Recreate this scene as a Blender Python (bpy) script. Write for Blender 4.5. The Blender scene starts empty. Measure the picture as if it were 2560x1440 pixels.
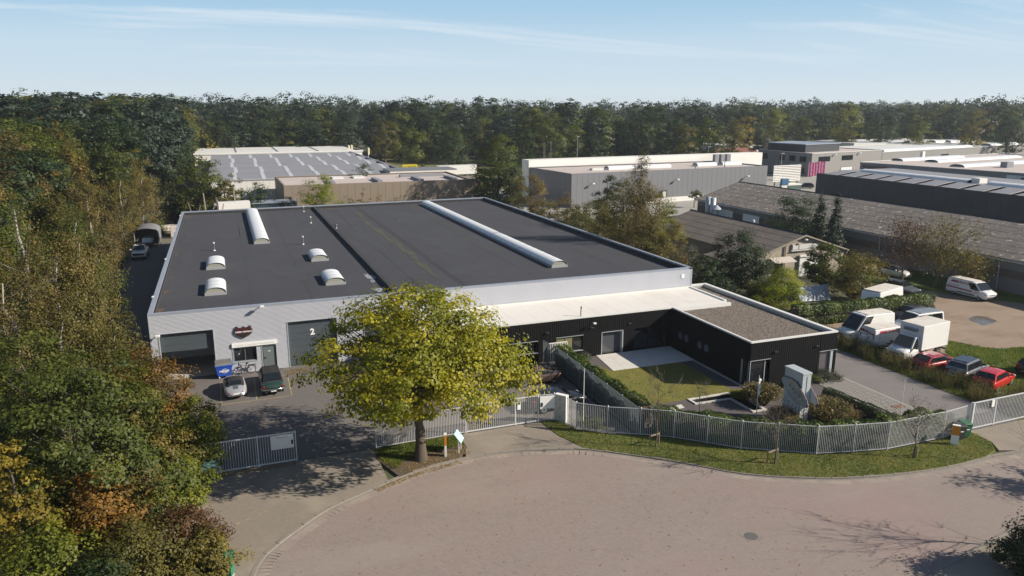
import bpy, math, random
import numpy as np
from mathutils import Vector, Matrix

S = bpy.context.scene
COL = S.collection
R = math.radians

# ---------------------------------------------------------------- camera
# World frame: X runs along the hall's front, Y into the picture, hall corner at 0,0.
CAM = np.array([6.599, -64.771, 22.0]); YAW = R(20.8229); PITCH = R(13.5556); FPX = 1886.53
cd = bpy.data.cameras.new('camera'); cam = bpy.data.objects.new('camera', cd); COL.objects.link(cam)
cam.location = CAM; cam.rotation_euler = (math.pi/2-PITCH, 0, -YAW)
cd.sensor_width = 36; cd.lens = 36*FPX/2560; cd.clip_start = .5; cd.clip_end = 6000
S.camera = cam

# ---------------------------------------------------------------- sky, sun, exposure
SUN_EL = R(29.6); SUN_AZ = math.atan2(.885, -.465)          # azimuth clockwise from +Y
W = bpy.data.worlds.new('World'); S.world = W; W.use_nodes = True
nt = W.node_tree; nt.nodes.clear()
def wn(t, **k):
    n = nt.nodes.new(t)
    for a, b in k.items(): setattr(n, a, b)
    return n
sky = wn('ShaderNodeTexSky', sky_type='NISHITA', sun_disc=False, sun_elevation=SUN_EL, sun_rotation=SUN_AZ,
         altitude=0, air_density=1.0, dust_density=0.15, ozone_density=3.0)
tc = wn('ShaderNodeTexCoord'); mp = wn('ShaderNodeMapping'); sx = wn('ShaderNodeSeparateXYZ')
# thin cirrus: direction projected on a high flat layer, stretched noise
nt.links.new(tc.outputs['Generated'], sx.inputs[0])
mz = wn('ShaderNodeMath', operation='MAXIMUM'); mz.inputs[1].default_value = .015; nt.links.new(sx.outputs[2], mz.inputs[0])
ad = wn('ShaderNodeMath', operation='ADD'); ad.inputs[1].default_value = .10; nt.links.new(mz.outputs[0], ad.inputs[0])
dx = wn('ShaderNodeMath', operation='DIVIDE'); dy = wn('ShaderNodeMath', operation='DIVIDE')
nt.links.new(sx.outputs[0], dx.inputs[0]); nt.links.new(ad.outputs[0], dx.inputs[1])
nt.links.new(sx.outputs[1], dy.inputs[0]); nt.links.new(ad.outputs[0], dy.inputs[1])
cb = wn('ShaderNodeCombineXYZ'); nt.links.new(dx.outputs[0], cb.inputs[0]); nt.links.new(dy.outputs[0], cb.inputs[1])
mp.inputs['Rotation'].default_value = (0, 0, R(-28)); mp.inputs['Scale'].default_value = (.30, .95, 1)
mp.inputs['Location'].default_value = (.35, .2, 0)
nt.links.new(cb.outputs[0], mp.inputs[0])
n1 = wn('ShaderNodeTexNoise'); n1.inputs['Scale'].default_value = .9; n1.inputs['Detail'].default_value = 9; n1.inputs['Roughness'].default_value = .62; n1.inputs['Distortion'].default_value = .7
nt.links.new(mp.outputs[0], n1.inputs['Vector'])
cr = wn('ShaderNodeValToRGB'); cr.color_ramp.elements[0].position = .55; cr.color_ramp.elements[1].position = .80
mp2 = wn('ShaderNodeMapping'); n2 = wn('ShaderNodeTexNoise'); mq = wn('ShaderNodeMath', operation='MAXIMUM')
mp2.inputs['Rotation'].default_value = (0, 0, R(-28)); mp2.inputs['Scale'].default_value = (.30, .95, 1); mp2.inputs['Location'].default_value = (3.1, 2.2, 0)
for k_, v_ in (('Scale',.9),('Detail',9),('Roughness',.62),('Distortion',.7)): n2.inputs[k_].default_value = v_
nt.links.new(cb.outputs[0], mp2.inputs[0]); nt.links.new(mp2.outputs[0], n2.inputs['Vector']); nt.links.new(n1.outputs['Fac'], mq.inputs[0]); nt.links.new(n2.outputs['Fac'], mq.inputs[1]); nt.links.new(mq.outputs[0], cr.inputs[0])
fd = wn('ShaderNodeMapRange', interpolation_type='SMOOTHSTEP'); fd.inputs[1].default_value = .03; fd.inputs[2].default_value = .085; fd.inputs[4].default_value = .9
nt.links.new(sx.outputs[2], fd.inputs[0])
cm = wn('ShaderNodeMath', operation='MULTIPLY'); nt.links.new(cr.outputs[0], cm.inputs[0]); nt.links.new(fd.outputs[0], cm.inputs[1])
mx = wn('ShaderNodeMix', data_type='RGBA'); mx.inputs[7].default_value = (10.8, 11.3, 11.7, 1)
nt.links.new(cm.outputs[0], mx.inputs[0]); nt.links.new(sky.outputs[0], mx.inputs[6])
# pale air near the horizon, the same all the way round
hz = wn('ShaderNodeMapRange', interpolation_type='SMOOTHERSTEP'); hz.inputs[1].default_value = .13; hz.inputs[2].default_value = .36; hz.inputs[3].default_value = .96; hz.inputs[4].default_value = 0.
nt.links.new(sx.outputs[2], hz.inputs[0])
lr = wn('ShaderNodeValToRGB'); le = lr.color_ramp.elements; lr.color_ramp.interpolation = 'EASE'
for _ in range(2): le.new(.5)
for e_, (p_, c_) in zip(le, ((0,(8.7,9.9,10.6)),(.055,(7.3,9.1,10.6)),(.13,(4.9,7.6,10.0)),(.36,(1.6,3.2,5.4)))): e_.position = p_; e_.color = (*[q/12 for q in c_],1)
nt.links.new(sx.outputs[2], lr.inputs[0]); lv = wn('ShaderNodeVectorMath', operation='SCALE'); lv.inputs[3].default_value = 12; nt.links.new(lr.outputs[0], lv.inputs[0])
mh_ = wn('ShaderNodeMix', data_type='RGBA'); nt.links.new(lv.outputs[0], mh_.inputs[7]); nt.links.new(hz.outputs[0], mh_.inputs[0]); nt.links.new(sky.outputs[0], mh_.inputs[6]); nt.links.new(mh_.outputs[2], mx.inputs[6])
bg = wn('ShaderNodeBackground'); bg.inputs[1].default_value = .050; nt.links.new(mx.outputs[2], bg.inputs[0])
wo = wn('ShaderNodeOutputWorld'); nt.links.new(bg.outputs[0], wo.inputs[0])
sl = bpy.data.lights.new('sun', 'SUN'); sl.energy = 4.8; sl.angle = R(.53); sl.color = (1, .90, .76)
so = bpy.data.objects.new('sun', sl); COL.objects.link(so)
so.rotation_euler = Vector((-.885*math.cos(SUN_EL), .465*math.cos(SUN_EL), -math.sin(SUN_EL))).to_track_quat('-Z', 'Y').to_euler()
so.location = (80, -60, 90)
S.view_settings.view_transform = 'Standard'; S.view_settings.look = 'None'
S.view_settings.exposure = 0.70; S.view_settings.gamma = 1; S.view_settings.use_curve_mapping = False

# ---------------------------------------------------------------- finding places: a pixel of the photograph -> a point at height z
_c, _s = math.cos(PITCH), math.sin(PITCH)
_e = np.array([[math.cos(YAW), -math.sin(YAW)], [math.sin(YAW), math.cos(YAW)]])
def ray(x, y):
    u = (x-1280)/FPX; v = (720-y)/FPX
    X, Y, Z = u, _c+v*_s, -_s+v*_c
    return np.array([X*math.cos(YAW)+Y*math.sin(YAW), -X*math.sin(YAW)+Y*math.cos(YAW), Z])
def G(x, y, z=0.):
    d = ray(x, y); t = (z-CAM[2])/d[2]; return (CAM[0]+d[0]*t, CAM[1]+d[1]*t)
def atY(x, y, Y):
    d = ray(x, y); t = (Y-CAM[1])/d[1]; return (CAM[0]+d[0]*t, Y, CAM[2]+d[2]*t)
def atX(x, y, X):
    d = ray(x, y); t = (X-CAM[0])/d[0]; return (X, CAM[1]+d[1]*t, CAM[2]+d[2]*t)

# ---------------------------------------------------------------- mesh builder
class MB:
    def __init__(s): s.v = []; s.f = []; s.m = []
    def add(s, vs, fs, m=0):
        o = len(s.v); s.v += [tuple(p) for p in vs]; s.f += [tuple(i+o for i in f) for f in fs]; s.m += [m]*len(fs); return s
    def box(s, x0, y0, z0, x1, y1, z1, m=0):
        return s.add([(x0,y0,z0),(x1,y0,z0),(x1,y1,z0),(x0,y1,z0),(x0,y0,z1),(x1,y0,z1),(x1,y1,z1),(x0,y1,z1)],
                     [(0,3,2,1),(4,5,6,7),(0,1,5,4),(1,2,6,5),(2,3,7,6),(3,0,4,7)], m)
    def prism(s, poly, z0, z1, m=0):
        n = len(poly)
        a = sum(poly[i][0]*poly[(i+1)%n][1]-poly[(i+1)%n][0]*poly[i][1] for i in range(n))
        if a < 0: poly = poly[::-1]
        return s.add([(x,y,z0) for x,y in poly]+[(x,y,z1) for x,y in poly],
                     [tuple(range(n))[::-1], tuple(range(n,2*n))]+[(i,(i+1)%n,n+(i+1)%n,n+i) for i in range(n)], m)
    def prism_axis(s, poly, a0, a1, axis='y', m=0):
        # poly in (p,q) extruded along axis; axis y: p=x q=z ; axis x: p=y q=z
        n = len(poly)
        f = (lambda p,q,a: (p,a,q)) if axis == 'y' else (lambda p,q,a: (a,p,q))
        return s.add([f(p,q,a0) for p,q in poly]+[f(p,q,a1) for p,q in poly],
                     [tuple(range(n)), tuple(range(n,2*n))[::-1]]+[(i,n+i,n+(i+1)%n,(i+1)%n) for i in range(n)], m)
    def quad(s, a, b, c, d, m=0): return s.add([a,b,c,d], [(0,1,2,3)], m)
    def tube(s, p0, p1, r0, r1=None, n=8, m=0, caps=True):
        return s.path([p0,p1], [r0, r0 if r1 is None else r1], n, m, caps)
    def path(s, pts, rs, n=6, m=0, caps=True):
        pts = [Vector(p) for p in pts]
        if not hasattr(rs, '__len__'): rs = [rs]*len(pts)
        vs = []
        for i, p in enumerate(pts):
            t = (pts[min(i+1,len(pts)-1)]-pts[max(i-1,0)]).normalized()
            a = Vector((1,0,0)) if abs(t.x) < .8 else Vector((0,1,0))
            x = t.cross(a).normalized(); y = t.cross(x)
            for k in range(n):
                w = 2*math.pi*k/n; vs.append(p+(x*math.cos(w)+y*math.sin(w))*rs[i])
        fs = []
        for i in range(len(pts)-1):
            for k in range(n): fs.append((i*n+k, i*n+(k+1)%n, (i+1)*n+(k+1)%n, (i+1)*n+k))
        if caps: fs += [tuple(range(n))[::-1], tuple(range((len(pts)-1)*n, len(pts)*n))]
        return s.add(vs, fs, m)
    def beam(s, p0, p1, w, z0, z1, m=0, side=0):
        # bar between two plan points; side 0 centred, 1 to the left, -1 to the right
        a = Vector((p0[0],p0[1])); b = Vector((p1[0],p1[1])); t = (b-a).normalized(); nrm = Vector((-t.y,t.x))
        o0, o1 = {0:(-w/2,w/2), 1:(0,w), -1:(-w,0)}[side]
        q = [a+nrm*o0, b+nrm*o0, b+nrm*o1, a+nrm*o1]
        return s.prism([tuple(x) for x in q], z0, z1, m)
    def rings(s, rings, m=0, caps=True, close=True):
        n = len(rings[0]); vs = [p for r in rings for p in r]; fs = []
        for i in range(len(rings)-1):
            for k in range(n if close else n-1): fs.append((i*n+k, i*n+(k+1)%n, (i+1)*n+(k+1)%n, (i+1)*n+k))
        if caps: fs += [tuple(range(n))[::-1], tuple(range((len(rings)-1)*n, len(rings)*n))]
        return s.add(vs, fs, m)
    def mesh(s, name, mats, smooth=False):
        me = bpy.data.meshes.new(name); me.from_pydata(s.v, [], s.f)
        for mt in (mats if isinstance(mats, (list,tuple)) else [mats]): me.materials.append(mt)
        if any(s.m): me.polygons.foreach_set('material_index', s.m)
        if smooth: me.polygons.foreach_set('use_smooth', [True]*len(s.f))
        me.update(); return me
    def build(s, name, mats, parent=None, smooth=False, bevel=0):
        o = bpy.data.objects.new(name, s.mesh(name, mats, smooth)); COL.objects.link(o)
        if parent: o.parent = parent
        if bevel:
            b = o.modifiers.new('bevel','BEVEL'); b.width = bevel; b.segments = 2; b.limit_method = 'ANGLE'; b.angle_limit = R(40)
        return o
def put(name, me, parent=None, loc=(0,0,0), rz=0, scale=None):
    o = bpy.data.objects.new(name, me); COL.objects.link(o)
    if parent: o.parent = parent
    o.location = loc
    if rz: o.rotation_euler = (0,0,rz)
    if scale: o.scale = scale
    return o
def tag(o, label, cat, group=None, kind=None):
    if label: o['label'] = label
    if cat: o['category'] = cat
    if group: o['group'] = group
    if kind: o['kind'] = kind
    return o
def thing(name, label, cat, loc=(0,0,0), rz=0, group=None):
    o = bpy.data.objects.new(name, None); COL.objects.link(o); o.location = loc; o.rotation_euler = (0,0,rz)
    o.empty_display_size = .3
    return tag(o, label, cat, group)
def struct(o, label=None): o['kind'] = 'structure'; return tag(o, label, None)
def copy_tree(o, parent=None):
    c = o.copy(); COL.objects.link(c); c.parent = parent
    for ch in o.children: copy_tree(ch, c)
    return c
def fast_mesh(name, V, F, mat, tint=None, smooth=False):
    """V (n,3) array, F (k,m) array of equal polygons"""
    me = bpy.data.meshes.new(name); V = np.asarray(V, np.float32); F = np.asarray(F, np.int32)
    me.vertices.add(len(V)); me.vertices.foreach_set('co', V.ravel())
    k, m = F.shape; me.loops.add(k*m); me.loops.foreach_set('vertex_index', F.ravel())
    me.polygons.add(k); me.polygons.foreach_set('loop_start', np.arange(0, k*m, m, dtype=np.int32))
    me.polygons.foreach_set('loop_total', np.full(k, m, np.int32))
    if smooth: me.polygons.foreach_set('use_smooth', np.ones(k, bool))
    me.update(calc_edges=True)
    if tint is not None:
        a = me.attributes.new('tint', 'FLOAT', 'FACE'); a.data.foreach_set('value', np.asarray(tint, np.float32))
    for mt in (mat if isinstance(mat, (list,tuple)) else [mat]): me.materials.append(mt)
    return me

# ---------------------------------------------------------------- materials
MATS = {}
def _mk(name):
    m = bpy.data.materials.new(name); m.use_nodes = True
    t = m.node_tree; b = t.nodes['Principled BSDF']; MATS[name] = m
    return m, t, b
def _nz(t, vec, scale, detail=5, rough=.6, dist=0., stretch=None):
    if stretch:
        mp = t.nodes.new('ShaderNodeMapping'); mp.inputs['Scale'].default_value = stretch; t.links.new(vec, mp.inputs[0]); vec = mp.outputs[0]
    n = t.nodes.new('ShaderNodeTexNoise'); n.inputs['Scale'].default_value = scale; n.inputs['Detail'].default_value = detail
    n.inputs['Roughness'].default_value = rough; n.inputs['Distortion'].default_value = dist
    t.links.new(vec, n.inputs['Vector']); return n.outputs['Fac']
def _mr(t, x, lo, hi, a=0., b=1.):
    n = t.nodes.new('ShaderNodeMapRange'); n.interpolation_type = 'SMOOTHSTEP'
    n.inputs[1].default_value = lo; n.inputs[2].default_value = hi; n.inputs[3].default_value = a; n.inputs[4].default_value = b
    t.links.new(x, n.inputs[0]); return n.outputs[0]
def _mix(t, f, a, b):
    n = t.nodes.new('ShaderNodeMix'); n.data_type = 'RGBA'
    for i, v in ((0,f),(6,a),(7,b)):
        if isinstance(v, (int,float)): n.inputs[i].default_value = v
        elif isinstance(v, tuple): n.inputs[i].default_value = (*v[:3], 1)
        else: t.links.new(v, n.inputs[i])
    return n.outputs[2]
def _vec(t, coord='Object'): return t.nodes.new('ShaderNodeTexCoord').outputs[coord]
def layered(name, base, layers=(), rough=.7, metal=0., bump=None, spec=.5, coat=0., brick=None, alpha=None):
    """base colour, then layers (colour, scale, lo, hi, amount[, stretch]) masked by noise; bump=(scale,strength); brick=(w,h,mortar,colour,rot)"""
    m, t, b = _mk(name); v = _vec(t); col = base
    if brick:
        w, h, mo, mc, rot = brick
        mp = t.nodes.new('ShaderNodeMapping'); mp.inputs['Rotation'].default_value = (0,0,rot); t.links.new(v, mp.inputs[0])
        bt = t.nodes.new('ShaderNodeTexBrick'); bt.inputs['Scale'].default_value = 1; bt.inputs['Brick Width'].default_value = w; bt.inputs['Row Height'].default_value = h
        bt.inputs['Mortar Size'].default_value = mo; bt.inputs['Mortar Smooth'].default_value = .2; bt.inputs['Bias'].default_value = 0
        bt.inputs['Color1'].default_value = (*[c*.94 for c in base],1); bt.inputs['Color2'].default_value = (*[min(1,c*1.06) for c in base],1); bt.inputs['Mortar'].default_value = (*mc,1)
        t.links.new(mp.outputs[0], bt.inputs['Vector']); col = bt.outputs['Color']
    for L in layers:
        c, sc, lo, hi, am = L[:5]
        f = _mr(t, _nz(t, v, sc, 6, .62, .3, L[5] if len(L) > 5 else None), lo, hi, 0, am)
        col = _mix(t, f, col, c)
    if isinstance(col, tuple): b.inputs['Base Color'].default_value = (*col,1)
    else: t.links.new(col, b.inputs['Base Color'])
    b.inputs['Roughness'].default_value = rough; b.inputs['Metallic'].default_value = metal
    b.inputs['Specular IOR Level'].default_value = spec; b.inputs['Coat Weight'].default_value = coat; b.inputs['Coat Roughness'].default_value = .05
    if bump:
        bp = t.nodes.new('ShaderNodeBump'); bp.inputs['Strength'].default_value = bump[1]; bp.inputs['Distance'].default_value = bump[2] if len(bump) > 2 else .02
        t.links.new(_nz(t, v, bump[0], 6, .65), bp.inputs['Height']); t.links.new(bp.outputs[0], b.inputs['Normal'])
    return m
def glass(name, col=(.012,.015,.018), rough=.04, trans=0., spec=.6):
    m, t, b = _mk(name); b.inputs['Base Color'].default_value = (*col,1); b.inputs['Roughness'].default_value = rough
    b.inputs['Specular IOR Level'].default_value = spec; b.inputs['Transmission Weight'].default_value = trans; return m
def paint(name, col, metal=0., rough=.3, dirt=.12):
    d = tuple(c*.75+.05 for c in col)
    return layered(name, col, [(d, 2.2, .45, .75, dirt*2), (tuple(c*.8 for c in col), 14, .5, .8, dirt)], rough, metal, coat=.7, spec=.5)
def leafmat(name, stops, trans=.35, rough=.55, var=.25):
    """tint attribute (per leaf) through a ramp of real leaf colours, each tree a little different"""
    m, t, b = _mk(name); out = t.nodes['Material Output']
    at = t.nodes.new('ShaderNodeAttribute'); at.attribute_name = 'tint'
    oi = t.nodes.new('ShaderNodeObjectInfo')
    ma = t.nodes.new('ShaderNodeMath'); ma.operation = 'MULTIPLY_ADD'; ma.inputs[1].default_value = var; ma.inputs[2].default_value = -var/2
    t.links.new(oi.outputs['Random'], ma.inputs[0])
    ad = t.nodes.new('ShaderNodeMath'); ad.operation = 'ADD'; t.links.new(at.outputs['Fac'], ad.inputs[0]); t.links.new(ma.outputs[0], ad.inputs[1])
    cr = t.nodes.new('ShaderNodeValToRGB'); els = cr.color_ramp.elements
    while len(els) < len(stops): els.new(.5)
    for e, (p, c) in zip(els, stops): e.position = p; e.color = (*c, 1)
    t.links.new(ad.outputs[0], cr.inputs[0])
    t.links.new(cr.outputs[0], b.inputs['Base Color']); b.inputs['Roughness'].default_value = rough; b.inputs['Specular IOR Level'].default_value = .3
    tr = t.nodes.new('ShaderNodeBsdfTranslucent')
    br = t.nodes.new('ShaderNodeHueSaturation'); br.inputs['Value'].default_value = 1.5; br.inputs['Saturation'].default_value = 1.1; t.links.new(cr.outputs[0], br.inputs['Color']); t.links.new(br.outputs[0], tr.inputs[0])
    mxs = t.nodes.new('ShaderNodeMixShader'); mxs.inputs[0].default_value = trans
    t.links.new(b.outputs[0], mxs.inputs[1]); t.links.new(tr.outputs[0], mxs.inputs[2]); t.links.new(mxs.outputs[0], out.inputs[0])
    return m
def lettering(text, size, mat, parent, loc, rot=(math.pi/2,0,0), bold=0., name='lettering', ext=.004, align='CENTER', sx=1.):
    cu = bpy.data.curves.new('text', 'FONT'); cu.body = text; cu.size = size; cu.align_x = align; cu.align_y = 'CENTER'; cu.extrude = ext; cu.offset = bold; cu.resolution_u = 2
    tmp = bpy.data.objects.new('text', cu); COL.objects.link(tmp)
    dg = bpy.context.evaluated_depsgraph_get(); me = bpy.data.meshes.new_from_object(tmp.evaluated_get(dg))
    bpy.data.objects.remove(tmp); bpy.data.curves.remove(cu)
    me.materials.clear(); me.materials.append(mat)
    o = put(name, me, parent, loc); o.rotation_euler = rot
    if sx != 1: o.scale = (sx,1,1)
    return o
# ================================================================ materials
rng = random.Random(7); NR = np.random.default_rng(11)
M_ground = layered('ground_soil_grass', (.075,.085,.035), [((.10,.085,.05), .15, .45, .65, .8), ((.05,.065,.022), 1.2, .4, .7, .6), ((.14,.11,.07), 6, .55, .8, .4)], .95, bump=(8,.6,.05))
M_road = layered('road_brick', (.246,.200,.180), [((.268,.185,.172), .10, .50, .68, .45), ((.285,.247,.218), .13, .47, .72, .50, (.5,1.5,1)), ((.190,.162,.145), .30, .5, .78, .40), ((.305,.268,.238), 1.2, .60, .82, .30, (.35,1.7,1))], .9, bump=(60,.2,.004), brick=(.21,.105,.007,(.165,.138,.12), R(38)))
M_drive = layered('drive_brick', (.235,.200,.162), [((.31,.265,.215), .25, .45, .7, .6), ((.19,.17,.15), .6, .5, .75, .5), ((.32,.24,.17), .35, .58, .75, .35), ((.13,.12,.10), 5, .6, .8, .35)], .9, bump=(40,.25,.004), brick=(.21,.105,.010,(.12,.11,.09), R(8)))
M_paver = layered('yard_paver', (.165,.150,.140), [((.21,.19,.17), .5, .45, .7, .5), ((.10,.095,.085), 3, .55, .8, .4)], .9, brick=(.32,.21,.02,(.07,.068,.06), R(45)))
M_asphalt = layered('asphalt', (.124,.112,.106), [((.155,.140,.130), .18, .45, .7, .7), ((.09,.086,.086), .7, .5, .75, .5), ((.19,.175,.16), 3, .6, .8, .25), ((.07,.068,.068), 25, .55, .75, .4)], .92, bump=(90,.3,.004))
M_concrete = layered('concrete', (.40,.38,.35), [((.30,.28,.25), 1.2, .45, .75, .5), ((.22,.21,.18), 7, .6, .8, .4)], .85, bump=(40,.2,.004))
M_kerb = layered('kerb_concrete', (.225,.20,.175), [((.16,.145,.125), 1.5, .42, .7, .7), ((.28,.25,.22), 4, .55, .8, .4)], .9, bump=(50,.3,.004))
M_soil = layered('soil', (.085,.065,.048), [((.12,.09,.06), 2, .45, .7, .7), ((.05,.042,.03), 9, .5, .8, .5)], .95, bump=(20,.6,.03))
M_turf = layered('turf', (.115,.125,.032), [((.18,.135,.06), .9, .5, .72, .7), ((.055,.085,.018), 3, .45, .75, .6), ((.17,.13,.07), 8, .62, .8, .4)], .95, bump=(60,.6,.02))
M_lawn = layered('lawn', (.185,.168,.036), [((.145,.148,.030), .8, .45, .7, .7), ((.17,.150,.05), 4, .5, .75, .5)], .95, bump=(90,.5,.01))
M_patio = layered('patio_concrete', (.56,.54,.51), [((.47,.46,.44), 1.1, .45, .7, .6), ((.62,.60,.57), 5, .55, .8, .4)], .8, bump=(60,.12,.003))
M_slate = layered('dark_gravel_paving', (.085,.075,.078), [((.12,.105,.105), 14, .45, .7, .7), ((.055,.05,.052), 2, .5, .8, .5)], .95, bump=(90,.5,.01))
M_dirt = layered('dirt_lot', (.255,.190,.140), [((.20,.145,.105), .25, .45, .65, .8), ((.31,.245,.185), .5, .5, .72, .6, (.4,1.4,1)), ((.11,.115,.045), .55, .60, .72, .75), ((.16,.12,.085), 4, .55, .8, .5)], .95, bump=(12,.5,.05))
M_water = glass('water', (.012,.013,.010), .05, 0, .6)
M_pudd = glass('puddle_water', (.14,.125,.115), .06, 0, .9)
M_lotgrass = layered('lot_grass', (.085,.130,.022), [((.055,.09,.018), .6, .45, .7, .7), ((.16,.135,.05), .35, .55, .72, .6), ((.11,.16,.03), 5, .5, .8, .5)], .95, bump=(40,.6,.02))
M_field = layered('field', (.13,.125,.04), [((.085,.10,.03), .06, .45, .6, .8), ((.16,.14,.06), .3, .5, .75, .5)], .95)
M_paleroad = layered('pale_road', (.30,.29,.27), [((.24,.23,.215), .2, .45, .7, .5)], .9)

def slab(name, poly, z0, z1, mat, parent=None, label=None):
    return struct(MB().prism([tuple(p) for p in poly], z0, z1).build(name, mat, parent), label)

# ================================================================ ground, road, paving
MB_ = MB(); MB_.add([(-2500,-400,-.12),(2500,-400,-.12),(2500,4000,-.12),(-2500,4000,-.12)], [(0,1,2,3)])
struct(MB_.build('ground', M_ground))
K = [(6.0,-75),(6.0,-36),(6.05,-32.5),(6.33,-30.35),(6.89,-28.86),(7.8,-27.75),(9.46,-26.13),(10.8,-25.1),(12.94,-24.01),(14.4,-23.31),(16.39,-22.56),(18.75,-22.09),(21.12,-21.94),(23.41,-22.2),(25.6,-22.84),(27.52,-23.57),(29.95,-25.37),(32.58,-27.65),(34.97,-29.97),(37.74,-31.6),(40.8,-32.82),(44.39,-33.55),(47.78,-33.89),(51.04,-33.8),(54.4,-34.0)]
def smooth(pts, n=6):
    out = []
    for i in range(len(pts)-1):
        p0, p1, p2, p3 = (np.array(pts[max(0,min(len(pts)-1,i+k))], float) for k in (-1,0,1,2))
        for j in range(n):
            t = j/n; out.append(tuple(.5*((2*p1)+(-p0+p2)*t+(2*p0-5*p1+4*p2-p3)*t*t+(-p0+3*p1-3*p2+p3)*t**3)))
    return out+[tuple(pts[-1])]
KS = smooth(K, 5)
KR = smooth([(120,-39.6),(70,-39.9),(50,-40.2),(45,-40.45),(42.18,-40.9),(39.5,-41.37),(36.89,-41.97),(34.6,-43.6),(33.4,-47),(33,-52),(33,-75)], 5)
slab('road', KS+[(80,-34.6),(120,-35)]+KR, -.2, -.06, M_road)
def kerb(name, line, skip=2, w=.20, step=1.0, top=.02):
    """a run of single kerb stones along a line"""
    L = [np.array(p) for p in line]; d = [0]
    for a, b in zip(L, L[1:]): d.append(d[-1]+np.linalg.norm(b-a))
    at = lambda s: np.array([np.interp(s, d, [p[0] for p in L]), np.interp(s, d, [p[1] for p in L])])
    bed = MB()
    for a, b in zip(line, line[1:]): bed.beam(a, b, .30, -.18, -.045)
    root = struct(bed.build(name, M_kerb))
    me = [MB().box(-step/2+.012,-w/2,-.16,step/2-.012,w/2,top+k*.006).mesh('kerb_stone', M_kerb) for k in range(3)]
    s = step/2
    while s < d[-1]:
        p = at(s); q = at(s+.1)-at(s-.1)
        put('kerb_stone', rng.choice(me), root, (p[0]+rng.uniform(-.01,.01), p[1], rng.uniform(-.012,.008)), math.atan2(q[1],q[0])+rng.uniform(-.02,.02))
        s += step
    return root
kerb('kerb', KS[10:])
kerb('kerb', KR[:40])
gut = MB()
for a, b in zip(KS[10:], KS[11:]): gut.beam(a, b, .24, -.1, -.050, 0, -1)
o = gut.build('gutter', M_kerb); o.location = (.02,-.02,0); struct(o)

M_dust = layered('sandy_dust', (.295,.250,.215), [((.246,.202,.18), .8, .36, .60, 1.)], .95)
dst = MB()
for a, b in zip(KS[10:118], KS[11:119]): dst.beam(a, b, .75, -.1, -.0555, 0, -1)
struct(dst.build('kerb_dust', M_dust))
slab('driveway', KS[15:46]+[(14.4,-18.6),(3.2,-18.55),(2.2,-31)], -.2, 0, M_drive)
slab('driveway_apron', [p for p in KS if 19.3 < p[0] < 27.6 and p[1] > -25]+[(26.6,-21),(26.35,-18.45),(20.4,-18.45),(20.1,-20.6)], -.2, 0, M_drive)
slab('tree_bed', [p for p in KS if 15.0 < p[0] < 19.4 and p[1] > -25]+[(20.2,-20.6),(20.3,-18.6),(14.4,-18.6),(14.3,-20.2)], -.2, .02, M_soil)
VERGE = [p for p in KS if p[0] > 27.5 and p[0] < 51.1]+[(52.6,-33.3),(53.4,-32.4),(53.6,-31.2),(53.6,-30.55),(50.84,-30.85),(48.4,-30.85),(45.9,-30.85),(43.5,-30.35),(41.06,-29.75),(38.96,-28.5),(36.99,-27.35),(35.38,-25.85),(33.78,-24.3),(31.88,-23.1),(29.93,-22.0),(28.2,-20.6),(27.5,-18.7),(26.4,-18.5),(26.65,-21)]
slab('verge', VERGE, -.2, .03, M_turf)
slab('driveway_apron', [(53.65,-30.5),(53.5,-32.4),(52.8,-33.4),(54.4,-34.02),(80,-34.62),(80,-30.4)], -.2, -.004, M_drive)
slab('footpath', [p for p in KR if p[0] < 47]+[(36.5,-75),(36.5,-50),(38.6,-44.6),(41.5,-42.9),(47,-41.9)], -.2, .005, M_drive)
slab('corner_verge', [(36.55,-75),(36.55,-50),(38.65,-44.65),(41.5,-42.95),(47,-41.95),(120,-41.2),(120,-75)], -.2, .03, M_turf)
slab('yard', [(-1.5,-18.5),(25.4,-18.45),(25.4,-7.5),(31.9,-7.5),(31.9,-6.5),(20,-6.5),(20,.2),(0,.2),(-1,71.6),(-7.6,71.6),(-7.4,40),(-6.5,10),(-6,-5)], -.2, 0, M_asphalt)
slab('yard_pavers', [(25.42,-18.45),(27.4,-18.6),(28.2,-20.4),(29.9,-21.9),(31.6,-22.9),(31.75,-7.52),(25.42,-7.52)], -.2, 0, M_paver)
# parking lines in the yard
M_yline = layered('worn_yellow_line', (.42,.33,.13), [((.14,.13,.12), 6, .38, .62, .9)], .85)
for a, b in [((10.26,-2.0),(10.2,-7.0)),((7.62,-2.0),(7.59,-6.9)),((5.02,-1.7),(5.03,-6.9)),((5.03,-6.92),(10.3,-6.92)),((10.25,-2.0),(8.9,-2.0))]:
    struct(MB().beam(a, b, .09, .001, .005).build('parking_line', M_yline))
for a, b in [((3.9,-26.6),(4.5,-26.9)),((4.5,-26.9),(4.3,-27.4)),((6.9,-24.6),(7.4,-24.2)),((9.2,-22.3),(9.5,-22.6)),((5.6,-25.2),(6.4,-24.8))]:
    struct(MB().beam(a, b, .06, .001, .005).build('parking_line', M_yline))

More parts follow.
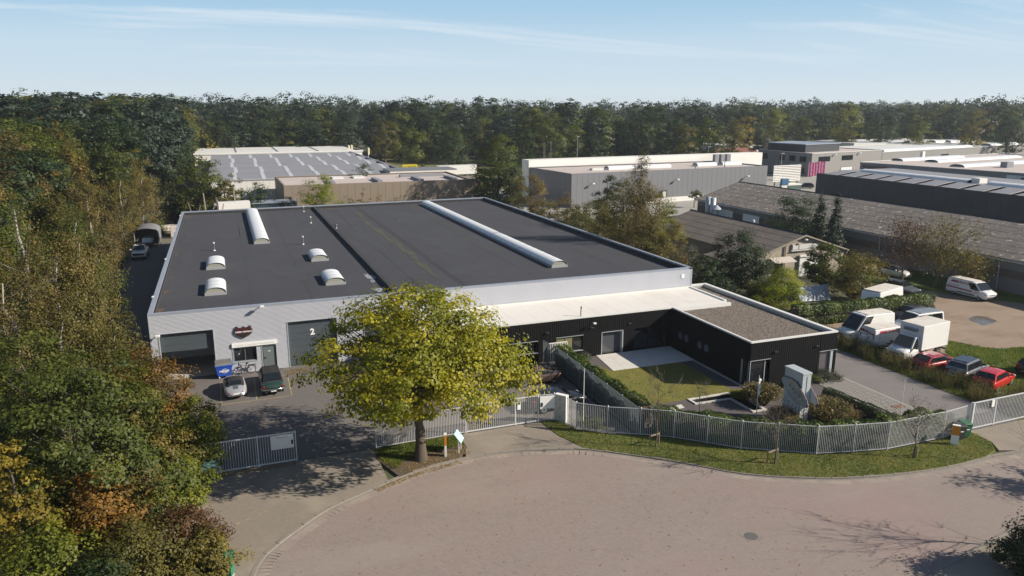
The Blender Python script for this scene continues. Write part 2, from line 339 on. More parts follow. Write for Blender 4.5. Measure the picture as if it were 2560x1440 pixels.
# courtyard
slab('courtyard', [(32.1,-6.7),(44.65,-6.7),(44.65,-18.1),(53.4,-18.1),(53.4,-18.7),(50.4,-18.7),(50.4,-26.6),(50.6,-30.7),(45.9,-30.7),(41,-29.6),(37,-27.2),(33.8,-24.2),(32.05,-23)], -.2, -.004, M_slate)
lawn = slab('lawn', [(36.3,-10.85),(43.0,-10.95),(43.1,-18.45),(37.2,-18.6),(33.6,-18.6),(33.6,-9.2),(35.7,-9.2)], -.1, .02, M_lawn)
patio = struct(MB().prism([(36.84,-6.64),(44.62,-6.66),(44.5,-10.93),(36.34,-10.81)], -.1, .012).build('patio', M_concrete))
nx, ny = 7, 4
for i in range(nx):
    for j in range(ny):
        f = lambda a, b: (36.86-.5*b/ny+(7.72+.42*b/ny)*a/nx, -6.66-4.2*b/ny)
        p = [f(i,j), f(i+1,j), f(i+1,j+1), f(i,j+1)]; cx = sum(q[0] for q in p)/4; cy = sum(q[1] for q in p)/4
        p = [(cx+(x-cx)*.992, cy+(y-cy)*.99) for x, y in p]
        MB().prism(p, .0, .03).build('paving_slab', M_patio, patio)
edge = MB(); edge.box(44.28,-18.3,-.05,44.45,-10.95,.035); edge.build('edging', M_concrete, struct(MB().box(44.25,-18.3,-.1,44.5,-10.98,.01).build('wall_edging', M_concrete)))
# water basin, an L of pale edging round dark water
bas = struct(MB().prism([(38.7,-18.75),(42.85,-18.7),(42.85,-22.4),(41.8,-22.4),(41.8,-19.75),(38.7,-19.6)], -.5, .035).build('water_basin', M_water))
for poly in ([(38.6,-18.6),(43.0,-18.55),(43.0,-18.8),(38.6,-18.85)], [(42.75,-18.8),(43.0,-18.8),(43.0,-22.5),(42.75,-22.5)], [(41.7,-22.3),(42.75,-22.3),(42.75,-22.5),(41.7,-22.5)], [(41.7,-19.8),(41.9,-19.8),(41.9,-22.3),(41.7,-22.3)], [(38.6,-19.5),(41.9,-19.6),(41.9,-19.8),(38.6,-19.7)], [(38.6,-18.85),(38.8,-18.85),(38.8,-19.5),(38.6,-19.5)]):
    MB().prism(poly, -.4, .08).build('basin_edge', M_patio, bas)
slab('stepping_slab', [(36.2,-19.4),(37.6,-19.3),(37.5,-19.9),(36.1,-20.0)], -.1, .03, M_patio)

# right-hand drive: grass-jointed parking pavers, asphalt lane
M_stone = layered('paver_stone', (.30,.285,.265), [((.22,.21,.195), 3, .45, .7, .6), ((.36,.34,.31), 8, .55, .8, .4)], .9)
pb = slab('parking_bay', [(50.45,-18.65),(53.45,-18.65),(53.5,-26.4),(53.5,-30.4),(50.6,-30.5),(50.45,-26.5)], -.2, -.006, layered('paver_joint', (.10,.095,.075), [((.075,.085,.04), 3, .45, .7, .6)], .95))
pm = [MB().box(-.085,-.29,-.05,.085,.29,.014+.004*k).mesh('paver', M_stone) for k in range(3)]
for i in range(12):
    for j in range(19):
        put('paver', rng.choice(pm), pb, (50.62+i*.248+rng.uniform(-.006,.006), -18.97-j*.6-(i%2)*.3*0, 0), rng.uniform(-.01,.01))
for j in range(12): MB().box(53.40,-19.3-j*.62,-.05,53.52,-18.70-j*.62,.03).build('edging', M_concrete, pb)
slab('side_lane', [(53.52,-30.4),(58.75,-30.35),(58.65,-13),(59.2,-2),(59.5,14),(53.6,14)], -.2, 0, layered('lane_asphalt', (.165,.152,.150), [((.20,.18,.172), .25, .45, .7, .6), ((.12,.112,.112), .8, .5, .75, .4), ((.09,.086,.086), 25, .55, .75, .35)], .92, bump=(90,.3,.004)))
M_rust = layered('rusty_iron', (.20,.11,.075), [((.12,.08,.06), 5, .45, .7, .7)], .8)
struct(tag(MB().box(52.2,-25.7,-.02,53.1,-25.2,.045).build('drain_cover', M_rust), None, None))
slab('weed_strip', [(58.75,-30.3),(80,-30.3),(80,-26.8),(64,-26.8),(63.5,-3),(59.3,-3),(58.7,-13)], -.2, .02, M_turf)
slab('parking_lot', [(62.5,-6.5),(63.5,-26.8),(95,-26.8),(94.2,-3),(90.3,-3.4),(86,1.2),(80,-2.5)], -.2, .008, M_dirt)
slab('lot_lawn', smooth([G(2372,852),G(2425,862),G(2490,872),G(2560,868),(82,-21),(86,-27),(64.5,-27),(63.6,-22),(67.5,-17.0)], 4), -.2, .016, M_lotgrass)
slab('lot_lawn', smooth([(82,9),(86.5,3),(86.8,-.8),(90.2,-6.2),(94.2,-9.5),(94.3,20),(80,20)], 3), -.2, .016, M_lotgrass)
pud = smooth([G(2421,796),G(2440,790),G(2462,792),G(2478,797),G(2492,803),G(2478,809),G(2458,814),G(2444,808),G(2428,803),G(2421,796)], 5)
slab('puddle', pud, -.1, .012, M_pudd)
slab('gardens', [(59.6,-2.9),(63.5,-2.9),(80,-2.4),(82,9),(80,20),(94.3,20.2),(94.3,66),(52,66),(52,14.1),(59.6,14.1)], -.2, 0, layered('garden_soil', (.11,.10,.06), [((.07,.08,.03), .4, .45, .65, .8), ((.17,.14,.10), 1.5, .55, .75, .5)], .95))
# manhole in the road
mh = struct(MB().box(30.6,-36.4,-.2,31.5,-35.5,-.052).build('manhole', M_kerb)); mh.rotation_euler = (0,0,0)
c = MB(); c.tube((31.05,-35.95,-.1),(31.05,-35.95,-.044), .36, None, 24); c.build('cover', layered('cast_iron', (.10,.095,.09), [((.15,.14,.13), 20, .45, .7, .6)], .7), mh)
# land beyond the hall
slab('estate_road', [(56,70),(92,70),(92,66.5),(134,66.5),(134,76),(200,76),(240,70),(240,150),(60,128),(56,84)], -.2, -.05, M_paleroad)
slab('back_yard', [(-8,72),(52,72),(52,90),(-8,90)], -.2, -.05, layered('yard_rubble', (.15,.13,.10), [((.09,.09,.05), .6, .45, .65, .8), ((.22,.16,.10), 1.5, .55, .75, .5)], .95))
slab('field', [(50,128),(78,118),(90,150),(130,170),(160,260),(40,330),(47,200)], -.2, -.06, M_field)
slab('far_road', [G(900,393),G(1490,389),G(1490,385.5),G(900,389)], -.2, -.03, M_paleroad)
# ================================================================ the grey hall
M_clad = layered('pale_grey_cladding', (.50,.515,.565), [((.455,.465,.505), .35, .45, .7, .5), ((.46,.46,.47), 2.5, .6, .85, .3, (1,1,3))], .45, .25)
M_cope = layered('grey_coping', (.30,.335,.40), [((.25,.28,.33), 1.2, .45, .7, .5)], .45, .2)
M_trim = layered('grey_trim', (.42,.45,.48), [((.34,.36,.39), 3, .5, .75, .4)], .45, .2)
M_bitumen = layered('bitumen_roof', (.038,.040,.050), [((.047,.049,.059), .10, .45, .68, .7), ((.037,.037,.041), .45, .5, .72, .5), ((.062,.058,.050), 1.3, .62, .8, .35), ((.085,.08,.075), 30, .62, .78, .3)], .95, bump=(50,.4,.01), brick=(7.5,1.0,.010,(.037,.037,.041), R(90)))
M_bitumen2 = layered('bitumen_flashing', (.028,.028,.033), [((.042,.042,.046), 2, .45, .7, .6)], .9)
M_poly = layered('skylight_polycarbonate', (.72,.74,.76), [((.60,.62,.63), 1.5, .45, .75, .5), ((.52,.53,.50), 6, .6, .85, .35)], .35, spec=.5)
M_rib = layered('skylight_rib', (.40,.41,.42), [], .4, .3)
M_lun = layered('skylight_end_glass', (.30,.30,.25), [((.22,.22,.19), 4, .45, .7, .6)], .3)
M_doorg = layered('anthracite_door', (.060,.075,.088), [((.072,.087,.10), 1.3, .45, .7, .6)], .5)
M_doorp = layered('grey_green_door', (.12,.145,.15), [], .5)
M_dark = layered('dark_interior', (.03,.03,.032), [((.045,.043,.04), 1, .45, .7, .6)], .9)
M_white = layered('white_panel', (.78,.78,.76), [((.68,.67,.64), 2, .5, .8, .35)], .5)
M_lamp = layered('lamp_casing', (.70,.70,.68), [], .4)
M_win = glass('window_glass', (.014,.016,.020), .03, 0, .7)
M_black = layered('black_trim', (.018,.018,.02), [], .5)
HH = 5.78; RZ = 5.25
hall = thing('warehouse', 'long low hall with pale grey ribbed walls and a dark flat roof', 'building')
OPEN = [(.68,4.74,0,4.03),(10.70,14.79,0,4.04),(6.17,8.03,1.0,2.2),(8.5,9.62,0,2.18),(17.2,21.0,0,4.04),(22.2,24.0,1.0,2.2)]
def ribbed_h(mb, u0, u1, z0, z1, y, pitch=.107, amp=.022):
    zs = [z0]; k = math.floor(z0/pitch)
    while True:
        for fr in (.0,.12,.5,.62):
            z = (k+fr)*pitch
            if z > z0+1e-4 and z < z1-1e-4: zs.append(z)
        k += 1
        if k*pitch > z1: break
    zs.append(z1)
    def off(z):
        f = (z/pitch) % 1
        return 0 if f < 1e-3 or f > .999 else (amp*min(1,f/.12) if f < .5+1e-3 else amp*max(0,1-(f-.5)/.12))
    vs = []
    for z in zs: vs += [(u0,y-off(z),z),(u1,y-off(z),z)]
    mb.add(vs, [(2*i,2*i+1,2*i+3,2*i+2) for i in range(len(zs)-1)])
def ribbed_wall(u0, u1, z0, z1, y, openings, **k):
    mb = MB(); cuts = sorted({u0,u1,*[o[0] for o in openings if u0 < o[0] < u1],*[o[1] for o in openings if u0 < o[1] < u1]})
    for a, b in zip(cuts, cuts[1:]):
        z = z0
        for o in sorted([o for o in openings if o[0] <= a+1e-6 and o[1] >= b-1e-6], key=lambda o: o[2]):
            if o[2] > z: ribbed_h(mb, a, b, z, o[2], y, **k)
            z = o[3]
        if z < z1: ribbed_h(mb, a, b, z, z1, y, **k)
    return mb
ribbed_wall(.12, 51.08, 0, HH-.16, 0, OPEN).build('front_cladding', M_clad, hall)
for a, b in ((0,.12),(51.08,51.2)): MB().box(a,-.03,0,b,.12,HH-.15).build('corner_trim', M_trim, hall)
# inner wall faces, side and back walls
mb = MB()
for a, b, z0, z1 in [(.1,.68,0,HH-.3),(.68,4.74,4.03,HH-.3),(4.74,10.7,2.3,HH-.3),(10.7,14.79,4.04,HH-.3),(14.79,51.1,0,HH-.3)]: mb.box(a,.3,z0,b,.4,z1)
mb.box(0,.12,0,.2,65,HH-.15); mb.box(51.0,.12,0,51.2,66.2,HH-.15)
mb.prism([(0,65),(0,64.75),(51.2,66.15),(51.2,66.4)], 0, HH-.15); mb.box(4.74,.3,0,4.9,6,5.0); mb.box(.2,6,0,20,6.2,5.0)
mb.build('wall', M_clad, hall)
MB().box(.2,.4,-.05,20,6,.01).build('floor', M_concrete, hall)
roof = MB().prism([(.2,.1),(51.0,.1),(51.0,66.1),(.2,64.7)], RZ-.25, RZ).build('roof_membrane', M_bitumen, hall)
# coping, four runs of folded metal
cop = [((0,0),(51.2,0)), ((51.2,0),(51.2,66.4)), ((51.2,66.4),(0,64.8)), ((0,64.8),(0,0))]
for i, (a, b) in enumerate(cop):
    L = math.dist(a, b); n = max(1, round(L/6.4)); a = np.array(a); b = np.array(b)
    for k in range(n):
        p = a+(b-a)*k/n; q = a+(b-a)*((k+1)/n-.012/L)
        MB().beam(p, q, .36, HH-.16, HH+.004*(k%2), 0, 1).build('coping', M_cope, hall)
mb = MB()
mb.beam((.36,.3),(50.8,.3), .06, RZ, HH-.17, 0, 1); mb.beam((50.86,.3),(50.86,66.0), .06, RZ, HH-.17, 0, 1); mb.beam((50.8,65.9),(.36,64.4), .06, RZ, HH-.17, 0, 1); mb.beam((.42,64.4),(.42,.3), .06, RZ, HH-.17, 0, 1)
mb.build('parapet_flashing', M_bitumen2, roof)
MB().box(20.25,.5,RZ,20.6,65.2,RZ+.34).build('roof_upstand', M_bitumen2, roof)
for x0, x1, dz in ((27.1,27.75,.004),(23.2,23.35,.003),(35.2,35.3,.003),(45.2,45.3,.003),(13.1,13.2,.003),(8.0,8.06,.003)): MB().box(x0,.6,RZ-.01,x1,65,RZ+dz).build('membrane_seam', M_bitumen2, roof)
# moss, rust and grit stains on the roof, each with a shape of its own
M_moss = layered('roof_moss', (.066,.063,.036), [((.044,.044,.047), .8, .40, .62, 1)], .95)
M_grit = layered('roof_rust_leaves', (.12,.070,.045), [((.046,.045,.049), 1.6, .40, .6, 1)], .95)
M_silver = layered('roof_patch', (.28,.30,.34), [((.046,.045,.049), 1.4, .42, .62, 1)], .7)
def blot(x, y, rx, ry, mat, name='roof_stain', z=RZ+.006):
    n = 22; p = []
    for i in range(n):
        a = 2*math.pi*i/n; k = 1+.3*math.sin(3*a+x)+.18*math.sin(7*a+y)
        p.append((x+rx*k*math.cos(a), y+ry*k*math.sin(a)))
    MB().prism(p, RZ-.02, z).build(name, mat, roof)
for k, (x, y, a, b) in enumerate(((25.8,46,.45,5),(26.0,37,.5,5.5),(26.2,28,.55,5),(26.2,20,.5,4),(25.9,12,.4,4),(26.3,55,.4,4))): blot(x, y, a, b, M_moss, z=RZ+.006+.002*k)
for x, y, a, b in ((.9,62.5,.5,1.6),(.75,10,.22,1.0),(.7,3.2,.25,.9),(.8,17,.18,.8),(22.6,64,1.3,.6),(.8,30,.2,1.2)): blot(x, y, a, b, M_grit)
M_pond = layered('ponding_stain', (.046,.048,.057), [((.038,.040,.050), .7, .38, .62, 1)], .9)
for k, (x, y, a, b) in enumerate(((7.5,45,3,5),(16.5,38,1.6,6),(32,25,2.5,7),(46,30,2,8),(33,50,3,6),(23.3,33,1.0,9),(12.5,15,2.0,4),(30.5,9,2.5,3.5),(2.2,22,.9,9),(2.0,48,.8,8))): blot(x, y, a, b, M_pond, z=RZ+.003+.0003*k)
blot(19.6,9.5,.45,2.0,M_silver); blot(19.3,4.0,.5,.8,M_silver)
# skylights
def skylight(u0, u1, v0, v1, n, label, rise=.48):
    w = u1-u0; L = (v1-v0)/n; cx = (u0+u1)/2; z = RZ+.24
    t = thing('skylight', label, 'skylight', (cx,v0,RZ), 0, 'barrel skylights on the hall roof')
    mb = MB(); mb.box(-w/2,-.02,0,-w/2+.08,v1-v0+.02,.26); mb.box(w/2-.08,-.02,0,w/2,v1-v0+.02,.26); mb.box(-w/2+.08,-.02,0,w/2-.08,.06,.26); mb.box(-w/2+.08,v1-v0-.06,0,w/2-.08,v1-v0+.02,.26)
    mb.build('curb', M_rib, t)
    arc = [(-(w/2-.04)*math.cos(math.pi*i/12), .24+rise*math.sin(math.pi*i/12)**.85) for i in range(13)]
    mb = MB(); rin = [[(x,y,zz) for x, zz in arc] for y in (.03, L-.03)]; mb.rings(rin, caps=False, close=False); pane = mb.mesh('pane', M_poly, True)
    mb = MB()
    o = [(x*1.015,.24+(zz-.24)*1.04) for x, zz in arc]; mb.rings([[(x,y,zz) for x, zz in o] for y in (-.03,.03)], caps=False, close=False)
    for k in range(12): mb.add([(*[arc[k][0]],-.03,arc[k][1]),(arc[k+1][0],-.03,arc[k+1][1]),(o[k+1][0],-.03,o[k+1][1]),(o[k][0],-.03,o[k][1])],[(0,1,2,3)])
    rib = mb.mesh('rib', M_rib, True)
    for k in range(n): put('pane', pane, t, (0,k*L,0))
    for k in range(n+1): put('rib', rib, t, (0,k*L,0))
    for y in (.045, v1-v0-.045):
        MB().add([(x*.93,y,.25+(zz-.24)*.86) for x, zz in arc], [tuple(range(13))]).build('end_glass', M_lun, t)
    return t
skylight(9.5,11.4,33.3,63.8,16,'longer left barrel skylight, white, running to the back edge of the hall roof')
skylight(38.45,40.3,7.1,63.4,28,'longest white barrel skylight on the right half of the hall roof')
skylight(4.13,6.02,19.0,23.2,3,'small white dome skylight, left pair, the farther one')
skylight(4.15,6.02,7.1,11.4,3,'small white dome skylight nearest the hall\'s left front corner')
skylight(14.95,16.85,19.6,23.6,3,'small white dome skylight beside the roof upstand, the farther one')
skylight(14.94,16.85,7.35,11.5,3,'small white dome skylight beside the roof upstand, close to the yellow tree')
M_pipe = layered('vent_pipe_metal', (.16,.16,.165), [], .5, .4); M_pale = layered('pale_lead', (.55,.55,.55), [], .6)
for (x, y, h), lb in zip(((4.88,30.5,1.0),(15.2,31.0,1.05),(18.1,48.8,.95),(18.4,61.8,.9),(20.9,42.6,.55)),
    ('left dark vent pipe standing behind the left dome skylights','dark vent pipe in the middle of the roof behind the dome skylight','dark vent pipe near the roof upstand, second from the back','dark vent pipe nearest the back edge of the hall roof','short squat vent cowl close to the right of the roof upstand')):
    t = thing('vent_pipe', lb, 'vent pipe', (x,y,RZ), 0, 'vent pipes on the hall roof')
    MB().tube((0,0,.05),(0,0,h), .09 if h > .6 else .14, None, 10).build('pipe', M_pipe, t); MB().tube((0,0,0),(0,0,.12), .17, .12, 10).build('flange', M_pale, t)
    MB().tube((0,0,h-.14),(0,0,h+.03), .12 if h > .6 else .22, None, 10).build('cap', M_pipe if h < .6 else M_pale, t)
# door and window parts of the front
def opening_trim(o, mat=M_trim, w=.07, sill=False):
    u0, u1, z0, z1 = o; mb = MB()
    mb.box(u0-w,-.045,z0,u0,.3,z1+w); mb.box(u1,-.045,z0,u1+w,.3,z1+w); mb.box(u0,-.045,z1,u1,.3,z1+w)
    if sill: mb.box(u0-w,-.06,z0-w,u1+w,.3,z0)
    return mb
def sectional_door(name, o, zb, parent, mat=M_doorg, n=7, y=.24, label=None):
    u0, u1, z0, z1 = o; d = MB().box(u0+.01,y+.03,zb,u1-.01,y+.05,z1).build(name, mat, parent)
    if label: d['label'] = label
    h = (z1-z0)/n; z = zb
    while z < z1-.02:
        zt = min(z+h, z1); MB().box(u0+.02,y,z+.006,u1-.02,y+.028,zt-.006).build('door_panel', mat, d); z = zt
    return d
for o, zb, lb in ((OPEN[0],2.4,'half open dark grey sectional door'),(OPEN[1],.0,'closed dark grey sectional door numbered 2'),(OPEN[4],.0,None)):
    d = sectional_door('sectional_door', o, zb, hall, label=lb); opening_trim(o).build('door_frame', M_trim, d)
    if 'numbered' in (lb or ''): lettering('2', .74, M_white, d, (12.74,.225,2.9), bold=.03)
d = MB().box(8.56,.06,.02,9.56,.11,2.12).build('entrance_door', M_doorp, hall); opening_trim(OPEN[3]).build('door_frame', M_trim, d)
mb = MB(); mb.box(8.66,.02,1.0,8.70,.06,1.16); mb.box(8.66,.0,1.08,8.82,.03,1.11); mb.build('handle', M_black, d)
MB().box(8.95,.05,1.62,9.15,.062,1.68).build('door_plate', M_white, d)
def window(o, parent, panes=2, y=.12, frame=M_doorp, gl=M_win, name='window'):
    u0, u1, z0, z1 = o; mb = MB(); f = .06
    mb.box(u0,y-.05,z0,u0+f,y+.05,z1); mb.box(u1-f,y-.05,z0,u1,y+.05,z1); mb.box(u0+f,y-.05,z0,u1-f,y+.05,z0+f); mb.box(u0+f,y-.05,z1-f,u1-f,y+.05,z1)
    for k in range(1,panes): c = u0+(u1-u0)*k/panes; mb.box(c-f/2,y-.05,z0+f,c+f/2,y+.05,z1-f)
    w = mb.build(name, frame, parent)
    for k in range(panes): a = u0+(u1-u0)*k/panes; MB().box(a+f*.5,y-.01,z0+f,a+(u1-u0)/panes-f*.5,y+.0,z1-f).build('pane', gl, w)
    return w
w = window(OPEN[2], hall); opening_trim(OPEN[2], M_trim, .06, True).build('window_frame', M_trim, w)
MB().box(6.2,.36,.9,8.0,.42,2.25).build('blind', M_dark, w)
w = window(OPEN[5], hall); opening_trim(OPEN[5], M_trim, .06, True).build('window_frame', M_trim, w)
# lettered fascia board and shield sign
fb = tag(MB().box(6.1,-.14,2.30,9.72,-.03,2.66).build('sign_board', M_white), 'long white board lettered in pale grey above the office window', 'sign')
lettering('Cabrio Centrum Antwerpen', .27, layered('pale_lettering', (.56,.57,.58), [], .6), fb, (7.9,-.145,2.47))
M_sbl = layered('sign_black', (.02,.018,.018), [], .5); M_srd = layered('sign_red', (.055,.010,.016), [((.035,.008,.012), 6, .45, .7, .6)], .5); M_sedge = layered('sign_rim', (.22,.09,.10), [], .5)
def shield(sx, sz, y0, y1, mat, name, parent):
    half = [(0,.46),(.16,.36),(.36,.34),(.50,.50),(.60,.46),(.64,.30),(.72,.14),(.69,-.08),(.55,-.27),(.30,-.42),(.10,-.50),(0,-.56)]
    poly = [(x*sx,z*sz) for x, z in half]+[(-x*sx,z*sz) for x, z in half[-2:0:-1]]
    mb = MB(); n = len(poly); mb.add([(p,y0,q) for p, q in poly]+[(p,y1,q) for p, q in poly], [tuple(range(n)), tuple(range(n,2*n))[::-1]]+[(i,n+i,n+(i+1)%n,(i+1)%n) for i in range(n)])
    return mb.build(name, mat, parent)
sh = thing('shield_sign', 'dark red and black shield sign on the hall wall above the office', 'sign', (7.12,-.04,3.62))
shield(1,1,-.10,0,M_sbl,'backing',sh); shield(.9,.88,-.108,-.1,M_sedge,'rim',sh); shield(.87,.85,-.114,-.108,M_srd,'face',sh)
MB().prism_axis([(-.53,-.15),(.53,-.15),(.53,.15),(-.53,.15)], -.120, -.114).build('band', M_srd, sh)
MB().prism_axis([(-.40,-.17),(.40,-.17),(.22,-.36),(0,-.44),(-.22,-.36)], -.119, -.114).build('lower_field', M_sbl, sh)
lettering('CABRIO CENTRUM', .165, M_white, sh, (0,-.124,.0), bold=.006, sx=.94)
# floodlights on the front
def floodlight(x, y, z, label, grp='floodlights along the hall front', rz=0, s=1.):
    t = thing('floodlight', label, 'floodlight', (x,y,z), rz, grp)
    MB().box(-.03*s,-.02*s,-.05*s,.03*s,.45*s,.0).build('bracket', M_pipe, t)
    mb = MB(); mb.box(-.17*s,-.30*s,-.06*s,.17*s,-.02*s,.10*s); h = mb.build('lamp_housing', M_lamp, t, bevel=.02); MB().box(-.14*s,-.27*s,-.075*s,.14*s,-.05*s,-.062*s).build('lens', M_poly, h); return t
floodlight(8.72,-.38,5.74,'small white floodlight on the coping above the office window'); floodlight(17.6,-.38,5.74,'small white floodlight on the coping behind the top of the yellow tree')
floodlight(.62,-.30,4.02,'white lamp at the top left corner of the half open door')
for k, (y, lb) in enumerate(((6,'nearest'),(24,'second nearest'),(44,'second farthest'),(60,'farthest'))):
    t = tag(MB().box(-.10,y,5.55,.06,y+.35,5.83).build('wall_lamp', M_lamp), f'{lb} small white lamp on the hall\'s left edge', 'lamp', 'lamps along the hall\'s left wall')
t = tag(MB().box(49.9,-.06,4.75,50.25,-.03,5.15).build('wall_vent', M_white), 'small white square vent on the pale wall above the low roof', 'vent')

# ================================================================ the black annex
M_blk = layered('black_cladding', (.0075,.0072,.008), [((.0105,.010,.0105), .8, .45, .7, .6)], .75, spec=.14)
M_wroof = layered('white_membrane', (.66,.64,.605), [((.57,.54,.50), .18, .45, .7, .7), ((.70,.67,.62), .7, .5, .75, .5), ((.45,.41,.36), 2.2, .60, .82, .4, (3,1,1)), ((.50,.46,.41), 9, .62, .8, .3)], .8, bump=(8,.08,.02))
M_wcope = layered('white_coping', (.66,.66,.64), [((.52,.52,.50), 1.6, .5, .8, .4)], .5)
M_grav = layered('roof_gravel', (.17,.142,.118), [((.32,.28,.24), 12, .5, .68, .8), ((.11,.09,.075), 14, .52, .7, .8), ((.15,.14,.085), .5, .55, .72, .4)], .95, bump=(25,1,.05))
AZ = 3.78; AV = -6.62; AU0 = 21.0; KU = 44.7; KV = -18.05; RU = 53.5
annex = thing('office_annex', 'low black clad office wing with white edged flat roofs', 'building')
def ribbed_v(mb, p0, p1, z0, z1, pitch=.2, d=.018):
    """vertical boards as a folded strip between two plan points, outside to the right of p0->p1"""
    a = np.array(p0); b = np.array(p1); L = np.linalg.norm(b-a); t = (b-a)/L; nrm = np.array([t[1],-t[0]])
    s = []; k = 0
    while k*pitch < L:
        for f, o in ((0,0),(.12,d),(.5,d),(.62,0)):
            q = (k+f)*pitch
            if q < L: s.append((q,o))
        k += 1
    s.append((L,0)); vs = []
    for q, o in s: p = a+t*q+nrm*o; vs += [(p[0],p[1],z0),(p[0],p[1],z1)]
    mb.add(vs, [(2*i,2*i+2,2*i+3,2*i+1) for i in range(len(s)-1)])
A_OPEN = [(27.6,31.1,.95,2.0),(32.9,35.5,.72,2.08),(37.36,39.58,0,2.1),(40.75,44.05,0,2.13)]
def wall_v(p0, p1, z1, openings, name, parent, mat, axis=0, **k):
    mb = MB(); lo, hi = p0[axis], p1[axis]; sg = 1 if hi > lo else -1
    at = lambda s: (s,p0[1]) if axis == 0 else (p0[0],s)
    es = sorted({lo,hi,*[o[0] for o in openings],*[o[1] for o in openings]}, reverse=sg < 0)
    for a, b in zip(es, es[1:]):
        z = 0; m = (a+b)/2
        for o in sorted([o for o in openings if min(o[:2]) < m < max(o[:2])], key=lambda o: o[2]):
            if o[2] > z: ribbed_v(mb, at(a), at(b), z, o[2], **k)
            z = o[3]
        if z < z1: ribbed_v(mb, at(a), at(b), z, z1, **k)
    return mb.build(name, mat, parent)
wall_v((AU0,AV),(KU,AV), AZ-.12, A_OPEN, 'cladding', annex, M_blk)
B_OPEN = [(-17.95,-17.05,0,2.06)]
wall_v((KU,AV),(KU,KV), AZ-.12, B_OPEN, 'cladding', annex, M_blk, axis=1)
C_OPEN = [(44.75,46.7,0,2.17),(51.75,53.42,0,2.17)]
wall_v((KU,KV),(RU,KV), AZ-.12, C_OPEN, 'cladding', annex, M_blk)
wall_v((RU,KV),(RU,.75), AZ-.12, [], 'cladding', annex, M_blk, axis=1)
mb = MB(); mb.box(AU0,AV,0,AU0+.1,-.05,AZ-.12); mb.box(51.2,.6,0,RU,.75,AZ-.12); mb.box(AU0,AV+.3,2.6,KU+.3,AV+.4,AZ-.2)
mb.box(AU0,AV+.45,0,32,AV+.5,2.7); mb.box(45,-8,0,RU-.1,-7.9,3); mb.build('inner_wall', M_dark, annex)
ar = MB().prism([(AU0,AV+.2),(44.9,AV+.2),(44.9,-6.9),(50.9,-6.9),(50.9,-.03),(AU0,-.03)], AZ-.3, AZ-.10).build('white_roof', M_wroof, annex)
mb = MB()
for k in range(14): mb.box(AU0+.5+k*2.0,AV+.3,AZ-.12,AU0+.53+k*2.0,-.1,AZ-.095)
mb.box(AU0,-.16,AZ-.11,51.0,-.05,AZ+.06); mb.build('membrane_welds', M_wcope, ar)
gr = MB().prism([(44.95,-17.8),(53.2,-17.8),(53.2,.3),(51.25,.3),(51.25,-6.95),(44.95,-6.95)], AZ-.5, AZ-.35).build('gravel_roof', M_grav, annex)
# loose gravel stones on the roof
N = 26000; X = NR.uniform(45.0,53.15,N*1); Y = NR.uniform(-17.75,.2,N); ok = (Y < -7.0) | (X > 51.3); X = X[ok]; Y = Y[ok]; n = len(X)
s = NR.uniform(.02,.055,n)[:,None]; a = NR.uniform(0,6.28,n)
C = np.stack([X,Y,np.full(n,AZ-.35)],1); d1 = np.stack([np.cos(a),np.sin(a),0*a],1)*s; d2 = np.stack([-np.sin(a),np.cos(a),0*a],1)*s*.8
V = np.stack([C+d1,C+d2,C-d1,C-d2,C+np.array([0,0,1])*s*.9],1).reshape(-1,3); b5 = np.arange(n)[:,None]*5
F = np.concatenate([b5+np.array([[0,1,4]]),b5+np.array([[1,2,4]]),b5+np.array([[2,3,4]]),b5+np.array([[3,0,4]])])
M_peb = leafmat('gravel_stones', [(0,(.07,.058,.048)),(.5,(.175,.147,.123)),(1,(.34,.30,.26))], 0., .9, 0)
o = put('gravel', fast_mesh('gravel', V, F, M_peb, np.tile(NR.random(n),4)), annex); o['kind'] = 'stuff'
# copings
for a, b, w, zt, sd in (((AU0,AV),(KU,AV),.22,AZ,1),((KU,AV-.02),(KU,KV+.2),.2,AZ,1),((KU,KV),(RU,KV),.2,AZ,1),((RU,KV+.2),(RU,.75),.38,AZ,1),((RU-.38,.75),(51.2,.75),.3,AZ,1)):
    MB().beam(a, b, w, AZ-.13, zt, 0, sd).build('coping', M_wcope, annex)
mb = MB(); mb.box(53.06,-17.8,AZ-.4,53.12,.45,AZ-.13); mb.box(51.25,.40,AZ-.4,53.06,.46,AZ-.13); mb.build('parapet_lining', layered('grey_lining', (.36,.37,.36), [((.28,.29,.28), 2, .45, .7, .5)], .8), annex)
mb = MB(); mb.box(50.9,-6.0,AZ-.4,51.2,-.1,AZ-.0); mb.box(44.9,-7.0,AZ-.38,51.0,-6.7,AZ-.04); mb.build('roof_divider', M_wcope, annex)
for o, pn in ((A_OPEN[0],3),(A_OPEN[1],3)):
    o2 = (o[0],o[1],o[2],o[3]); w = window(o2, annex, pn, AV+.14, M_black); MB().box(o[0]-.04,AV-.06,o[2]-.05,o[1]+.04,AV+.1,o[2]).build('sill', M_trim, w); MB().box(o[0]-.04,AV-.05,o[3],o[1]+.04,AV+.1,o[3]+.04).build('lintel_trim', M_trim, w)
M_blind = layered('yellow_blind', (.20,.18,.085), [((.13,.12,.07), 9, .45, .6, .6, (6,1,.2))], .6)
MB().box(32.96,AV+.10,.8,34.5,AV+.12,2.02).build('blind', M_blind, w)
d = MB().box(37.42,AV+.30,0,39.52,AV+.34,2.1).build('glass_door', layered('grey_glazing', (.075,.08,.09), [], .12, spec=.8), annex); mb = MB(); mb.box(37.36,AV-.05,0,37.42,AV+.3,2.14); mb.box(39.48,AV-.05,0,39.58,AV+.3,2.14); mb.box(37.36,AV-.05,2.10,39.58,AV+.3,2.15); mb.build('door_frame', M_trim, d)
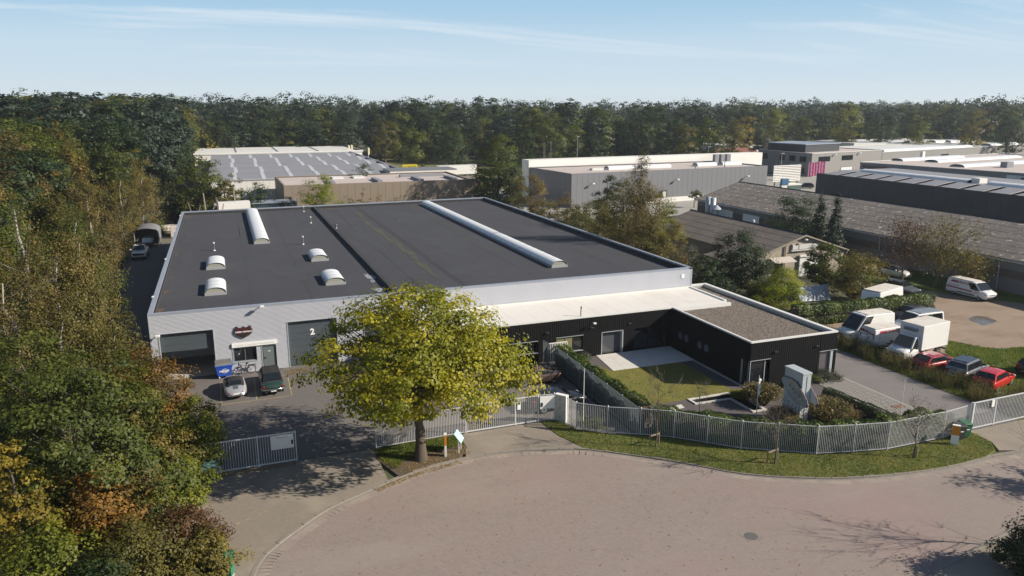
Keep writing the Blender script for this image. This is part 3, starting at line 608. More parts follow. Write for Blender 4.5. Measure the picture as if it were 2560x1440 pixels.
for k in range(2):
    a = 40.8+k*1.62; p = MB().box(a,AV+.25,.03,a+1.6,AV+.27,2.11).build('glass_door', M_win, annex); mb = MB(); mb.box(a,AV+.2,0,a+.06,AV+.3,2.12); mb.box(a+1.54,AV+.2,0,a+1.6,AV+.3,2.12); mb.build('door_frame', M_black, p)
for y in (-8.23,-9.2,-11.26,-12.25):
    mb = MB(); mb.tube((KU-.045,y,1.5),(KU+.05,y,1.5), .36, None, 28); w = mb.build('porthole', M_black, annex); mb = MB(); mb.tube((KU-.052,y,1.5),(KU-.046,y,1.5), .31, None, 28); mb.build('pane', glass('porthole_glass_%d' % (-y*10), (.10,.115,.15), .08), w)
p = MB().box(KU+.12,-17.92,.03,KU+.14,-17.08,2.05).build('glass_door', M_win, annex); MB().box(KU-.03,-17.08,0,KU+.1,-17.02,2.1).build('door_frame', M_trim, p)
p = MB().box(44.8,KV+.22,.03,46.64,KV+.24,2.15).build('window', M_win, annex); mb = MB(); mb.box(44.7,KV-.04,2.15,46.72,KV+.25,2.19); mb.box(46.30,KV+.15,0,46.36,KV+.26,2.15); mb.box(44.72,KV+.0,0,44.80,KV+.2,2.15); mb.build('window_frame', M_trim, p)
p = MB().box(51.8,KV+.22,.03,52.95,KV+.24,2.15).build('window', glass('pale_reflecting_glass', (.10,.095,.10), .08, 0, .9), annex); mb = MB(); mb.box(51.72,KV-.04,2.15,53.55,KV+.25,2.19); mb.build('window_frame', M_trim, p)
MB().box(52.96,KV+.05,0,53.22,KV+.3,2.15).build('pillar', M_trim, annex); MB().box(53.3,KV+.0,0,53.48,KV+.3,2.15).build('pillar', M_blk, annex)
for (x, y, z, rz), lb in zip(((32.0,AV,2.7,0),(36.35,AV,2.7,0),(40.2,AV,2.7,0),(47.13,KV,2.72,0),(51.32,KV,2.72,0)), ('black wall light over the gap between the two annex windows','black wall light left of the annex courtyard door','black wall light between the courtyard doors','black wall light over the corner window of the black wing','black wall light near the right end of the black wing')):
    t = thing('wall_light', lb, 'lamp', (x,y,z), rz, 'black wall lights on the annex')
    MB().box(-.16,-.20,-.02,.16,0,.05).build('housing', layered('anodised_grey', (.07,.07,.072), [], .4, .5) if 'anodised_grey' not in MATS else MATS['anodised_grey'], t); MB().box(-.12,-.16,-.035,.12,-.02,-.022).build('lens', M_lun, t)
floodlight(36.4,-6.98,3.2,'white camera lamp high on the black courtyard wall','lamps of the black annex',0,.8)
t = thing('flue', 'slender rusty vent pipe standing on the white annex roof', 'vent pipe', (*G(1452,790,3.7),AZ-.1)); MB().path([(0,0,0),(0,0,.5),(.03,0,.75)], .05, 8).build('pipe', M_rust, t); MB().tube((.03,0,.75),(.03,0,.9), .09, .06, 8).build('cap', M_rust, t)
floodlight(53.75,-17.4,3.05,'white lamp on the far right corner of the black wing','lamps of the black annex',R(90),.9)
# ================================================================ neighbouring sheds and halls
M_tan = layered('tan_panels', (.235,.190,.145), [((.205,.165,.125), .25, .45, .7, .5), ((.26,.215,.17), 2, .55, .8, .3)], .6)
M_greyp = layered('grey_panels', (.165,.17,.185), [((.145,.15,.165), .2, .45, .7, .5)], .55)
M_pinkroof = layered('pale_pink_roof', (.46,.40,.38), [((.38,.33,.31), .12, .45, .7, .6), ((.52,.47,.44), .6, .5, .75, .5)], .85)
M_wht = layered('white_wall', (.70,.69,.66), [((.60,.59,.56), .3, .45, .7, .4)], .6)
M_navy = layered('navy_cladding', (.026,.030,.040), [((.034,.037,.046), .5, .45, .7, .6)], .6)
M_fibre = layered('fibre_cement_roof', (.150,.135,.124), [((.11,.098,.090), .12, .45, .65, .7, (.3,1.2,1)), ((.185,.170,.152), .5, .5, .72, .6), ((.46,.44,.41), 1.7, .57, .66, .85, (1.2,.8,1)), ((.075,.066,.060), 1.1, .52, .68, .7), ((.40,.38,.35), 4.5, .60, .70, .6)], .95)
M_fibre2 = layered('mossy_fibre_roof', (.125,.108,.097), [((.095,.080,.072), .25, .45, .65, .7), ((.17,.145,.125), .8, .5, .72, .6), ((.36,.33,.30), 2.2, .62, .72, .6), ((.07,.058,.048), 1.4, .52, .70, .6)], .95)
M_conc = layered('weathered_render', (.33,.285,.235), [((.26,.225,.185), .5, .45, .68, .7), ((.38,.34,.29), 1.5, .5, .75, .5), ((.18,.155,.13), 2.5, .60, .8, .5, (1.5,1.5,.4))], .9)
M_cgrey = layered('grey_concrete_wall', (.19,.19,.195), [((.16,.16,.165), .3, .45, .7, .6), ((.22,.215,.21), 2, .55, .8, .4)], .9)
M_cbrown = layered('brown_brick_band', (.13,.10,.085), [((.10,.08,.07), 1, .45, .7, .5)], .9, brick=(.22,.08,.01,(.10,.09,.08),0))
M_ribgrey = layered('ribbed_grey_sheet', (.235,.24,.265), [((.20,.205,.23), .15, .45, .7, .5), ((.27,.275,.30), 1.2, .55, .8, .4)], .7, .1)
M_offgrey = layered('office_grey', (.23,.225,.22), [((.20,.195,.19), .2, .45, .7, .5)], .8)
M_brickred = layered('red_roof_tiles', (.20,.075,.06), [((.15,.06,.05), .6, .45, .7, .6)], .9)
def panel_row(parent, p0, p1, z0, z1, pitch, mat, name='wall_panel', t=.08, gap=.035):
    """separate wall panels with open joints between two plan points; outside is to the right of p0->p1"""
    a = np.array(p0, float); b = np.array(p1, float); L = np.linalg.norm(b-a); n = max(1, round(L/pitch)); w = L/n; rz = math.atan2(*(b-a)[::-1])
    me = MB().box(gap/2,-t,0,w-gap/2,0,z1-z0).mesh(name, mat)
    for k in range(n): p = a+(b-a)*k/n; put(name, me, parent, (p[0],p[1],z0), rz)
def flat_hall(name, label, quad, h, wallm, roofm, cope=M_wcope, pitch=None, panels=(0,), par=.25, cat='building'):
    """quad: four plan corners, counter-clockwise, first edge faces the camera"""
    t = thing(name, label, cat); c = np.mean(quad, axis=0); sh = [tuple(c+(np.array(q)-c)*.998) for q in quad]
    MB().prism(sh, -.1, h-.4).build('wall', wallm, t); MB().prism([tuple(c+(np.array(q)-c)*.992) for q in quad], h-.4, h-par).build('roof', roofm, t)
    for i in range(4):
        a, b = quad[i], quad[(i+1)%4]
        if pitch and i in panels: panel_row(t, a, b, 0, h-.12, pitch, wallm)
        else: MB().beam(a, b, .2, h-.5, h-.12, 0, 1).build('parapet', wallm, t)
        MB().beam(a, b, .34, h-.12, h+.004*i, 0, 1).build('coping', cope, t)
    return t
def barrel(parent, p0, p1, w, z, rise, n, mat=M_poly, name='roof_light'):
    """vaulted roof light between two plan points, split in single panes"""
    a = np.array(p0, float); b = np.array(p1, float); L = np.linalg.norm(b-a); rz = math.atan2(*(b-a)[::-1]); l = L/n
    arc = [(-(w/2)*math.cos(math.pi*i/8), rise*math.sin(math.pi*i/8)) for i in range(9)]
    base = put(name, MB().box(0,-w/2,-.35,L,w/2,.0).mesh('curb', M_wcope), parent, (a[0],a[1],z), rz)
    mb = MB(); mb.rings([[(x,y,zz) for y, zz in arc] for x in (.02,l-.02)], caps=False, close=False); me = mb.mesh('pane', mat, True)
    for k in range(n): put('pane', me, base, (k*l,0,0))
    return base
# --- tan hall behind
tan = flat_hall('tan_hall', 'tan panelled flat roofed hall behind the dark roof', [(17.4,88.4),(55.6,88.1),(56,108.7),(17.2,108.7)], 7.0, M_tan, M_pinkroof, M_tan, 1.55, (0,3))
mb = MB(); mb.box(55.65,88.2,5.2,57.6,96,7.0); mb.build('canopy', M_tan, tan); MB().box(56.3,88.6,0,56.6,88.9,5.2).build('column', M_wht, tan)
mb = MB(); mb.box(42.6,108.9,0,58.6,117,7.4); mb.build('rear_block', M_wht, tan); MB().box(42.5,108.8,7.4,58.7,117.1,7.52).build('rear_roof', M_greyp, tan)
for x in (26.5,36,44.6,52): 
    MB().box(x,89.4,6.75,x+1.0,97,7.25).build('roof_duct', M_ribgrey, tan)
MB().box(43,100,6.75,53,101.2,7.3).build('roof_duct', M_ribgrey, tan)
for x in (28.5,33.0): MB().box(x,101,6.75,x+2.4,104.5,7.1).build('roof_light', M_wcope, tan)
# --- hall with striped vaulted roof
M_strip = layered('dull_rooflight', (.46,.48,.51), [((.38,.40,.43), .6, .45, .7, .5)], .5)
st = thing('striped_hall', 'wide hall with grey sheet roof chequered by pale rooflight strips', 'building')
MB().box(4,111.2,-.1,47.3,199,5.6).build('wall', M_wht, st); panel_row(st, (4,111.1), (47.3,111.1), 0, 6.4, 1.2, M_wht)
for k in range(5):
    v0 = 111+k*17.4; prof = [(v0,6.35),(v0+4,6.85),(v0+8.7,7.05),(v0+13.4,6.85),(v0+17.2,6.35),(v0+17.2,6.0),(v0,6.0)]
    MB().prism_axis(prof, 3.6, 47.5, 'x').build('roof_bay', M_ribgrey, st)
    for j in range(7 if k else 6):
        u = 8.6+j*6.0+(k%2)*.55; d = .03
        mb = MB(); mb.prism_axis([(v0+.4,6.42+d),(v0+4,6.85+d),(v0+8.7,7.05+d),(v0+13.4,6.85+d),(v0+16.8,6.4+d),(v0+16.8,6.3),(v0+.4,6.3)], u, u+.85, 'x'); mb.build('skylight_strip', M_strip, st)
MB().box(47.5,111,5.5,48.1,199,7.0).build('parapet', M_ribgrey, st)
for k in range(1,6): MB().box(3.6,111+k*17.4-.35,6.2,47.4,111+k*17.4+.15,6.5).build('valley_gutter', M_pipe, st)
MB().box(-1.5,199.5,-.1,52,242,6.6).build('rear_wall', M_wht, st)
rr = MB().box(-1.6,199.4,6.6,52.1,242.1,6.8).build('rear_roof', M_wcope, st)
for k in range(4): MB().box(-1.6+13.4*k+12.9,199.4,6.8,-1.6+13.4*k+13.3,242,6.95).build('roof_joint', M_ribgrey, rr)
MB().box(-1.7,199.3,6.8,52.2,199.9,7.3).build('rear_parapet', M_wht, st); MB().box(52.0,199.9,6.8,52.6,242,7.3).build('rear_parapet', M_ribgrey, st)
# --- grey hall with the white block behind
gq = [(78.3,87.0),(134.2,90.8),(132.9,110.5),(76.6,107.2)]
gh = flat_hall('grey_hall', 'long grey panelled hall with pale flat roof behind the birch', gq, 7.5, M_greyp, M_pinkroof, M_greyp, 1.45, (0,3))
MB().prism([(76.4,107.3),(150,112.6),(149.6,116),(76.1,111)], 0, 9.2).build('rear_block', M_wht, gh)
for a, b in (((92,96.6),(99,97.1)),((101.5,97.3),(110,97.9)),((118,98.4),(124,98.8)),((126,99),(132,99.4))): barrel(gh, a, b, 2.2, 7.6, .55, 5)
MB().box(88,96.0,7.2,91,97.4,7.75).build('roof_light', M_wcope, gh)
for x, y in ((113.5,91.6),(122.5,92.4)): MB().box(x,y,7.2,x+.18,y+.18,8.6).build('vent_pipe', M_pipe, gh)
for k in range(3): MB().box(131+k*1.9,108.2,7.2,132.2+k*1.9,109.4,9.3).build('roof_fan', M_ribgrey, gh)
pl = MB().prism([(97,87.8),(134.2,90.3),(134.2,90.6),(97,88.1)], 0, 1.1).build('plinth', M_wht, gh)
dw = MB().prism([(77.9,90.2),(78.0,88.5),(77.9,88.5),(77.75,90.2)], 0, 3.6).build('door', M_ribgrey, gh)
dw = MB().prism([(102.2,88.3),(103.7,88.4),(103.7,88.3),(102.2,88.2)], .2, 2.8).build('door', M_dark, gh); MB().prism([(102.5,88.2),(103.4,88.26),(103.4,88.2),(102.5,88.14)], .5, 2.5).build('pane', M_poly, dw)
for x, y, lb in ((83.5,87.0,'left'),(106.5,88.6,'middle'),(127.5,90.0,'right')):
    floodlight(x, y-.3, 5.2, f'{lb} white floodlight on the long grey hall', 'floodlights on the grey hall', R(4), 1.6)
# slatted billboard frame at the end of the grey hall
bf = thing('slatted_screen', 'white louvred screen on posts at the right end of the grey hall', 'screen', (137.5,91.5,0), R(6))
for k in range(4): MB().box(k*2.6-.1,0,0,k*2.6+.1,.25,7.6).build('post', M_pipe, bf)
for k in range(10): MB().box(-.9,-.12,3.3+k*.42,8.6,-.02,3.58+k*.42).build('slat', M_wht, bf)
sm = thing('sign_totem', 'blue topped white sign pillar in front of the louvred screen', 'sign', (135.5,86.5,0)); MB().box(0,0,0,1.6,.5,3.0).build('pillar', M_wht, sm); MB().box(-.1,-.1,3.0,1.9,.6,4.5).build('sign_head', layered('blue_sign', (.03,.12,.24), [], .5), sm)
kiosk = thing('glass_kiosk', 'small glazed entrance lobby beside the sign pillar', 'kiosk', (138,87.5,0)); MB().box(0,0,2.7,4.5,3,3.0).build('roof', M_wht, kiosk); MB().box(.1,.1,0,4.4,2.9,2.7).build('glazing', glass('greenish_glass', (.10,.15,.14), .1), kiosk)
# --- long fibre cement shed
def gable_shed(name, label, u0, u1, v0, v1, ze, zr, roofm, wallm, rows, over=.35):
    t = thing(name, label, 'building'); um = (u0+u1)/2
    mb = MB(); mb.prism_axis([(u0,0),(u1,0),(u1,ze),(um,zr-.12),(u0,ze)], v0+.1, v1-.1, 'y'); mb.build('wall', wallm, t)
    pitch = .30
    for side in (0,1):
        for k in range(rows):
            f0 = k/rows; f1 = (k+1)/rows+.012
            e0 = u0-over if side == 0 else u1+over; xa = e0+(um-e0)*f0; xb = e0+(um-e0)*min(f1,1); za = ze-.12+(zr-ze+.12)*f0; zb = ze-.12+(zr-ze+.12)*min(f1,1)
            n = int((v1-v0+2*over)/pitch)*2; ys = v0-over+np.arange(n+1)*pitch/2; dz = np.where(np.arange(n+1)%2, .045, 0)+.035*(1-0)  # courses lap over the one below
            V = []
            for y, d in zip(ys, dz): V += [(xa,y,za+d+.022),(xb,y,zb+d)]
            mb = MB(); mb.add(V, [((2*i,2*i+2,2*i+3,2*i+1) if side else (2*i,2*i+1,2*i+3,2*i+2)) for i in range(n)]); mb.build('roof_course', roofm, t)
    MB().prism_axis([(um-.22,zr-.02),(um,zr+.16),(um+.22,zr-.02)], v0-over, v1+over, 'y').build('ridge_cap', M_black, t)
    return t
s1 = gable_shed('long_shed', 'long low shed with weathered corrugated fibre cement roof', 94.6, 114.4, -42, 62.6, 4.1, 7.0, M_fibre, M_cgrey, 6)
MB().box(94.52,-42,1.75,94.6,62.4,2.75).build('brick_band', M_cbrown, s1)
MB().box(94.05,-42,3.78,94.22,62.8,3.95).build('gutter', M_trim, s1)
for y in (-24,-1.5,16.8,36,52): MB().path([(94.14,y,3.8),(94.3,y,3.5),(94.45,y,3.3),(94.45,y,.0)], .06, 8).build('downpipe', M_trim, s1)
for y in (43.5,51.0):
    w = MB().box(94.46,y,1.0,94.58,y+4.5,3.0).build('window', M_wht, s1)
    for k in range(4): MB().box(94.44,y+.12+k*1.1,1.12,94.46,y+1.06+k*1.1,2.88).build('pane', M_poly, w)
for y, r, h in ((57.5,.55,5.0),(56.0,.55,5.0)): MB().tube((93.6,y,0),(93.6,y,h), r, None, 14).build('flue_pipe', M_trim, s1, True)
c = MB(); c.tube((92.6,53.5,0),(92.6,53.5,3.0), .5, None, 14); c.tube((92.6,53.5,3.2),(92.6,53.5,4.0), 1.1, .1, 14); tag(c.build('chimney_cowl', M_trim), 'round metal cowl with pointed cap beside the long shed', 'chimney')
# --- smaller gabled workshop
s2 = gable_shed('workshop', 'smaller gabled workshop with pale rendered front and brown roof', 70.4, 84.6, 13.4, 39.3, 3.2, 5.5, M_fibre2, M_conc, 5)
mb = MB(); mb.prism_axis([(70.0,3.12),(77.5,5.56),(85.0,3.12),(85.0,2.98),(77.5,5.40),(70.0,2.98)], 12.95, 13.35, 'y'); mb.build('bargeboard', M_conc, s2)
w = MB().box(75.6,13.3,3.55,80.0,13.5,4.35).build('window', M_conc, s2)
for k, (a, b) in enumerate(((75.7,76.6),(76.75,78.9),(79.05,79.9))): MB().box(a,13.25,3.65,b,13.3,4.28).build('pane', M_pale, w)
MB().box(75.5,13.2,3.45,80.1,13.3,3.55).build('sill', M_pale, s2)
d = MB().box(77.0,13.2,0,80.2,13.42,2.6).build('roller_door', M_wht, s2); MB().box(76.9,13.05,2.6,80.3,13.4,2.85).build('door_box', M_wht, d)
MB().box(73.2,13.28,0,74.4,13.45,2.1).build('door', M_dark, s2)
for x in (74.6,80.9): MB().box(x,13.25,0,x+.2,13.4,4.2 if x < 77 else 4.1).build('pilaster', M_conc, s2)
cn = MB(); cn.add([(72.0,13.3,2.75),(75.4,13.3,2.75),(75.6,12.1,2.25),(72.2,12.1,2.25),(72.0,13.3,2.81),(75.4,13.3,2.81),(75.6,12.1,2.31),(72.2,12.1,2.31)], [(0,1,2,3),(4,7,6,5),(0,4,5,1),(1,5,6,2),(2,6,7,3),(3,7,4,0)])
cn.build('canopy', layered('canopy_sheet', (.46,.42,.38), [], .5), s2)
MB().path([(84.9,13.1,3.0),(84.75,13.1,2.6),(84.65,13.2,2.4),(84.65,13.2,0)], .05, 8).build('downpipe', M_trim, s2)
floodlight(77.4,12.95,4.95,'white lamp below the peak of the rendered workshop gable','lamps of the workshop',0,1.0)
t = thing('roof_vent', 'small mushroom vent on the workshop roof', 'vent pipe', (79.3,26,4.6)); MB().tube((0,0,0),(0,0,.9), .14, None, 10).build('pipe', M_pale, t); MB().tube((0,0,.85),(0,0,1.1), .25, .12, 10).build('cap', M_pale, t)
lean = thing('timber_shed', 'low weathered timber lean-to beside the dark roofed hall', 'shed', (66.8,13.5,0)); M_plank = layered('old_planks', (.15,.13,.115), [((.10,.085,.075), 2, .45, .7, .7, (.4,.4,4))], .9)
for k in range(9): MB().box(0,-.04,k*.26,3.2,.0,k*.26+.245).build('plank', M_plank, lean)
for k in range(9): MB().box(-.04,0,k*.26,.0,6,k*.26+.245).build('plank', M_plank, lean)
MB().box(.0,.01,0,3.2,6,2.3).build('core', M_dark, lean); MB().prism_axis([(-.4,2.35),(3.4,3.1),(3.4,3.25),(-.4,2.5)], -.5, 6.3, 'y').build('roof', M_fibre2, lean)
# --- navy hall with roof lights
nv = thing('navy_hall', 'long dark navy hall with rows of white roof lights', 'building')
MB().box(130.5,-40,-.1,152,69.6,7.4).build('wall', M_navy, nv)
n = 40
for k in range(n):
    y = -40+k*109.6/n; MB().box(130.42,y+.02,0,130.5,y+109.6/n-.02,7.5).build('wall_panel', M_navy, nv)
for k in range(22):
    y = -39+k*4.9; mb = MB(); mb.add([(130.6,y,7.42),(136.2,y+.6,8.0),(136.2,y+4.6,8.0),(130.6,y+4.0,7.42)], [(0,1,2,3)]); mb.add([(130.6,y,7.46),(136.2,y+.6,8.04),(136.2,y+.78,8.04),(130.6,y+.18,7.46)], [(0,1,2,3)], 1); mb.build('roof_sheet', [M_ribgrey, M_wht], nv)
for a, b in ((-38,2),(6,34),(38,64)): barrel(nv, (138.5,a), (138.5,b), 2.8, 8.0, .6, 10)
MB().box(136.2,-40,7.4,152,69,8.0).build('roof', M_ribgrey, nv)
for y in (4.2,36.0): MB().box(137.8,y,8.0,139.8,y+1.6,8.9).build('roof_light', M_wht, nv)
uu = tag(MB().box(128.4,4.5,5.2,130.2,13.5,6.5).build('air_handling_unit', M_wht), 'white box units mounted low on the dark navy wall', 'ventilation unit')
# --- office block and others to the right
of = flat_hall('office_block', 'two storey grey office block with black windows behind the pink banners', [(182.3,128.6),(220,136.8),(214,166),(182,154.5)], 7.4, M_offgrey, M_pinkroof, M_wcope)
def wall_window(parent, p0, p1, s0, s1, z0, z1, panes, gl=M_win):
    a = np.array(p0, float); b = np.array(p1, float); L = np.linalg.norm(b-a); rz = math.atan2(*(b-a)[::-1]); q = a+(b-a)*s0/L
    o = put('window', MB().box(0,-.06,0,s1-s0,-.01,z1-z0).mesh('window', M_black), parent, (q[0],q[1],z0), rz); w = (s1-s0)/panes
    me = MB().box(.07,-.10,.1,w-.07,-.06,z1-z0-.1).mesh('pane', gl)
    for k in range(panes): put('pane', me, o, (k*w,0,0))
    return o
fr = ((182.3,128.6),(220,136.8)); lf = ((182,154.5),(182.3,128.6))
for a in (3.5,15.8): wall_window(of, *fr, a, a+6, 4.6, 6.2, 3)
for a in (15.8,29): wall_window(of, *fr, a, a+6, 1.2, 2.4, 4, M_poly)
for a, w in ((1.0,4),(11,2.5),(15.5,3),(20.5,3)): wall_window(of, *lf, a, a+w, 4.4, 6.2, 2)
wall_window(of, *lf, 20, 23, .8, 2.6, 2)
MB().prism([(186,136),(204,140),(199,158),(184,152)], 7.1, 9.6).build('roof_storey', M_navy, of); MB().prism([(185.7,135.7),(204.3,139.8),(199.2,158.3),(183.7,152.3)], 9.6, 9.85).build('upper_roof', M_cope, of)
MB().box(184.5,150,7.1,186,151.5,8.6).build('roof_fan', M_ribgrey, of)
for s, lb in ((11.5,'left'),(25.0,'right')):
    p = np.array(fr[0])+(np.array(fr[1])-np.array(fr[0]))*s/38.6; floodlight(p[0], p[1]-.3, 6.7, f'{lb} white floodlight on the grey office block', 'floodlights on the office block', R(12), 1.8)
e2q = flat_hall('long_office_wing', 'long low grey wing running right from the office block', [(220.3,137),(330,160),(322,190),(214,166.2)], 6.6, M_offgrey, M_wcope, M_wcope)
barrel(e2q, (224,142), (282,154), 4, 6.6, .6, 12); barrel(e2q, (296,157), (322,163), 4, 6.6, .6, 6)
wall_window(e2q, (220.3,137), (330,160), 38, 43, 3.0, 4.6, 2)
sq = flat_hall('shop_building', 'grey single storey shop row with dark shopfronts on the right', [(183.5,110),(192,64),(262,74),(262,126)], 5.9, M_greyp, M_pinkroof, M_wcope)
sw = ((183.5,110),(192,64)); 
for a, w, z0, z1 in ((1,7.5,2.2,5.0),(9.5,5.5,2.2,4.4),(16,3,2.4,4.6),(20.5,2.6,2.4,4.6),(25,2.6,2.2,4.6),(29,5.5,2.2,4.2)): wall_window(sq, *sw, a, a+w, z0, z1, 3 if w > 4 else 2)
p = np.array(sw[0]); q = np.array(sw[1]); dv = (q-p)/np.linalg.norm(q-p); rz = math.atan2(dv[1],dv[0])
sg = put('billboard', MB().box(0,-.2,0,6.0,-.05,2.6).mesh('billboard', layered('pale_blue_board', (.50,.55,.60), [((.62,.64,.66), .6, .45, .6, .8)], .5)), None, (*(p+dv*41),2.6), rz); tag(sg, 'pale blue and white board on the shop row wall', 'sign')
MB().box(3.4,-.24,1.7,5.6,-.2,2.2).build('print_patch', layered('dark_blue_print', (.02,.03,.06), [], .5), sg)
mb = MB(); mb.add([(.0,-.23,0),(0,-.23,1.6),(.5,-.23,.7),(1.6,-.23,.45),(2.6,-.23,.7),(3.2,-.23,.35),(5,-.23,.3),(5.4,-.23,1.2),(6,-.23,.9),(6,-.23,0)], [tuple(range(10))[::-1]]); mb.build('print_patch', layered('navy_print', (.03,.05,.10), [], .5), sg)
for a, b in (((196,88),(236,94)),((205,104),(250,111)),((240,82),(262,85)),((200,112),(232,117))): barrel(sq, a, b, 4.2, 5.8, .65, 10)
MB().box(206,81,5.6,208.5,83,7.2).build('roof_fan', M_ribgrey, sq); MB().box(215,116,5.6,216,117,8).build('vent_pipe', M_wht, sq)
# magenta banners
M_mag = layered('magenta_banner', (.62,.03,.22), [((.70,.06,.30), 1.5, .45, .7, .5)], .7)
for k, (x, y, lb) in enumerate(((1003,455,'leftmost'),(1018,458,'middle'),(1034,455,'rightmost'))):
    px = {0:2017.5,1:2031,2:2045}[k]; g = G(px, 466-k*2, 0)
    t = thing('banner_flag', f'{lb} tall magenta banner with white lettering in front of the office', 'flag', (g[0],g[1],0), -YAW, 'magenta banners')
    MB().tube((0,0,0),(0,0,6.8), .07, .05, 8).build('flagpole', M_wht, t); b = MB().box(.15,-.02,2.8,1.5,.02,6.6).build('banner', M_mag, t)
    [MB().box(.6,-.03,3.1+j*.42,1.05-.08*(j%3),-.022,3.1+j*.42+.26).build('print_mark', M_wht, b) for j in range(8)]
# far white halls, red roof
def gq4(x0, y0, x1, y1, z, depth):
    a = np.array(G(x0,y0,z)); b = np.array(G(x1,y1,z)); t = (b-a)/np.linalg.norm(b-a); n = np.array([-t[1],t[0]])*depth; return [tuple(a),tuple(b),tuple(b+n),tuple(a+n)]
w1 = flat_hall('white_hall', 'far white hall half hidden by trees at the right edge of the wood', gq4(2135,358,2448,351,7,28), 7, M_wht, M_wcope)
for k in range(3): 
    p = G(2330+k*38,354,7.2); q = G(2360+k*38,353.4,7.2); barrel(w1, p, q, 4, 7.1, .7, 4)
w2 = flat_hall('white_hall', 'far white hall just left of the grey office block', gq4(1812,364,1905,362,6,20), 6, M_wht, M_wcope)
rb = thing('brick_house', 'long low house with dull red tiled roof left of the office block', 'house'); q4 = gq4(1795,388,1900,385,3,9)
MB().prism(q4, 0, 3).build('wall', M_conc, rb); a, b, c2, d2 = [np.array(p) for p in q4]; m1 = (a+d2)/2; m2 = (b+c2)/2
mb = MB(); mb.add([(*a,3),(*b,3),(*m2,5.4),(*m1,5.4),(*c2,3),(*d2,3)], [(0,1,2,3),(2,4,5,3),(0,3,5),(1,4,2)]); mb.build('roof', M_brickred, rb)
# blue sheet shed and stone yard behind the hall
bs = thing('blue_shed', 'small blue ribbed metal shed behind the back edge of the hall', 'shed', (*G(622,540,0),0)); g = atY(622,497,84); bs.location = (g[0],84,0); M_bluesheet = layered('blue_grey_sheet', (.06,.095,.13), [], .5, .2)
mb = MB(); ribbed_v(mb, (0,0), (8.6,0), 0, 4.2, .4, .06); mb.box(0,.05,0,8.6,4,4.2); mb.build('wall', M_bluesheet, bs); MB().box(-.1,-.25,4.2,8.7,4.1,4.4).build('roof', M_cope, bs)
M_marble = layered('pink_stone', (.52,.47,.43), [((.38,.33,.30), 2, .45, .7, .6)], .8)
for k, (px, py, sx, sy, sz) in enumerate(((405,545,3.2,1.5,1.6),(420,560,2.6,2.2,.9),(436,545,1.8,1.6,2.2),(440,575,1.6,2.4,1.9),(452,540,1.2,1.2,2.5))):
    g = G(px,py+18,0)
    o = put('stone_block', MB().box(-sx/2,-sy/2,0,sx/2,sy/2,sz).mesh('stone_block', M_marble), None, (g[0],g[1]+1,0), rng.uniform(-.4,.4)); b = o.modifiers.new('bevel','BEVEL'); b.width=.06; b.segments=1
    tag(o, ['long pale stone block farthest left in the stone yard','flat pale stone slab low in the stone yard','upright pinkish stone block in the stone yard','pale stone block nearest the hall\'s back left corner','tall narrow stone block behind the stone yard'][k], 'stone block', 'stone blocks behind the hall')
cc = tag(put('storage_container', MB().box(0,0,0,5.2,2.3,2.6).mesh('storage_container', M_wht), None, (*atY(545,520,76)[:2],1.6), R(4)), 'cream coloured site container just behind the hall roof', 'container'); cc.location = (atY(547,522,74)[0],74,3.2)
MB().box(-.2,-.2,-3.4,5.4,2.6,-.0).build('base', M_conc, cc)
for k, (px, h) in enumerate(((494,6.4),(519,7.6),(531,6.2),(538,6.0),(551,6.9),(595,7.8),(470,6.0))):
    g = atY(px, 530, 73+k%3); o = put('timber_post', MB().box(-.09,-.09,0,.09,.09,h).mesh('timber_post', M_conc if k%2 else M_plank), None, (g[0],g[1],0)); o.rotation_euler = (0,R((-12,-3,9,14,-4,-3,20)[k]),0)
    tag(o, ('third post from the left of the leaning posts behind the hall, pale', 'tall upright post in the middle of the posts behind the hall', 'short leaning post right of the tall upright one behind the hall', 'short post leaning right in the middle behind the hall', 'grey post just left of the cream container behind the hall', 'tall lone post right of the cream container behind the hall', 'leftmost, most tilted post behind the hall\'s back left corner')[k], 'post', 'leaning posts behind the hall')
# street lamps, mast and small far things
M_galv = layered('galvanised_steel', (.42,.43,.44), [((.34,.35,.36), 4, .45, .7, .4)], .4, .6)
def street_lamp(px, ytop, dist_y, label, grp='street lamps behind the halls'):
    x, y, z = atY(px, ytop, dist_y); t = thing('street_lamp', label, 'street lamp', (x,y,0), 0, grp)
    MB().tube((0,0,0),(0,0,z), .12, .07, 8).build('pole', M_galv, t); MB().box(-.15,-.9,z,.15,.2,z+.15).build('lamp_head', M_wht, t)
for px, yt, dy, lb in ((548,348,248,'leftmost street lamp behind the striped roof'),(712,348,250,'street lamp behind the middle of the striped roof'),(899,346,235,'tall street lamp beside the flag poles right of the striped roof'),(1444,342,160,'street lamp in front of the wood left of the birch top'),(1771,367,128,'street lamp behind the right part of the grey hall'),(2212,402,120,'street lamp in front of the shop row'),(2492,430,80,'street lamp at the far right before the shop row'),(1955,384,118,'street lamp in front of the office block left wall')): street_lamp(px, yt, dy, lb)
for k, (px, yt) in enumerate(((871,362),(878,361),(885,368),(920,368))):
    x, y, z = atY(px, yt, 215); t = thing('flagpole', ('leftmost','second from left','third from left','rightmost, lone')[k]+' thin flagpole with pale flag beyond the striped roof', 'flagpole', (x,y,0), 0, 'flagpoles beyond the striped roof'); MB().tube((0,0,0),(0,0,z), .09, .06, 6).build('pole', M_wht, t); MB().prism_axis([(.06,z-2.8),(.55,z-2.6),(.6,z-.3),(.06,z-.2)], -.03, .03).build('flag', layered('cream_flag', (.62,.55,.35), [], .8) if 'cream_flag' not in MATS else MATS['cream_flag'], t)
x, y, z = atY(1372, 345, 172); t = thing('lattice_mast', 'two slim lattice antenna masts before the dark wood', 'mast', (x,y,0))
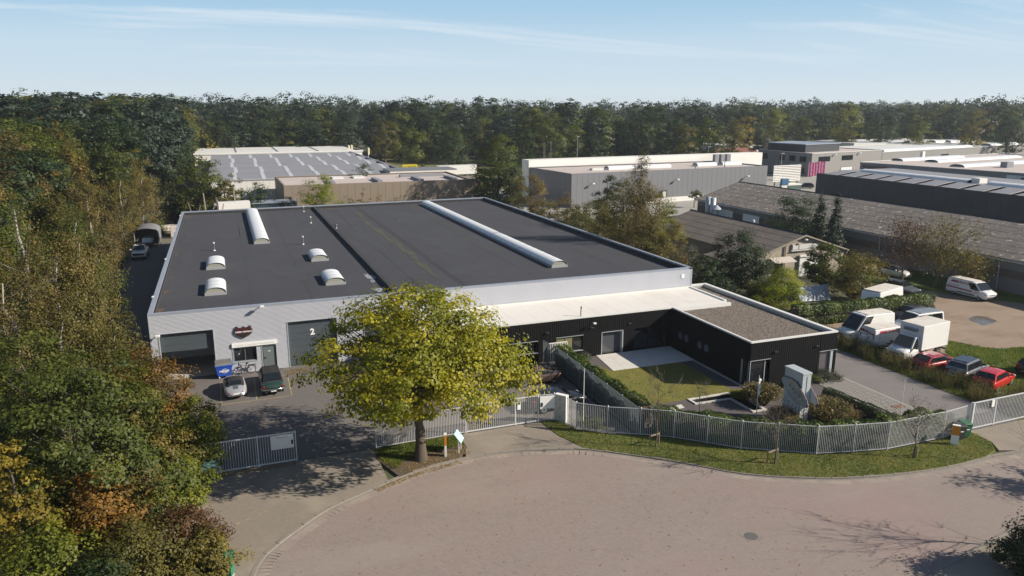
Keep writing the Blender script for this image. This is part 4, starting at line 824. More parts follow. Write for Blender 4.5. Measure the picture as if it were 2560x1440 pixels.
for dx2 in (-1.6,.9):
    for a in (-.22,.22): MB().tube((dx2+a,0,0),(dx2+a,0,z-(1.5 if dx2 < 0 else 0)), .05, None, 5).build('mast_leg', M_galv, t)
    mb = MB()
    for k in range(int(z)-1): mb.tube((dx2-.22,0,k+.5),(dx2+.22,0,k+1.2), .03, None, 4)
    mb.build('bracing', M_galv, t)
x, y, z = atY(430, 240, 760); t = thing('water_tower', 'distant tower with shallow green dome roof above the wood', 'tower', (x,y,0)); MB().tube((0,0,0),(0,0,z-3), 9, None, 20).build('shaft', M_wht, t); MB().tube((0,0,z-3),(0,0,z+1), 13, 3, 20).build('dome', layered('copper_green', (.22,.30,.28), [], .7), t); MB().tube((0,0,z+1),(0,0,z+5), .5, .3, 6).build('mast', M_galv, t)
# ================================================================ fences and gates
M_fence = layered('galvanised_fence', (.60,.61,.62), [((.52,.53,.54), 3, .45, .7, .4)], .45, .15)
M_fenceg = layered('grey_green_fence', (.20,.235,.26), [((.16,.19,.21), 3, .45, .7, .4)], .45, .3)
def fence(name, label, pts, h, mat, cat='fence', spacing=.122, posts=True, z0=.0, post_r=.038, bar=.024, base=.10, rail=.035, group=None):
    t = thing(name, label, cat, (pts[0][0],pts[0][1],z0), 0, group); o = np.array(pts[0], float)
    bm = MB().box(-bar/2,-.012,base,bar/2,.012,h-.04).mesh('bar', mat)
    if posts:
        pm = MB(); pm.tube((0,0,-.1),(0,0,h+.06), post_r, None, 8); pm.tube((0,0,h+.06),(0,0,h+.09), post_r*1.25, post_r*.6, 8); pm = pm.mesh('post', mat)
        for p in pts: put('post', pm, t, (p[0]-o[0],p[1]-o[1],0))
    for a, b in zip(pts, pts[1:]):
        a = np.array(a)-o; b = np.array(b)-o; L = np.linalg.norm(b-a); rz = math.atan2(*(b-a)[::-1])
        mb = MB(); mb.box(.03,-.02,base,L-.03,.02,base+rail); mb.box(.03,-.022,h-.045,L-.03,.022,h-.045+rail); pn = put('panel', mb.mesh('panel', mat), t, (a[0],a[1],0), rz)
        n = max(1, round(L/spacing))
        for k in range(1,n): put('bar', bm, pn, (k*L/n,0,0))
    return t
FENCE = [(28.03,-19.45),(28.23,-20.51),(29.93,-21.94),(31.88,-23.03),(33.78,-24.23),(35.38,-25.78),(36.99,-27.27),(38.96,-28.42),(41.06,-29.66),(43.5,-30.28),(45.9,-30.78),(48.42,-30.78),(50.84,-30.79),(53.55,-30.5)]
fence('bar_fence', 'long curved silver bar fence along the grass verge in front of the black wing', FENCE, 2.0, M_fence)
fence('bar_fence', 'dark grey bar fence with hedge between the paved yard and the courtyard', [(32.0,-8.5),(31.97,-10.9),(31.93,-13.3),(31.9,-15.7),(31.86,-18.1),(31.82,-20.5),(31.8,-22.85)], 2.0, M_fenceg)
fence('bar_fence', 'silver bar fence behind the trunk of the yellow tree', [(14.56,-18.64),(15.05,-18.63),(20.75,-18.44)], 2.0, M_fence, spacing=.112)
def gate(name, label, x0, x1, y, h, board=None, mid=None, text=None, frame=.06, spacing=.15, slope=None):
    t = thing(name, label, 'gate', (x0,y,0)); L = x1-x0; mb = MB()
    mb.box(0,-.03,.08,L,.03,.16); mb.box(0,-.03,h-.07,L,.03,h); mb.build('frame', M_fence, t)
    for x in [0,L]+list(mid or []): MB().box(x-frame/2,-.04,.02,x+frame/2,.04,h+.05).build('upright', M_fence, t)
    bm = MB().box(-.014,-.012,.16,.014,.012,h-.07).mesh('bar', M_fence); n = round(L/spacing)
    for k in range(1,n): put('bar', bm, t, (k*L/n,0,0))
    if board:
        a, b, z0, z1 = board; bd = MB().box(a,-.055,z0,b,-.035,z1).build('notice_board', M_white, t)
        if text: lettering(text, .1, M_sbl, bd, ((a+b)/2,-.058,z1-.16), ext=.001)
        MB().box(b-.16,-.075,z0+.24,b-.04,-.055,z0+.52).build('lock_box', M_black, bd)
    return t
gate('sliding_gate', 'left silver bar gate standing half open with a white notice board', 3.3, 9.5, -18.62, 2.06, (4.7,6.08,1.02,1.95), [1.6,3.9], 'Cabrio Centrum')
gate('swing_gate', 'closed silver bar gate across the middle driveway right of the tree', 20.88, 26.2, -18.43, 2.06, None, [3.6])
tag(MB().box(24.6,-18.52,1.2,24.85,-18.47,1.75).build('warning_sign', M_white), 'small pale warning sign hung on the closed middle gate', 'sign')
fence('bar_fence', 'short bar fence with white board between gate and mailbox cabinet', [(26.25,-18.42),(27.4,-18.58)], 2.06, M_fence)
pb2 = thing('notice_panel', 'white panel on the fence left of the mailbox cabinet', 'sign', (26.3,-18.5,0), math.atan2(-.16,1.15)); MB().box(.02,-.05,1.02,1.12,-.03,1.98).build('panel', M_white, pb2); MB().box(.1,-.08,1.2,.22,-.05,1.5).build('intercom', M_black, pb2)
cab = thing('mailbox_cabinet', 'pale grey cabinet of stacked mailboxes at the bend of the fence', 'cabinet', (27.42,-18.62,0), math.atan2(-.72,.55))
M_cab = layered('cabinet_grey', (.44,.46,.47), [((.38,.40,.41), 3, .45, .7, .4)], .45, .2)
MB().box(0,0,.0,.92,.34,2.05).build('casing', M_white, cab)
for i in range(2):
    for j in range(3):
        d = MB().box(.03+i*.44,-.03,.06+j*.66,.45+i*.44,.0,.70+j*.66).build('mailbox_door', M_cab, cab); MB().box(.36+i*.1,-.045,.34+j*.66,.38+i*.1,-.03,.50+j*.66).build('handle', M_black, d)
rg = gate('sliding_gate', 'long silver sliding gate on the right at the end of the side lane', 53.75, 66.0, -30.42, 2.05, None, [2.4,6.2,9.6]); rg.rotation_euler = (0,0,.02)
MB().box(-.3,-.33,0,-.15,-.18,2.2).build('gate_post', M_fence, rg)
tag(MB().box(55.6,-30.5,1.5,55.85,-30.46,2.0).build('warning_sign', M_white), 'small pale sign on the right sliding gate', 'sign')
sg = thing('swing_gate', 'small white bar gate corner beside the annex windows', 'gate', (31.56,-6.85,0))
def mini(parent, pts, h, mats, sp=.15):
    for (a, b), mt in zip(zip(pts, pts[1:]), mats):
        a = np.array(a); b = np.array(b); L = np.linalg.norm(b-a); rz = math.atan2(*(b-a)[::-1]); mb = MB(); mb.box(0,-.025,.08,L,.025,.13); mb.box(0,-.025,h-.06,L,.025,h); p = put('panel', mb.mesh('panel', mt), parent, (*a,0), rz); bm = MB().box(-.022,-.02,.13,.022,.02,h-.06).mesh('bar', mt)
        for k in range(0,round(L/sp)+1): put('bar', bm, p, (k*L/round(L/sp),0,0))
mini(sg, [(0,0),(.13,-.95),(1.85,-.95)], 2.1, [M_fenceg, M_white])
# small black picket fence beside the sign pillar
fence('picket_fence', 'low black picket fence behind the sign pillar', [(45.3,-22.6),(47.2,-23.6)], 1.0, M_black, spacing=.16, bar=.09, post_r=.04)

# ================================================================ courtyard and street furniture
M_pyl = layered('pylon_grey', (.42,.46,.48), [((.36,.40,.42), 1.5, .45, .7, .5), ((.30,.33,.34), 4, .6, .8, .4, (1,1,.3))], .5, .1)
M_pylb = layered('pylon_print', (.30,.33,.36), [((.55,.36,.16), 3.5, .50, .60, .55), ((.12,.30,.28), 4.5, .54, .62, .5), ((.42,.44,.46), 1.2, .5, .7, .5)], .5)
M_pyle = layered('purple_rim', (.07,.035,.06), [], .5)
py = thing('sign_pylon', 'tall grey sign pillar with angled sign boards behind the curved fence', 'sign', (43.05,-25.75,0))
b = MB().box(0,0,0,.72,1.8,3.85).build('column', M_pyl, py); MB().box(-.04,-.04,3.85,.76,1.84,3.97).build('cap', M_pyl, py); MB().box(.34,-.02,.2,.38,.0,3.7).build('panel_joint', M_pipe, b)
def board(poly, x0, x1, rim=None, mat=M_pylb, name='sign_board'):
    bd = MB().prism_axis(poly, x0, x1, 'x').build(name, mat, py)
    if rim:
        c = np.mean(poly, axis=0); q = [tuple(c+(np.array(p)-c)*1.07) for p in poly]; MB().prism_axis(q, x0+.012, x1-.004 if x1-.004 > x0+.012 else x1, 'x').build('sign_rim', rim, bd)
    return bd
up = [(-.62,1.75),(-.72,1.95),(-.55,2.3),(.4,3.15),(.95,3.25),(1.75,3.2),(1.95,3.0),(1.9,2.75),(1.0,2.05),(.25,1.78)]
board(up, -.12, -.04, M_pyle); board(up, .76, .84, M_pyle, M_pyl)
lw = [(.15,.55),(.1,1.45),(1.35,1.75),(1.45,.85)]
b2 = board(lw, -.06, -.01, None, layered('notice_white', (.50,.53,.55), [], .5))
for k in range(5):
    for j in range(3): MB().box(-.07,.25+j*.38,.72+k*.16+j*.09,-.062,.25+j*.38+.3-.06*((k+j)%3),.76+k*.16+j*.09).build('text_line', M_sbl, b2)
for k in range(4): MB().box(-.132,-.1+k*.32,2.45+k*.15,-.122,.12+k*.32,2.62+k*.15).build('letter_mark', layered('orange_print_%d'%k, (.42,.26,.10), [], .5), py)
for k in range(5): MB().box(-.132,-.35+k*.32,2.12+k*.14,-.122,-.12+k*.32,2.26+k*.14).build('letter_mark', layered('green_print_%d'%k, (.08,.22,.21), [], .5), py)
def flagpole(x, y, h, label, flag=None, r=.035):
    t = thing('flagpole', label, 'flagpole', (x,y,0), 0, 'poles standing behind the curved fence'); MB().tube((0,0,0),(0,0,h), r, r*.6, 8).build('pole', M_white, t)
    if flag:
        mb = MB(); n = 8; z0, z1 = flag
        for k in range(n):
            a = z0+(z1-z0)*k/n; w = .07+.05*math.sin(k*2.1); mb.box(-.01,-.02-.03*(k%2),a,w+.06,.02+.03*(k%3),a+(z1-z0)/n*1.02)
        mb.build('rolled_flag', M_white, t)
flagpole(28.85,-20.35,4.35,'grey pole with small clips left of the hedge by the dark grey fence',None)
flagpole(41.1,-23.6,3.35,'thin white pole with a rolled white flag beside the water basin',(1.9,3.1))
flagpole(51.05,-27.1,3.0,'thin pale pole in front of the paved parking bay',None,.03)
def marker_post(x, y, rz, label, h=1.45, w=.26, d=.12):
    t = thing('marker_post', label, 'marker post', (x,y,.02), rz, 'orange and white marker posts'); MB().box(-w/2,-d/2,0,w/2,d/2,h*.52).build('lower_half', M_white, t)
    M_or = MATS.get('orange_plastic') or layered('orange_plastic', (.62,.22,.015), [((.52,.18,.015), 3, .45, .7, .5)], .5); MB().box(-w/2-.004,-d/2-.004,h*.52,w/2+.004,d/2+.004,h).build('orange_top', M_or, t); MB().prism_axis([(-w/2-.01,h),(w/2+.01,h),(w/2,h+.05),(-w/2,h+.05)], -d/2-.01, d/2+.01).build('cap', M_white, t)
marker_post(18.55,-21.3,R(75),'orange and white marker post beside the trunk of the yellow tree',1.5,.30,.14)
marker_post(50.75,-31.75,R(-48),'wide orange and white marker post next to the wheelie bins',1.35,.46,.2)
bl = thing('info_lectern', 'pale blue slanted board on two legs in the tree bed', 'sign', (19.6,-20.95,.02), R(60)); M_pb = layered('pale_blue_panel', (.36,.62,.68), [], .5)
for x in (-.3,.3): MB().box(x-.03,-.03,0,x+.03,.03,.9+.3*(x > 0)).build('leg', M_white, bl)
mb = MB(); mb.add([(-.42,-.2,.75),(.42,-.2,.75),(.42,.25,1.35),(-.42,.25,1.35),(-.42,-.17,.72),(.42,-.17,.72),(.42,.28,1.32),(-.42,.28,1.32)], [(0,1,2,3),(7,6,5,4),(0,4,5,1),(1,5,6,2),(2,6,7,3),(3,7,4,0)]); mb.build('panel', M_pb, bl)
def wheelie(x, y, rz, col, label, name):
    m = layered(name, col, [(tuple(c*.8 for c in col), 3, .45, .7, .4)], .5); t = thing('wheelie_bin', label, 'bin', (x,y,.03), rz, 'wheelie bins by the right gate')
    mb = MB(); mb.rings([[(-.22,-.26,.08),(.22,-.26,.08),(.22,.26,.08),(-.22,.26,.08)],[(-.28,-.34,1.0),(.28,-.34,1.0),(.28,.34,1.0),(-.28,.34,1.0)]]); mb.build('bin_body', m, t)
    mb = MB(); mb.rings([[(-.31,-.38,1.0),(.31,-.38,1.0),(.31,.38,1.02),(-.31,.38,1.02)],[(-.29,-.36,1.06),(.29,-.36,1.06),(.29,.36,1.12),(-.29,.36,1.12)]]); mb.build('lid', m, t, bevel=.02)
    for s in (-.25,.25): MB().tube((s-.03,.24,.1),(s+.03,.24,.1), .1, None, 12).build('wheel', M_black, t)
    MB().tube((-.25,.42,1.0),(.25,.42,1.0), .02, None, 6).build('handle', m, t); MB().box(-.12,-.325,.62,.12,-.31,.68).build('sticker', M_white, t)
wheelie(51.75,-31.2,R(-12),(.035,.036,.04),'black wheelie bin between the marker post and the green bin','bin_black'); wheelie(52.45,-31.1,R(-14),(.035,.13,.065),'green wheelie bin beside the right gate','bin_green')
# green box on legs by the left gate, green electrical box at the bottom left, pole in the hedge
gb = thing('green_hatch_box', 'dull green slanted lid box at the left end of the left gate', 'box', (4.3,-19.3,0), R(12)); M_gr = layered('dull_green', (.085,.17,.16), [((.065,.13,.12), 3, .45, .7, .5)], .5)
for x in (-.35,.35): MB().box(x-.03,-.03,0,x+.03,.03,.8).build('leg', M_pipe, gb)
mb = MB(); mb.add([(-.55,-.35,.75),(.55,-.35,.75),(.5,.35,1.0),(-.5,.35,1.0),(-.55,-.35,.85),(.55,-.35,.85),(.5,.35,1.1),(-.5,.35,1.1)], [(0,3,2,1),(4,5,6,7),(0,1,5,4),(1,2,6,5),(2,3,7,6),(3,0,4,7)]); mb.build('lid', M_gr, gb)
eb = thing('electrical_box', 'green cabinet at the bottom left edge of the driveway', 'cabinet', (5.15,-29.9,0), R(-25)); M_gr2 = layered('signal_green', (.03,.17,.10), [((.025,.13,.08), 3, .45, .7, .5)], .45)
MB().box(-.35,-.2,.1,.35,.2,1.2).build('casing', M_gr2, eb); MB().box(-.38,-.23,1.2,.38,.23,1.27).build('cap', M_gr2, eb); MB().box(-.33,-.22,0,.33,.18,.1).build('plinth', M_concrete, eb)
t = thing('marker_pole', 'leaning white pole in the bushes left of the driveway', 'pole', (*G(497,1272),0)); MB().tube((0,0,0),(-.25,.1,2.9), .035, .03, 8).build('pole', M_white, t)
# big blue refuse container and bike at the front
M_blue = layered('container_blue', (.018,.075,.42), [((.015,.06,.34), 2, .45, .7, .5)], .4)
rc = thing('waste_container', 'large blue waste container with grey lid beside the open door', 'container', (5.32,-.62,0), R(4))
mb = MB(); mb.rings([[(-.5,-.36,.22),(.5,-.36,.22),(.5,.36,.22),(-.5,.36,.22)],[(-.66,-.5,1.12),(.66,-.5,1.12),(.66,.5,1.12),(-.66,.5,1.12)]]); mb.build('container_body', M_blue, rc); MB().box(-.70,-.54,1.08,.70,.54,1.18).build('rim', M_blue, rc)
mb = MB(); mb.rings([[(-.68,-.5,1.18),(.68,-.5,1.18),(.68,.52,1.18),(-.68,.52,1.18)],[(-.64,-.4,1.34),(.64,-.4,1.34),(.64,.5,1.40),(-.64,.5,1.40)]]); mb.build('lid', layered('lid_grey', (.12,.12,.115), [((.19,.19,.18), 5, .5, .7, .6)], .6), rc)
for sx_ in (-.4,.4):
    for sy_ in (-.25,.25): MB().tube((sx_-.04,sy_,.1),(sx_+.04,sy_,.1), .1, None, 12).build('castor', M_lamp, rc)
lettering('renewi', .27, M_white, rc, (0,-.447,.68), rot=(math.pi/2+R(8.8),0,0), bold=.012, name='logo_lettering')
mb = MB(); rr_ = [[(math.cos(a)*r,0,math.sin(a)*r*.85) for a in np.linspace(.5,5.9,22)] for r in (.24,.19)]
mb.rings(rr_, caps=False, close=False); o = mb.build('logo_ring', M_white, rc); o.location = (.06,-.457,.68); o.rotation_euler = (R(8.8),0,0)
def bicycle(x, y, rz, label):
    t = thing('bicycle', label, 'bicycle', (x,y,0), rz); K = M_black
    for wx, nm in ((-.55,'wheel'),(.55,'wheel')):
        mb = MB(); pts = [(wx+.33*math.cos(a),0,.35+.33*math.sin(a)) for a in np.linspace(0,2*math.pi,25)]; mb.path(pts, .03, 6, caps=False); w = mb.build(nm, K, t)
        mb = MB()
        for k in range(8): a = k*math.pi/4; mb.tube((wx,0,.35),(wx+.32*math.cos(a),0,.35+.32*math.sin(a)), .006, None, 4)
        mb.tube((wx,-.05,.35),(wx,.05,.35), .04, None, 8); mb.build('spokes', M_galv, w)
    mb = MB(); mb.tube((-.42,0,.92),(-.05,0,.32), .045, None, 8); mb.tube((-.4,0,.85),(.18,0,.75), .025, None, 8); mb.tube((-.05,0,.32),(.2,0,.88), .028, None, 8); mb.tube((-.05,0,.32),(.55,0,.35), .02, None, 8); mb.tube((.18,0,.75),(.55,0,.35), .018, None, 8); mb.build('frame', K, t)
    mb = MB(); mb.tube((-.45,0,1.0),(-.55,0,.35), .03, None, 8); mb.build('fork', K, t); mb = MB(); mb.tube((-.43,-.3,1.05),(-.43,.3,1.05), .018, None, 8); mb.tube((-.45,0,.9),(-.43,0,1.05), .02, None, 8); mb.build('handlebar', K, t)
    mb = MB(); mb.rings([[(.08,-.03,.9),(.08,.03,.9),(.08,.03,.95),(.08,-.03,.95)],[(.34,-.09,.92),(.34,.09,.92),(.34,.09,.98),(.34,-.09,.98)]]); mb.build('saddle', K, t)
    mb = MB(); mb.path([(.55+.4*math.cos(a),0,.35+.4*math.sin(a)) for a in np.linspace(.3,2.5,10)], .03, 5); mb.build('mudguard', K, t); MB().box(.3,-.07,.74,.95,.07,.78).build('rack', K, t); MB().tube((-.05,-.12,.3),(-.05,.12,.3), .07, None, 12).build('crank', K, t)
bicycle(6.95,-.42,R(3),'black electric bicycle leaning at the wall below the office window')
bin2 = thing('waste_container', 'blue waste container half hidden behind the yellow tree crown', 'container', (18.2,-.75,0)); MB().box(-.6,-.5,.15,.6,.5,1.1).build('container_body', M_blue, bin2); MB().box(-.64,-.54,1.1,.64,.54,1.2).build('lid', M_blue, bin2)
# tilted pale sheet in the garden
ts = thing('tarpaulin', 'tilted pale grey blue sheet standing among the shrubs behind the hedge', 'sheet', (*G(2035,752),0), R(-4)); mb = MB(); mb.add([(-2.2,-.5,.2),(1.9,-.5,.1),(2.2,.7,1.7),(-2.0,.7,1.5),(-2.2,-.45,.15),(1.9,-.45,.05),(2.2,.75,1.65),(-2.0,.75,1.45)], [(0,1,2,3),(7,6,5,4),(0,4,5,1),(1,5,6,2),(2,6,7,3),(3,7,4,0)]); mb.build('sheet', layered('pale_tarp', (.33,.38,.43), [((.42,.46,.50), 1.5, .45, .7, .6)], .5), ts)
# ================================================================ vehicles (local x forward, y left)
P_red = paint('red_paint', (.27,.012,.020)); P_red2 = paint('bright_red_paint', (.47,.014,.014)); P_grey = paint('grey_metallic', (.20,.215,.24), .5); P_dk = paint('dark_metallic', (.035,.038,.045), .3)
P_wht = paint('white_paint', (.72,.72,.71), 0, .35); P_silver = paint('silver_paint', (.56,.57,.58), .6, .28); P_green = paint('dark_green_paint', (.012,.040,.028)); P_brown = paint('bronze_paint', (.13,.085,.07), .4); P_cream = paint('cream_paint', (.60,.57,.50)); P_yel = paint('yellow_paint', (.62,.50,.04), 0, .4); P_blk = paint('black_paint', (.012,.012,.014)); P_mid = paint('mid_grey_paint', (.12,.125,.13), .4)
M_cgl = glass('car_glass', (.012,.015,.017), .03, 0, .8); M_tyre = layered('tyre', (.02,.02,.02), [], .85); M_rim = layered('alloy', (.42,.42,.43), [], .35, .7); M_chr = layered('chrome', (.62,.62,.63), [], .15, 1.)
M_tail = layered('tail_lamp', (.30,.012,.012), [], .25); M_head = layered('head_lamp', (.55,.57,.58), [], .12, .3); M_plast = layered('bumper_plastic', (.028,.028,.03), [], .6); M_fab = layered('soft_top', (.016,.015,.016), [((.024,.022,.022), 3, .45, .7, .5)], .9); M_grime = layered('dirty_white_roof', (.62,.59,.53), [((.46,.42,.36), .9, .45, .7, .6), ((.68,.66,.62), 3, .5, .75, .5)], .6)
M_plate = layered('number_plate', (.66,.66,.62), [], .5); M_rband = layered('red_vinyl', (.33,.03,.06), [], .45)
def cat1(st, n=4):
    A = [np.array(s, float) for s in st]; out = []
    for i in range(len(A)-1):
        p0, p1, p2, p3 = A[max(i-1,0)], A[i], A[i+1], A[min(i+2,len(A)-1)]
        for j in range(n): t = j/n; out.append(.5*((2*p1)+(-p0+p2)*t+(2*p0-5*p1+4*p2-p3)*t*t+(-p0+3*p1-3*p2+p3)*t**3))
    return out+[A[-1]]
def lower_body(t, st, mat, name='body', crown=.04):
    rs = []
    for x, w, zb, zt in cat1(st):
        h = zt-zb; half = [(w*.78,zb),(w*.93,zb+.05*h),(w*.985,zb+.22*h),(w,zb+.45*h),(w*.992,zb+.66*h),(w*.965,zb+.82*h),(w*.90,zb+.94*h),(w*.78,zt),(w*.4,zt+crown*.8)]
        rs.append([(x,y,z) for y, z in half]+[(x,0,zt+crown)]+[(x,-y,z) for y, z in half[::-1]])
    mb = MB(); mb.rings(rs); return mb.build(name, mat, t, True)
def wheels(t, axles, tr, r, w=.2, rim=M_rim, R_arch=1.14):
    tm = MB(); tm.tube((0,-w/2,0),(0,w/2,0), r, None, 22); tm = tm.mesh('tyre', M_tyre, False); rm = MB(); rm.tube((0,-w/2-.012,0),(0,w/2+.012,0), r*.66, None, 18); rm = rm.mesh('rim', rim); hm = MB()
    for k in range(5): a = k*2*math.pi/5; hm.tube((0,0,0),(r*.6*math.cos(a),0,r*.6*math.sin(a)), r*.09, None, 4)
    am = MB(); am.tube((0,-.01,0),(0,.01,0), r*R_arch, None, 24); am = am.mesh('wheel_arch', M_plast); dm = MB(); dm.tube((0,-w/2-.016,0),(0,w/2+.016,0), r*.30, None, 10); dm = dm.mesh('hub', M_plast)
    for ax in axles:
        for s in (-1,1):
            put('wheel_arch', am, t, (ax,s*(tr+w/2-.035),r*1.04)); wh = put('wheel', tm, t, (ax,s*(tr-.0),r)); put('rim', rm, wh); put('hub', dm, wh)
def upper(t, z0, z1, xf0, xf1, xr1, xr0, wb, wr, mat, splits=(.5,), glassm=M_cgl, soft=None, rear=True, windows=True, name='cabin', wins=None):
    st = [(xf0,z0),(xf0+(xf1-xf0)*.5,z0+(z1-z0)*.5),(xf1,z1-.035),(xf1+(xr1-xf1)*.25,z1),(xf1+(xr1-xf1)*.7,z1-.005),(xr1,z1-.05),(xr1+(xr0-xr1)*.5,z0+(z1-z0)*.48),(xr0,z0)]
    wf = lambda z: wb-(wb-wr)*max(0,min(1,(z-z0)/(z1-z0))); rs = []
    for x, z in st: w = wf(z); rs.append([(x,wb,z0-.06),(x,w,max(z-.05,z0-.055)),(x,w-.07,max(z-.005,z0-.05)),(x,0,z+.03),(x,-w+.07,max(z-.005,z0-.05)),(x,-w,max(z-.05,z0-.055)),(x,-wb,z0-.06)])
    mb = MB(); mb.rings(rs); cab = mb.build(name, soft or mat, t, False, .03)
    def plane(x0, x1, a, b, m, nm, k=.90):
        f = lambda s: (x0+(x1-x0)*s, z0+(z1-z0)*s); (xa,za), (xb,zb) = f(a), f(b); d = .03*(1 if x0 > x1 else -1); wa = wf(za)*k; w2 = wf(zb)*k-.03
        mb = MB(); mb.quad((xa+d,wa,za+.05),(xa+d,-wa,za+.05),(xb+d,-w2,zb+.055),(xb+d,w2,zb+.055)); return mb.build(nm, m, cab)
    plane(xf0, xf1, .07, .90, glassm, 'windscreen')
    if rear: plane(xr0, xr1, .25 if rear is True else rear, .88, glassm, 'rear_window')
    if windows:
        zb, zt = z0+.05, z1-.13; ln = lambda a0, a1, z: a0+(a1-a0)*(z-z0)/(z1-z0); fs = [0]+list(splits)+[1]
        for i in range(len(fs)-1):
            if wins and i not in wins: continue
            c = []
            for z in (zb,zt):
                A = ln(xf0,xf1,z)-.16; B = ln(xr0,xr1,z)+.20; c.append((A+(B-A)*fs[i]-(.035 if i else 0), A+(B-A)*fs[i+1]+(.035 if i < len(fs)-2 else 0)))
            for s in (-1,1):
                mb = MB(); q = [(c[0][0],s*(wf(zb)+.016),zb),(c[0][1],s*(wf(zb)+.016),zb),(c[1][1],s*(wf(zt)+.016),zt),(c[1][0],s*(wf(zt)+.016),zt)]; mb.quad(*(q if s < 0 else q[::-1])); mb.build('side_window', glassm, cab)
    return cab
def lamps(t, xf, xr, w, zf, zr, hs=(.05,.34,.15), ts=(.05,.2,.3), plate=True):
    for s in (-1,1):
        MB().box(xf-hs[0]*3,s*w-hs[1]/2,zf-hs[2]/2,xf+hs[0],s*w+hs[1]/2,zf+hs[2]/2).build('headlight', M_head, t, bevel=.02); MB().box(xr-ts[0],s*w-ts[1]/2,zr-ts[2]/2,xr+ts[0]*3,s*w+ts[1]/2,zr+ts[2]/2).build('tail_light', M_tail, t, bevel=.02)
    if plate: MB().box(xr-.03,-.26,zr-.42,xr+.0,.26,zr-.31).build('number_plate', M_plate, t); MB().box(xf-.0,-.26,.42,xf+.03,.26,.53).build('number_plate', M_plate, t)
def mirrors(t, x, w, z, mat): 
    for s in (-1,1): MB().box(x-.07,s*w-.11,z,x+.07,s*w+.11,z+.15).build('mirror', mat, t, bevel=.02)
def hatch(label, mat, u, v, rz, L=4.2, W=1.76, H=1.46, mpv=False, roofm=None, splits=(.5,), grp=None, belt=.95):
    t = thing('parked_car', label, 'car', (u,v,.0), rz, grp); a = L/2; w = W/2
    lower_body(t, [(a,w*.66,.40,.62),(a-.07,w*.84,.26,.72),(a-.35,w*.95,.21,.84),(a-.95,w*.99,.2,.93),(.3,w,.2,belt),(-1.0,w,.2,belt+.01),(-a+.35,w*.98,.22,belt),(-a+.06,w*.90,.3,.86),(-a,w*.80,.36,.74)], mat)
    if mpv: cab = upper(t, belt, H, a-1.05, a-1.72, -a+.36, -a+.08, w*.95, w*.76, mat, splits)
    else: cab = upper(t, belt, H, a-1.12, a-1.9, -a+.72, -a+.12, w*.95, w*.72, mat, splits)
    if roofm: MB().box(-a+.6,-w*.66,H+.012,a-1.95,w*.66,H+.045).build('roof_panel', roofm, cab, bevel=.03)
    wheels(t, (a-.85,-a+.78), w-.12, .31); lamps(t, a-.10, -a+.03, w*.72, .68, .84); mirrors(t, a-1.35, w+.08, belt+.02, M_plast if mpv else mat)
    for s in (-1,1):
        for x in (a-1.25,a-2.15,a-3.0): MB().box(x-.008,s*w-.006,.34,x+.008,s*w+.006,belt-.12).build('door_seam', M_plast, t)
    MB().box(-a-.02,-w*.8,.32,-a+.1,w*.8,.46).build('rear_bumper', M_plast, t, bevel=.03); MB().box(a-.12,-w*.55,.34,a+.01,w*.55,.52).build('grille', M_plast, t, bevel=.02); return t
G2 = 'cars parked in the dirt lot'
hatch('dull red hatchback parked just beside the white box truck', P_red, 62.5, -20.1, R(4), splits=(.5,), grp=G2)
hatch('grey people carrier parked between the two red cars', P_grey, 63.4, -22.45, R(15), 4.35, 1.8, 1.64, True, P_dk, (.36,.72), grp=G2, belt=1.02)
hatch('bright red hatchback parked nearest the right gate', P_red2, 63.4, -24.85, R(16), 4.25, 1.78, 1.48, grp=G2)
hatch('dark saloon wedged behind the white minibus at the hedge', P_dk, 73.4, -7.7, R(186), 4.5, 1.8, 1.45, grp=G2)
hatch('dark car cut off by the right picture edge on the grass', P_blk, 69.7, -24.0, R(10), grp=G2)
sv = hatch('grey car parked behind the end of the clipped hedge, chrome front showing', P_grey, 79.1, -2.75, R(-88), 4.6, 1.85, 1.62, True, None, (.36,.72), grp='cars beside the caravan', belt=1.05)
MB().box(2.28,-.62,.55,2.36,.62,.82).build('chrome_grille', M_chr, sv)
hatch('dark car nosing up beside the caravan, only its roof showing', P_mid, 82.2, 1.6, R(-84), 4.4, 1.78, 1.5, grp='cars beside the caravan')
hatch('white hatchback standing in the yard behind the yellow tree', P_wht, 18.6, -9.4, R(95), grp='cars in the yard')
hatch('pale blue grey car in the yard deep behind the yellow tree crown', paint('pale_blue_paint',(.35,.42,.48)), 21.8, -4.3, R(88), grp='cars in the yard')
hatch('black car parked behind the mailbox cabinet by the dark fence', P_blk, 28.6, -16.3, R(2), 4.4, 1.8, 1.42, grp='cars in the yard')
g = G(2014,470,0); hatch('small black car parked near the magenta banners', P_blk, g[0], g[1], R(150), grp='far cars')
# bronze coupe with louvred tail
t = thing('parked_car', 'bronze sports coupe with louvred tail parked beside the white bar gate', 'car', (29.2,-10.9,0), R(180), 'cars in the yard')
lower_body(t, [(2.1,.45,.35,.55),(1.95,.7,.22,.68),(1.3,.84,.18,.78),(.3,.85,.18,.86),(-.7,.88,.18,.90),(-1.4,.90,.2,.92),(-1.9,.82,.28,.82),(-2.1,.6,.38,.66)], P_brown); upper(t, .84, 1.28, 1.0, .25, -.55, -1.75, .78, .58, P_brown, (.62,)); wheels(t, (1.3,-1.25), .72, .32, .22); lamps(t, 2.0, -2.05, .56, .6, .66)
for k in range(7): MB().box(-1.30-k*.075,-.36,.985-k*.018,-1.27-k*.075,.36,1.02-k*.018).build('louvre', M_plast, t)
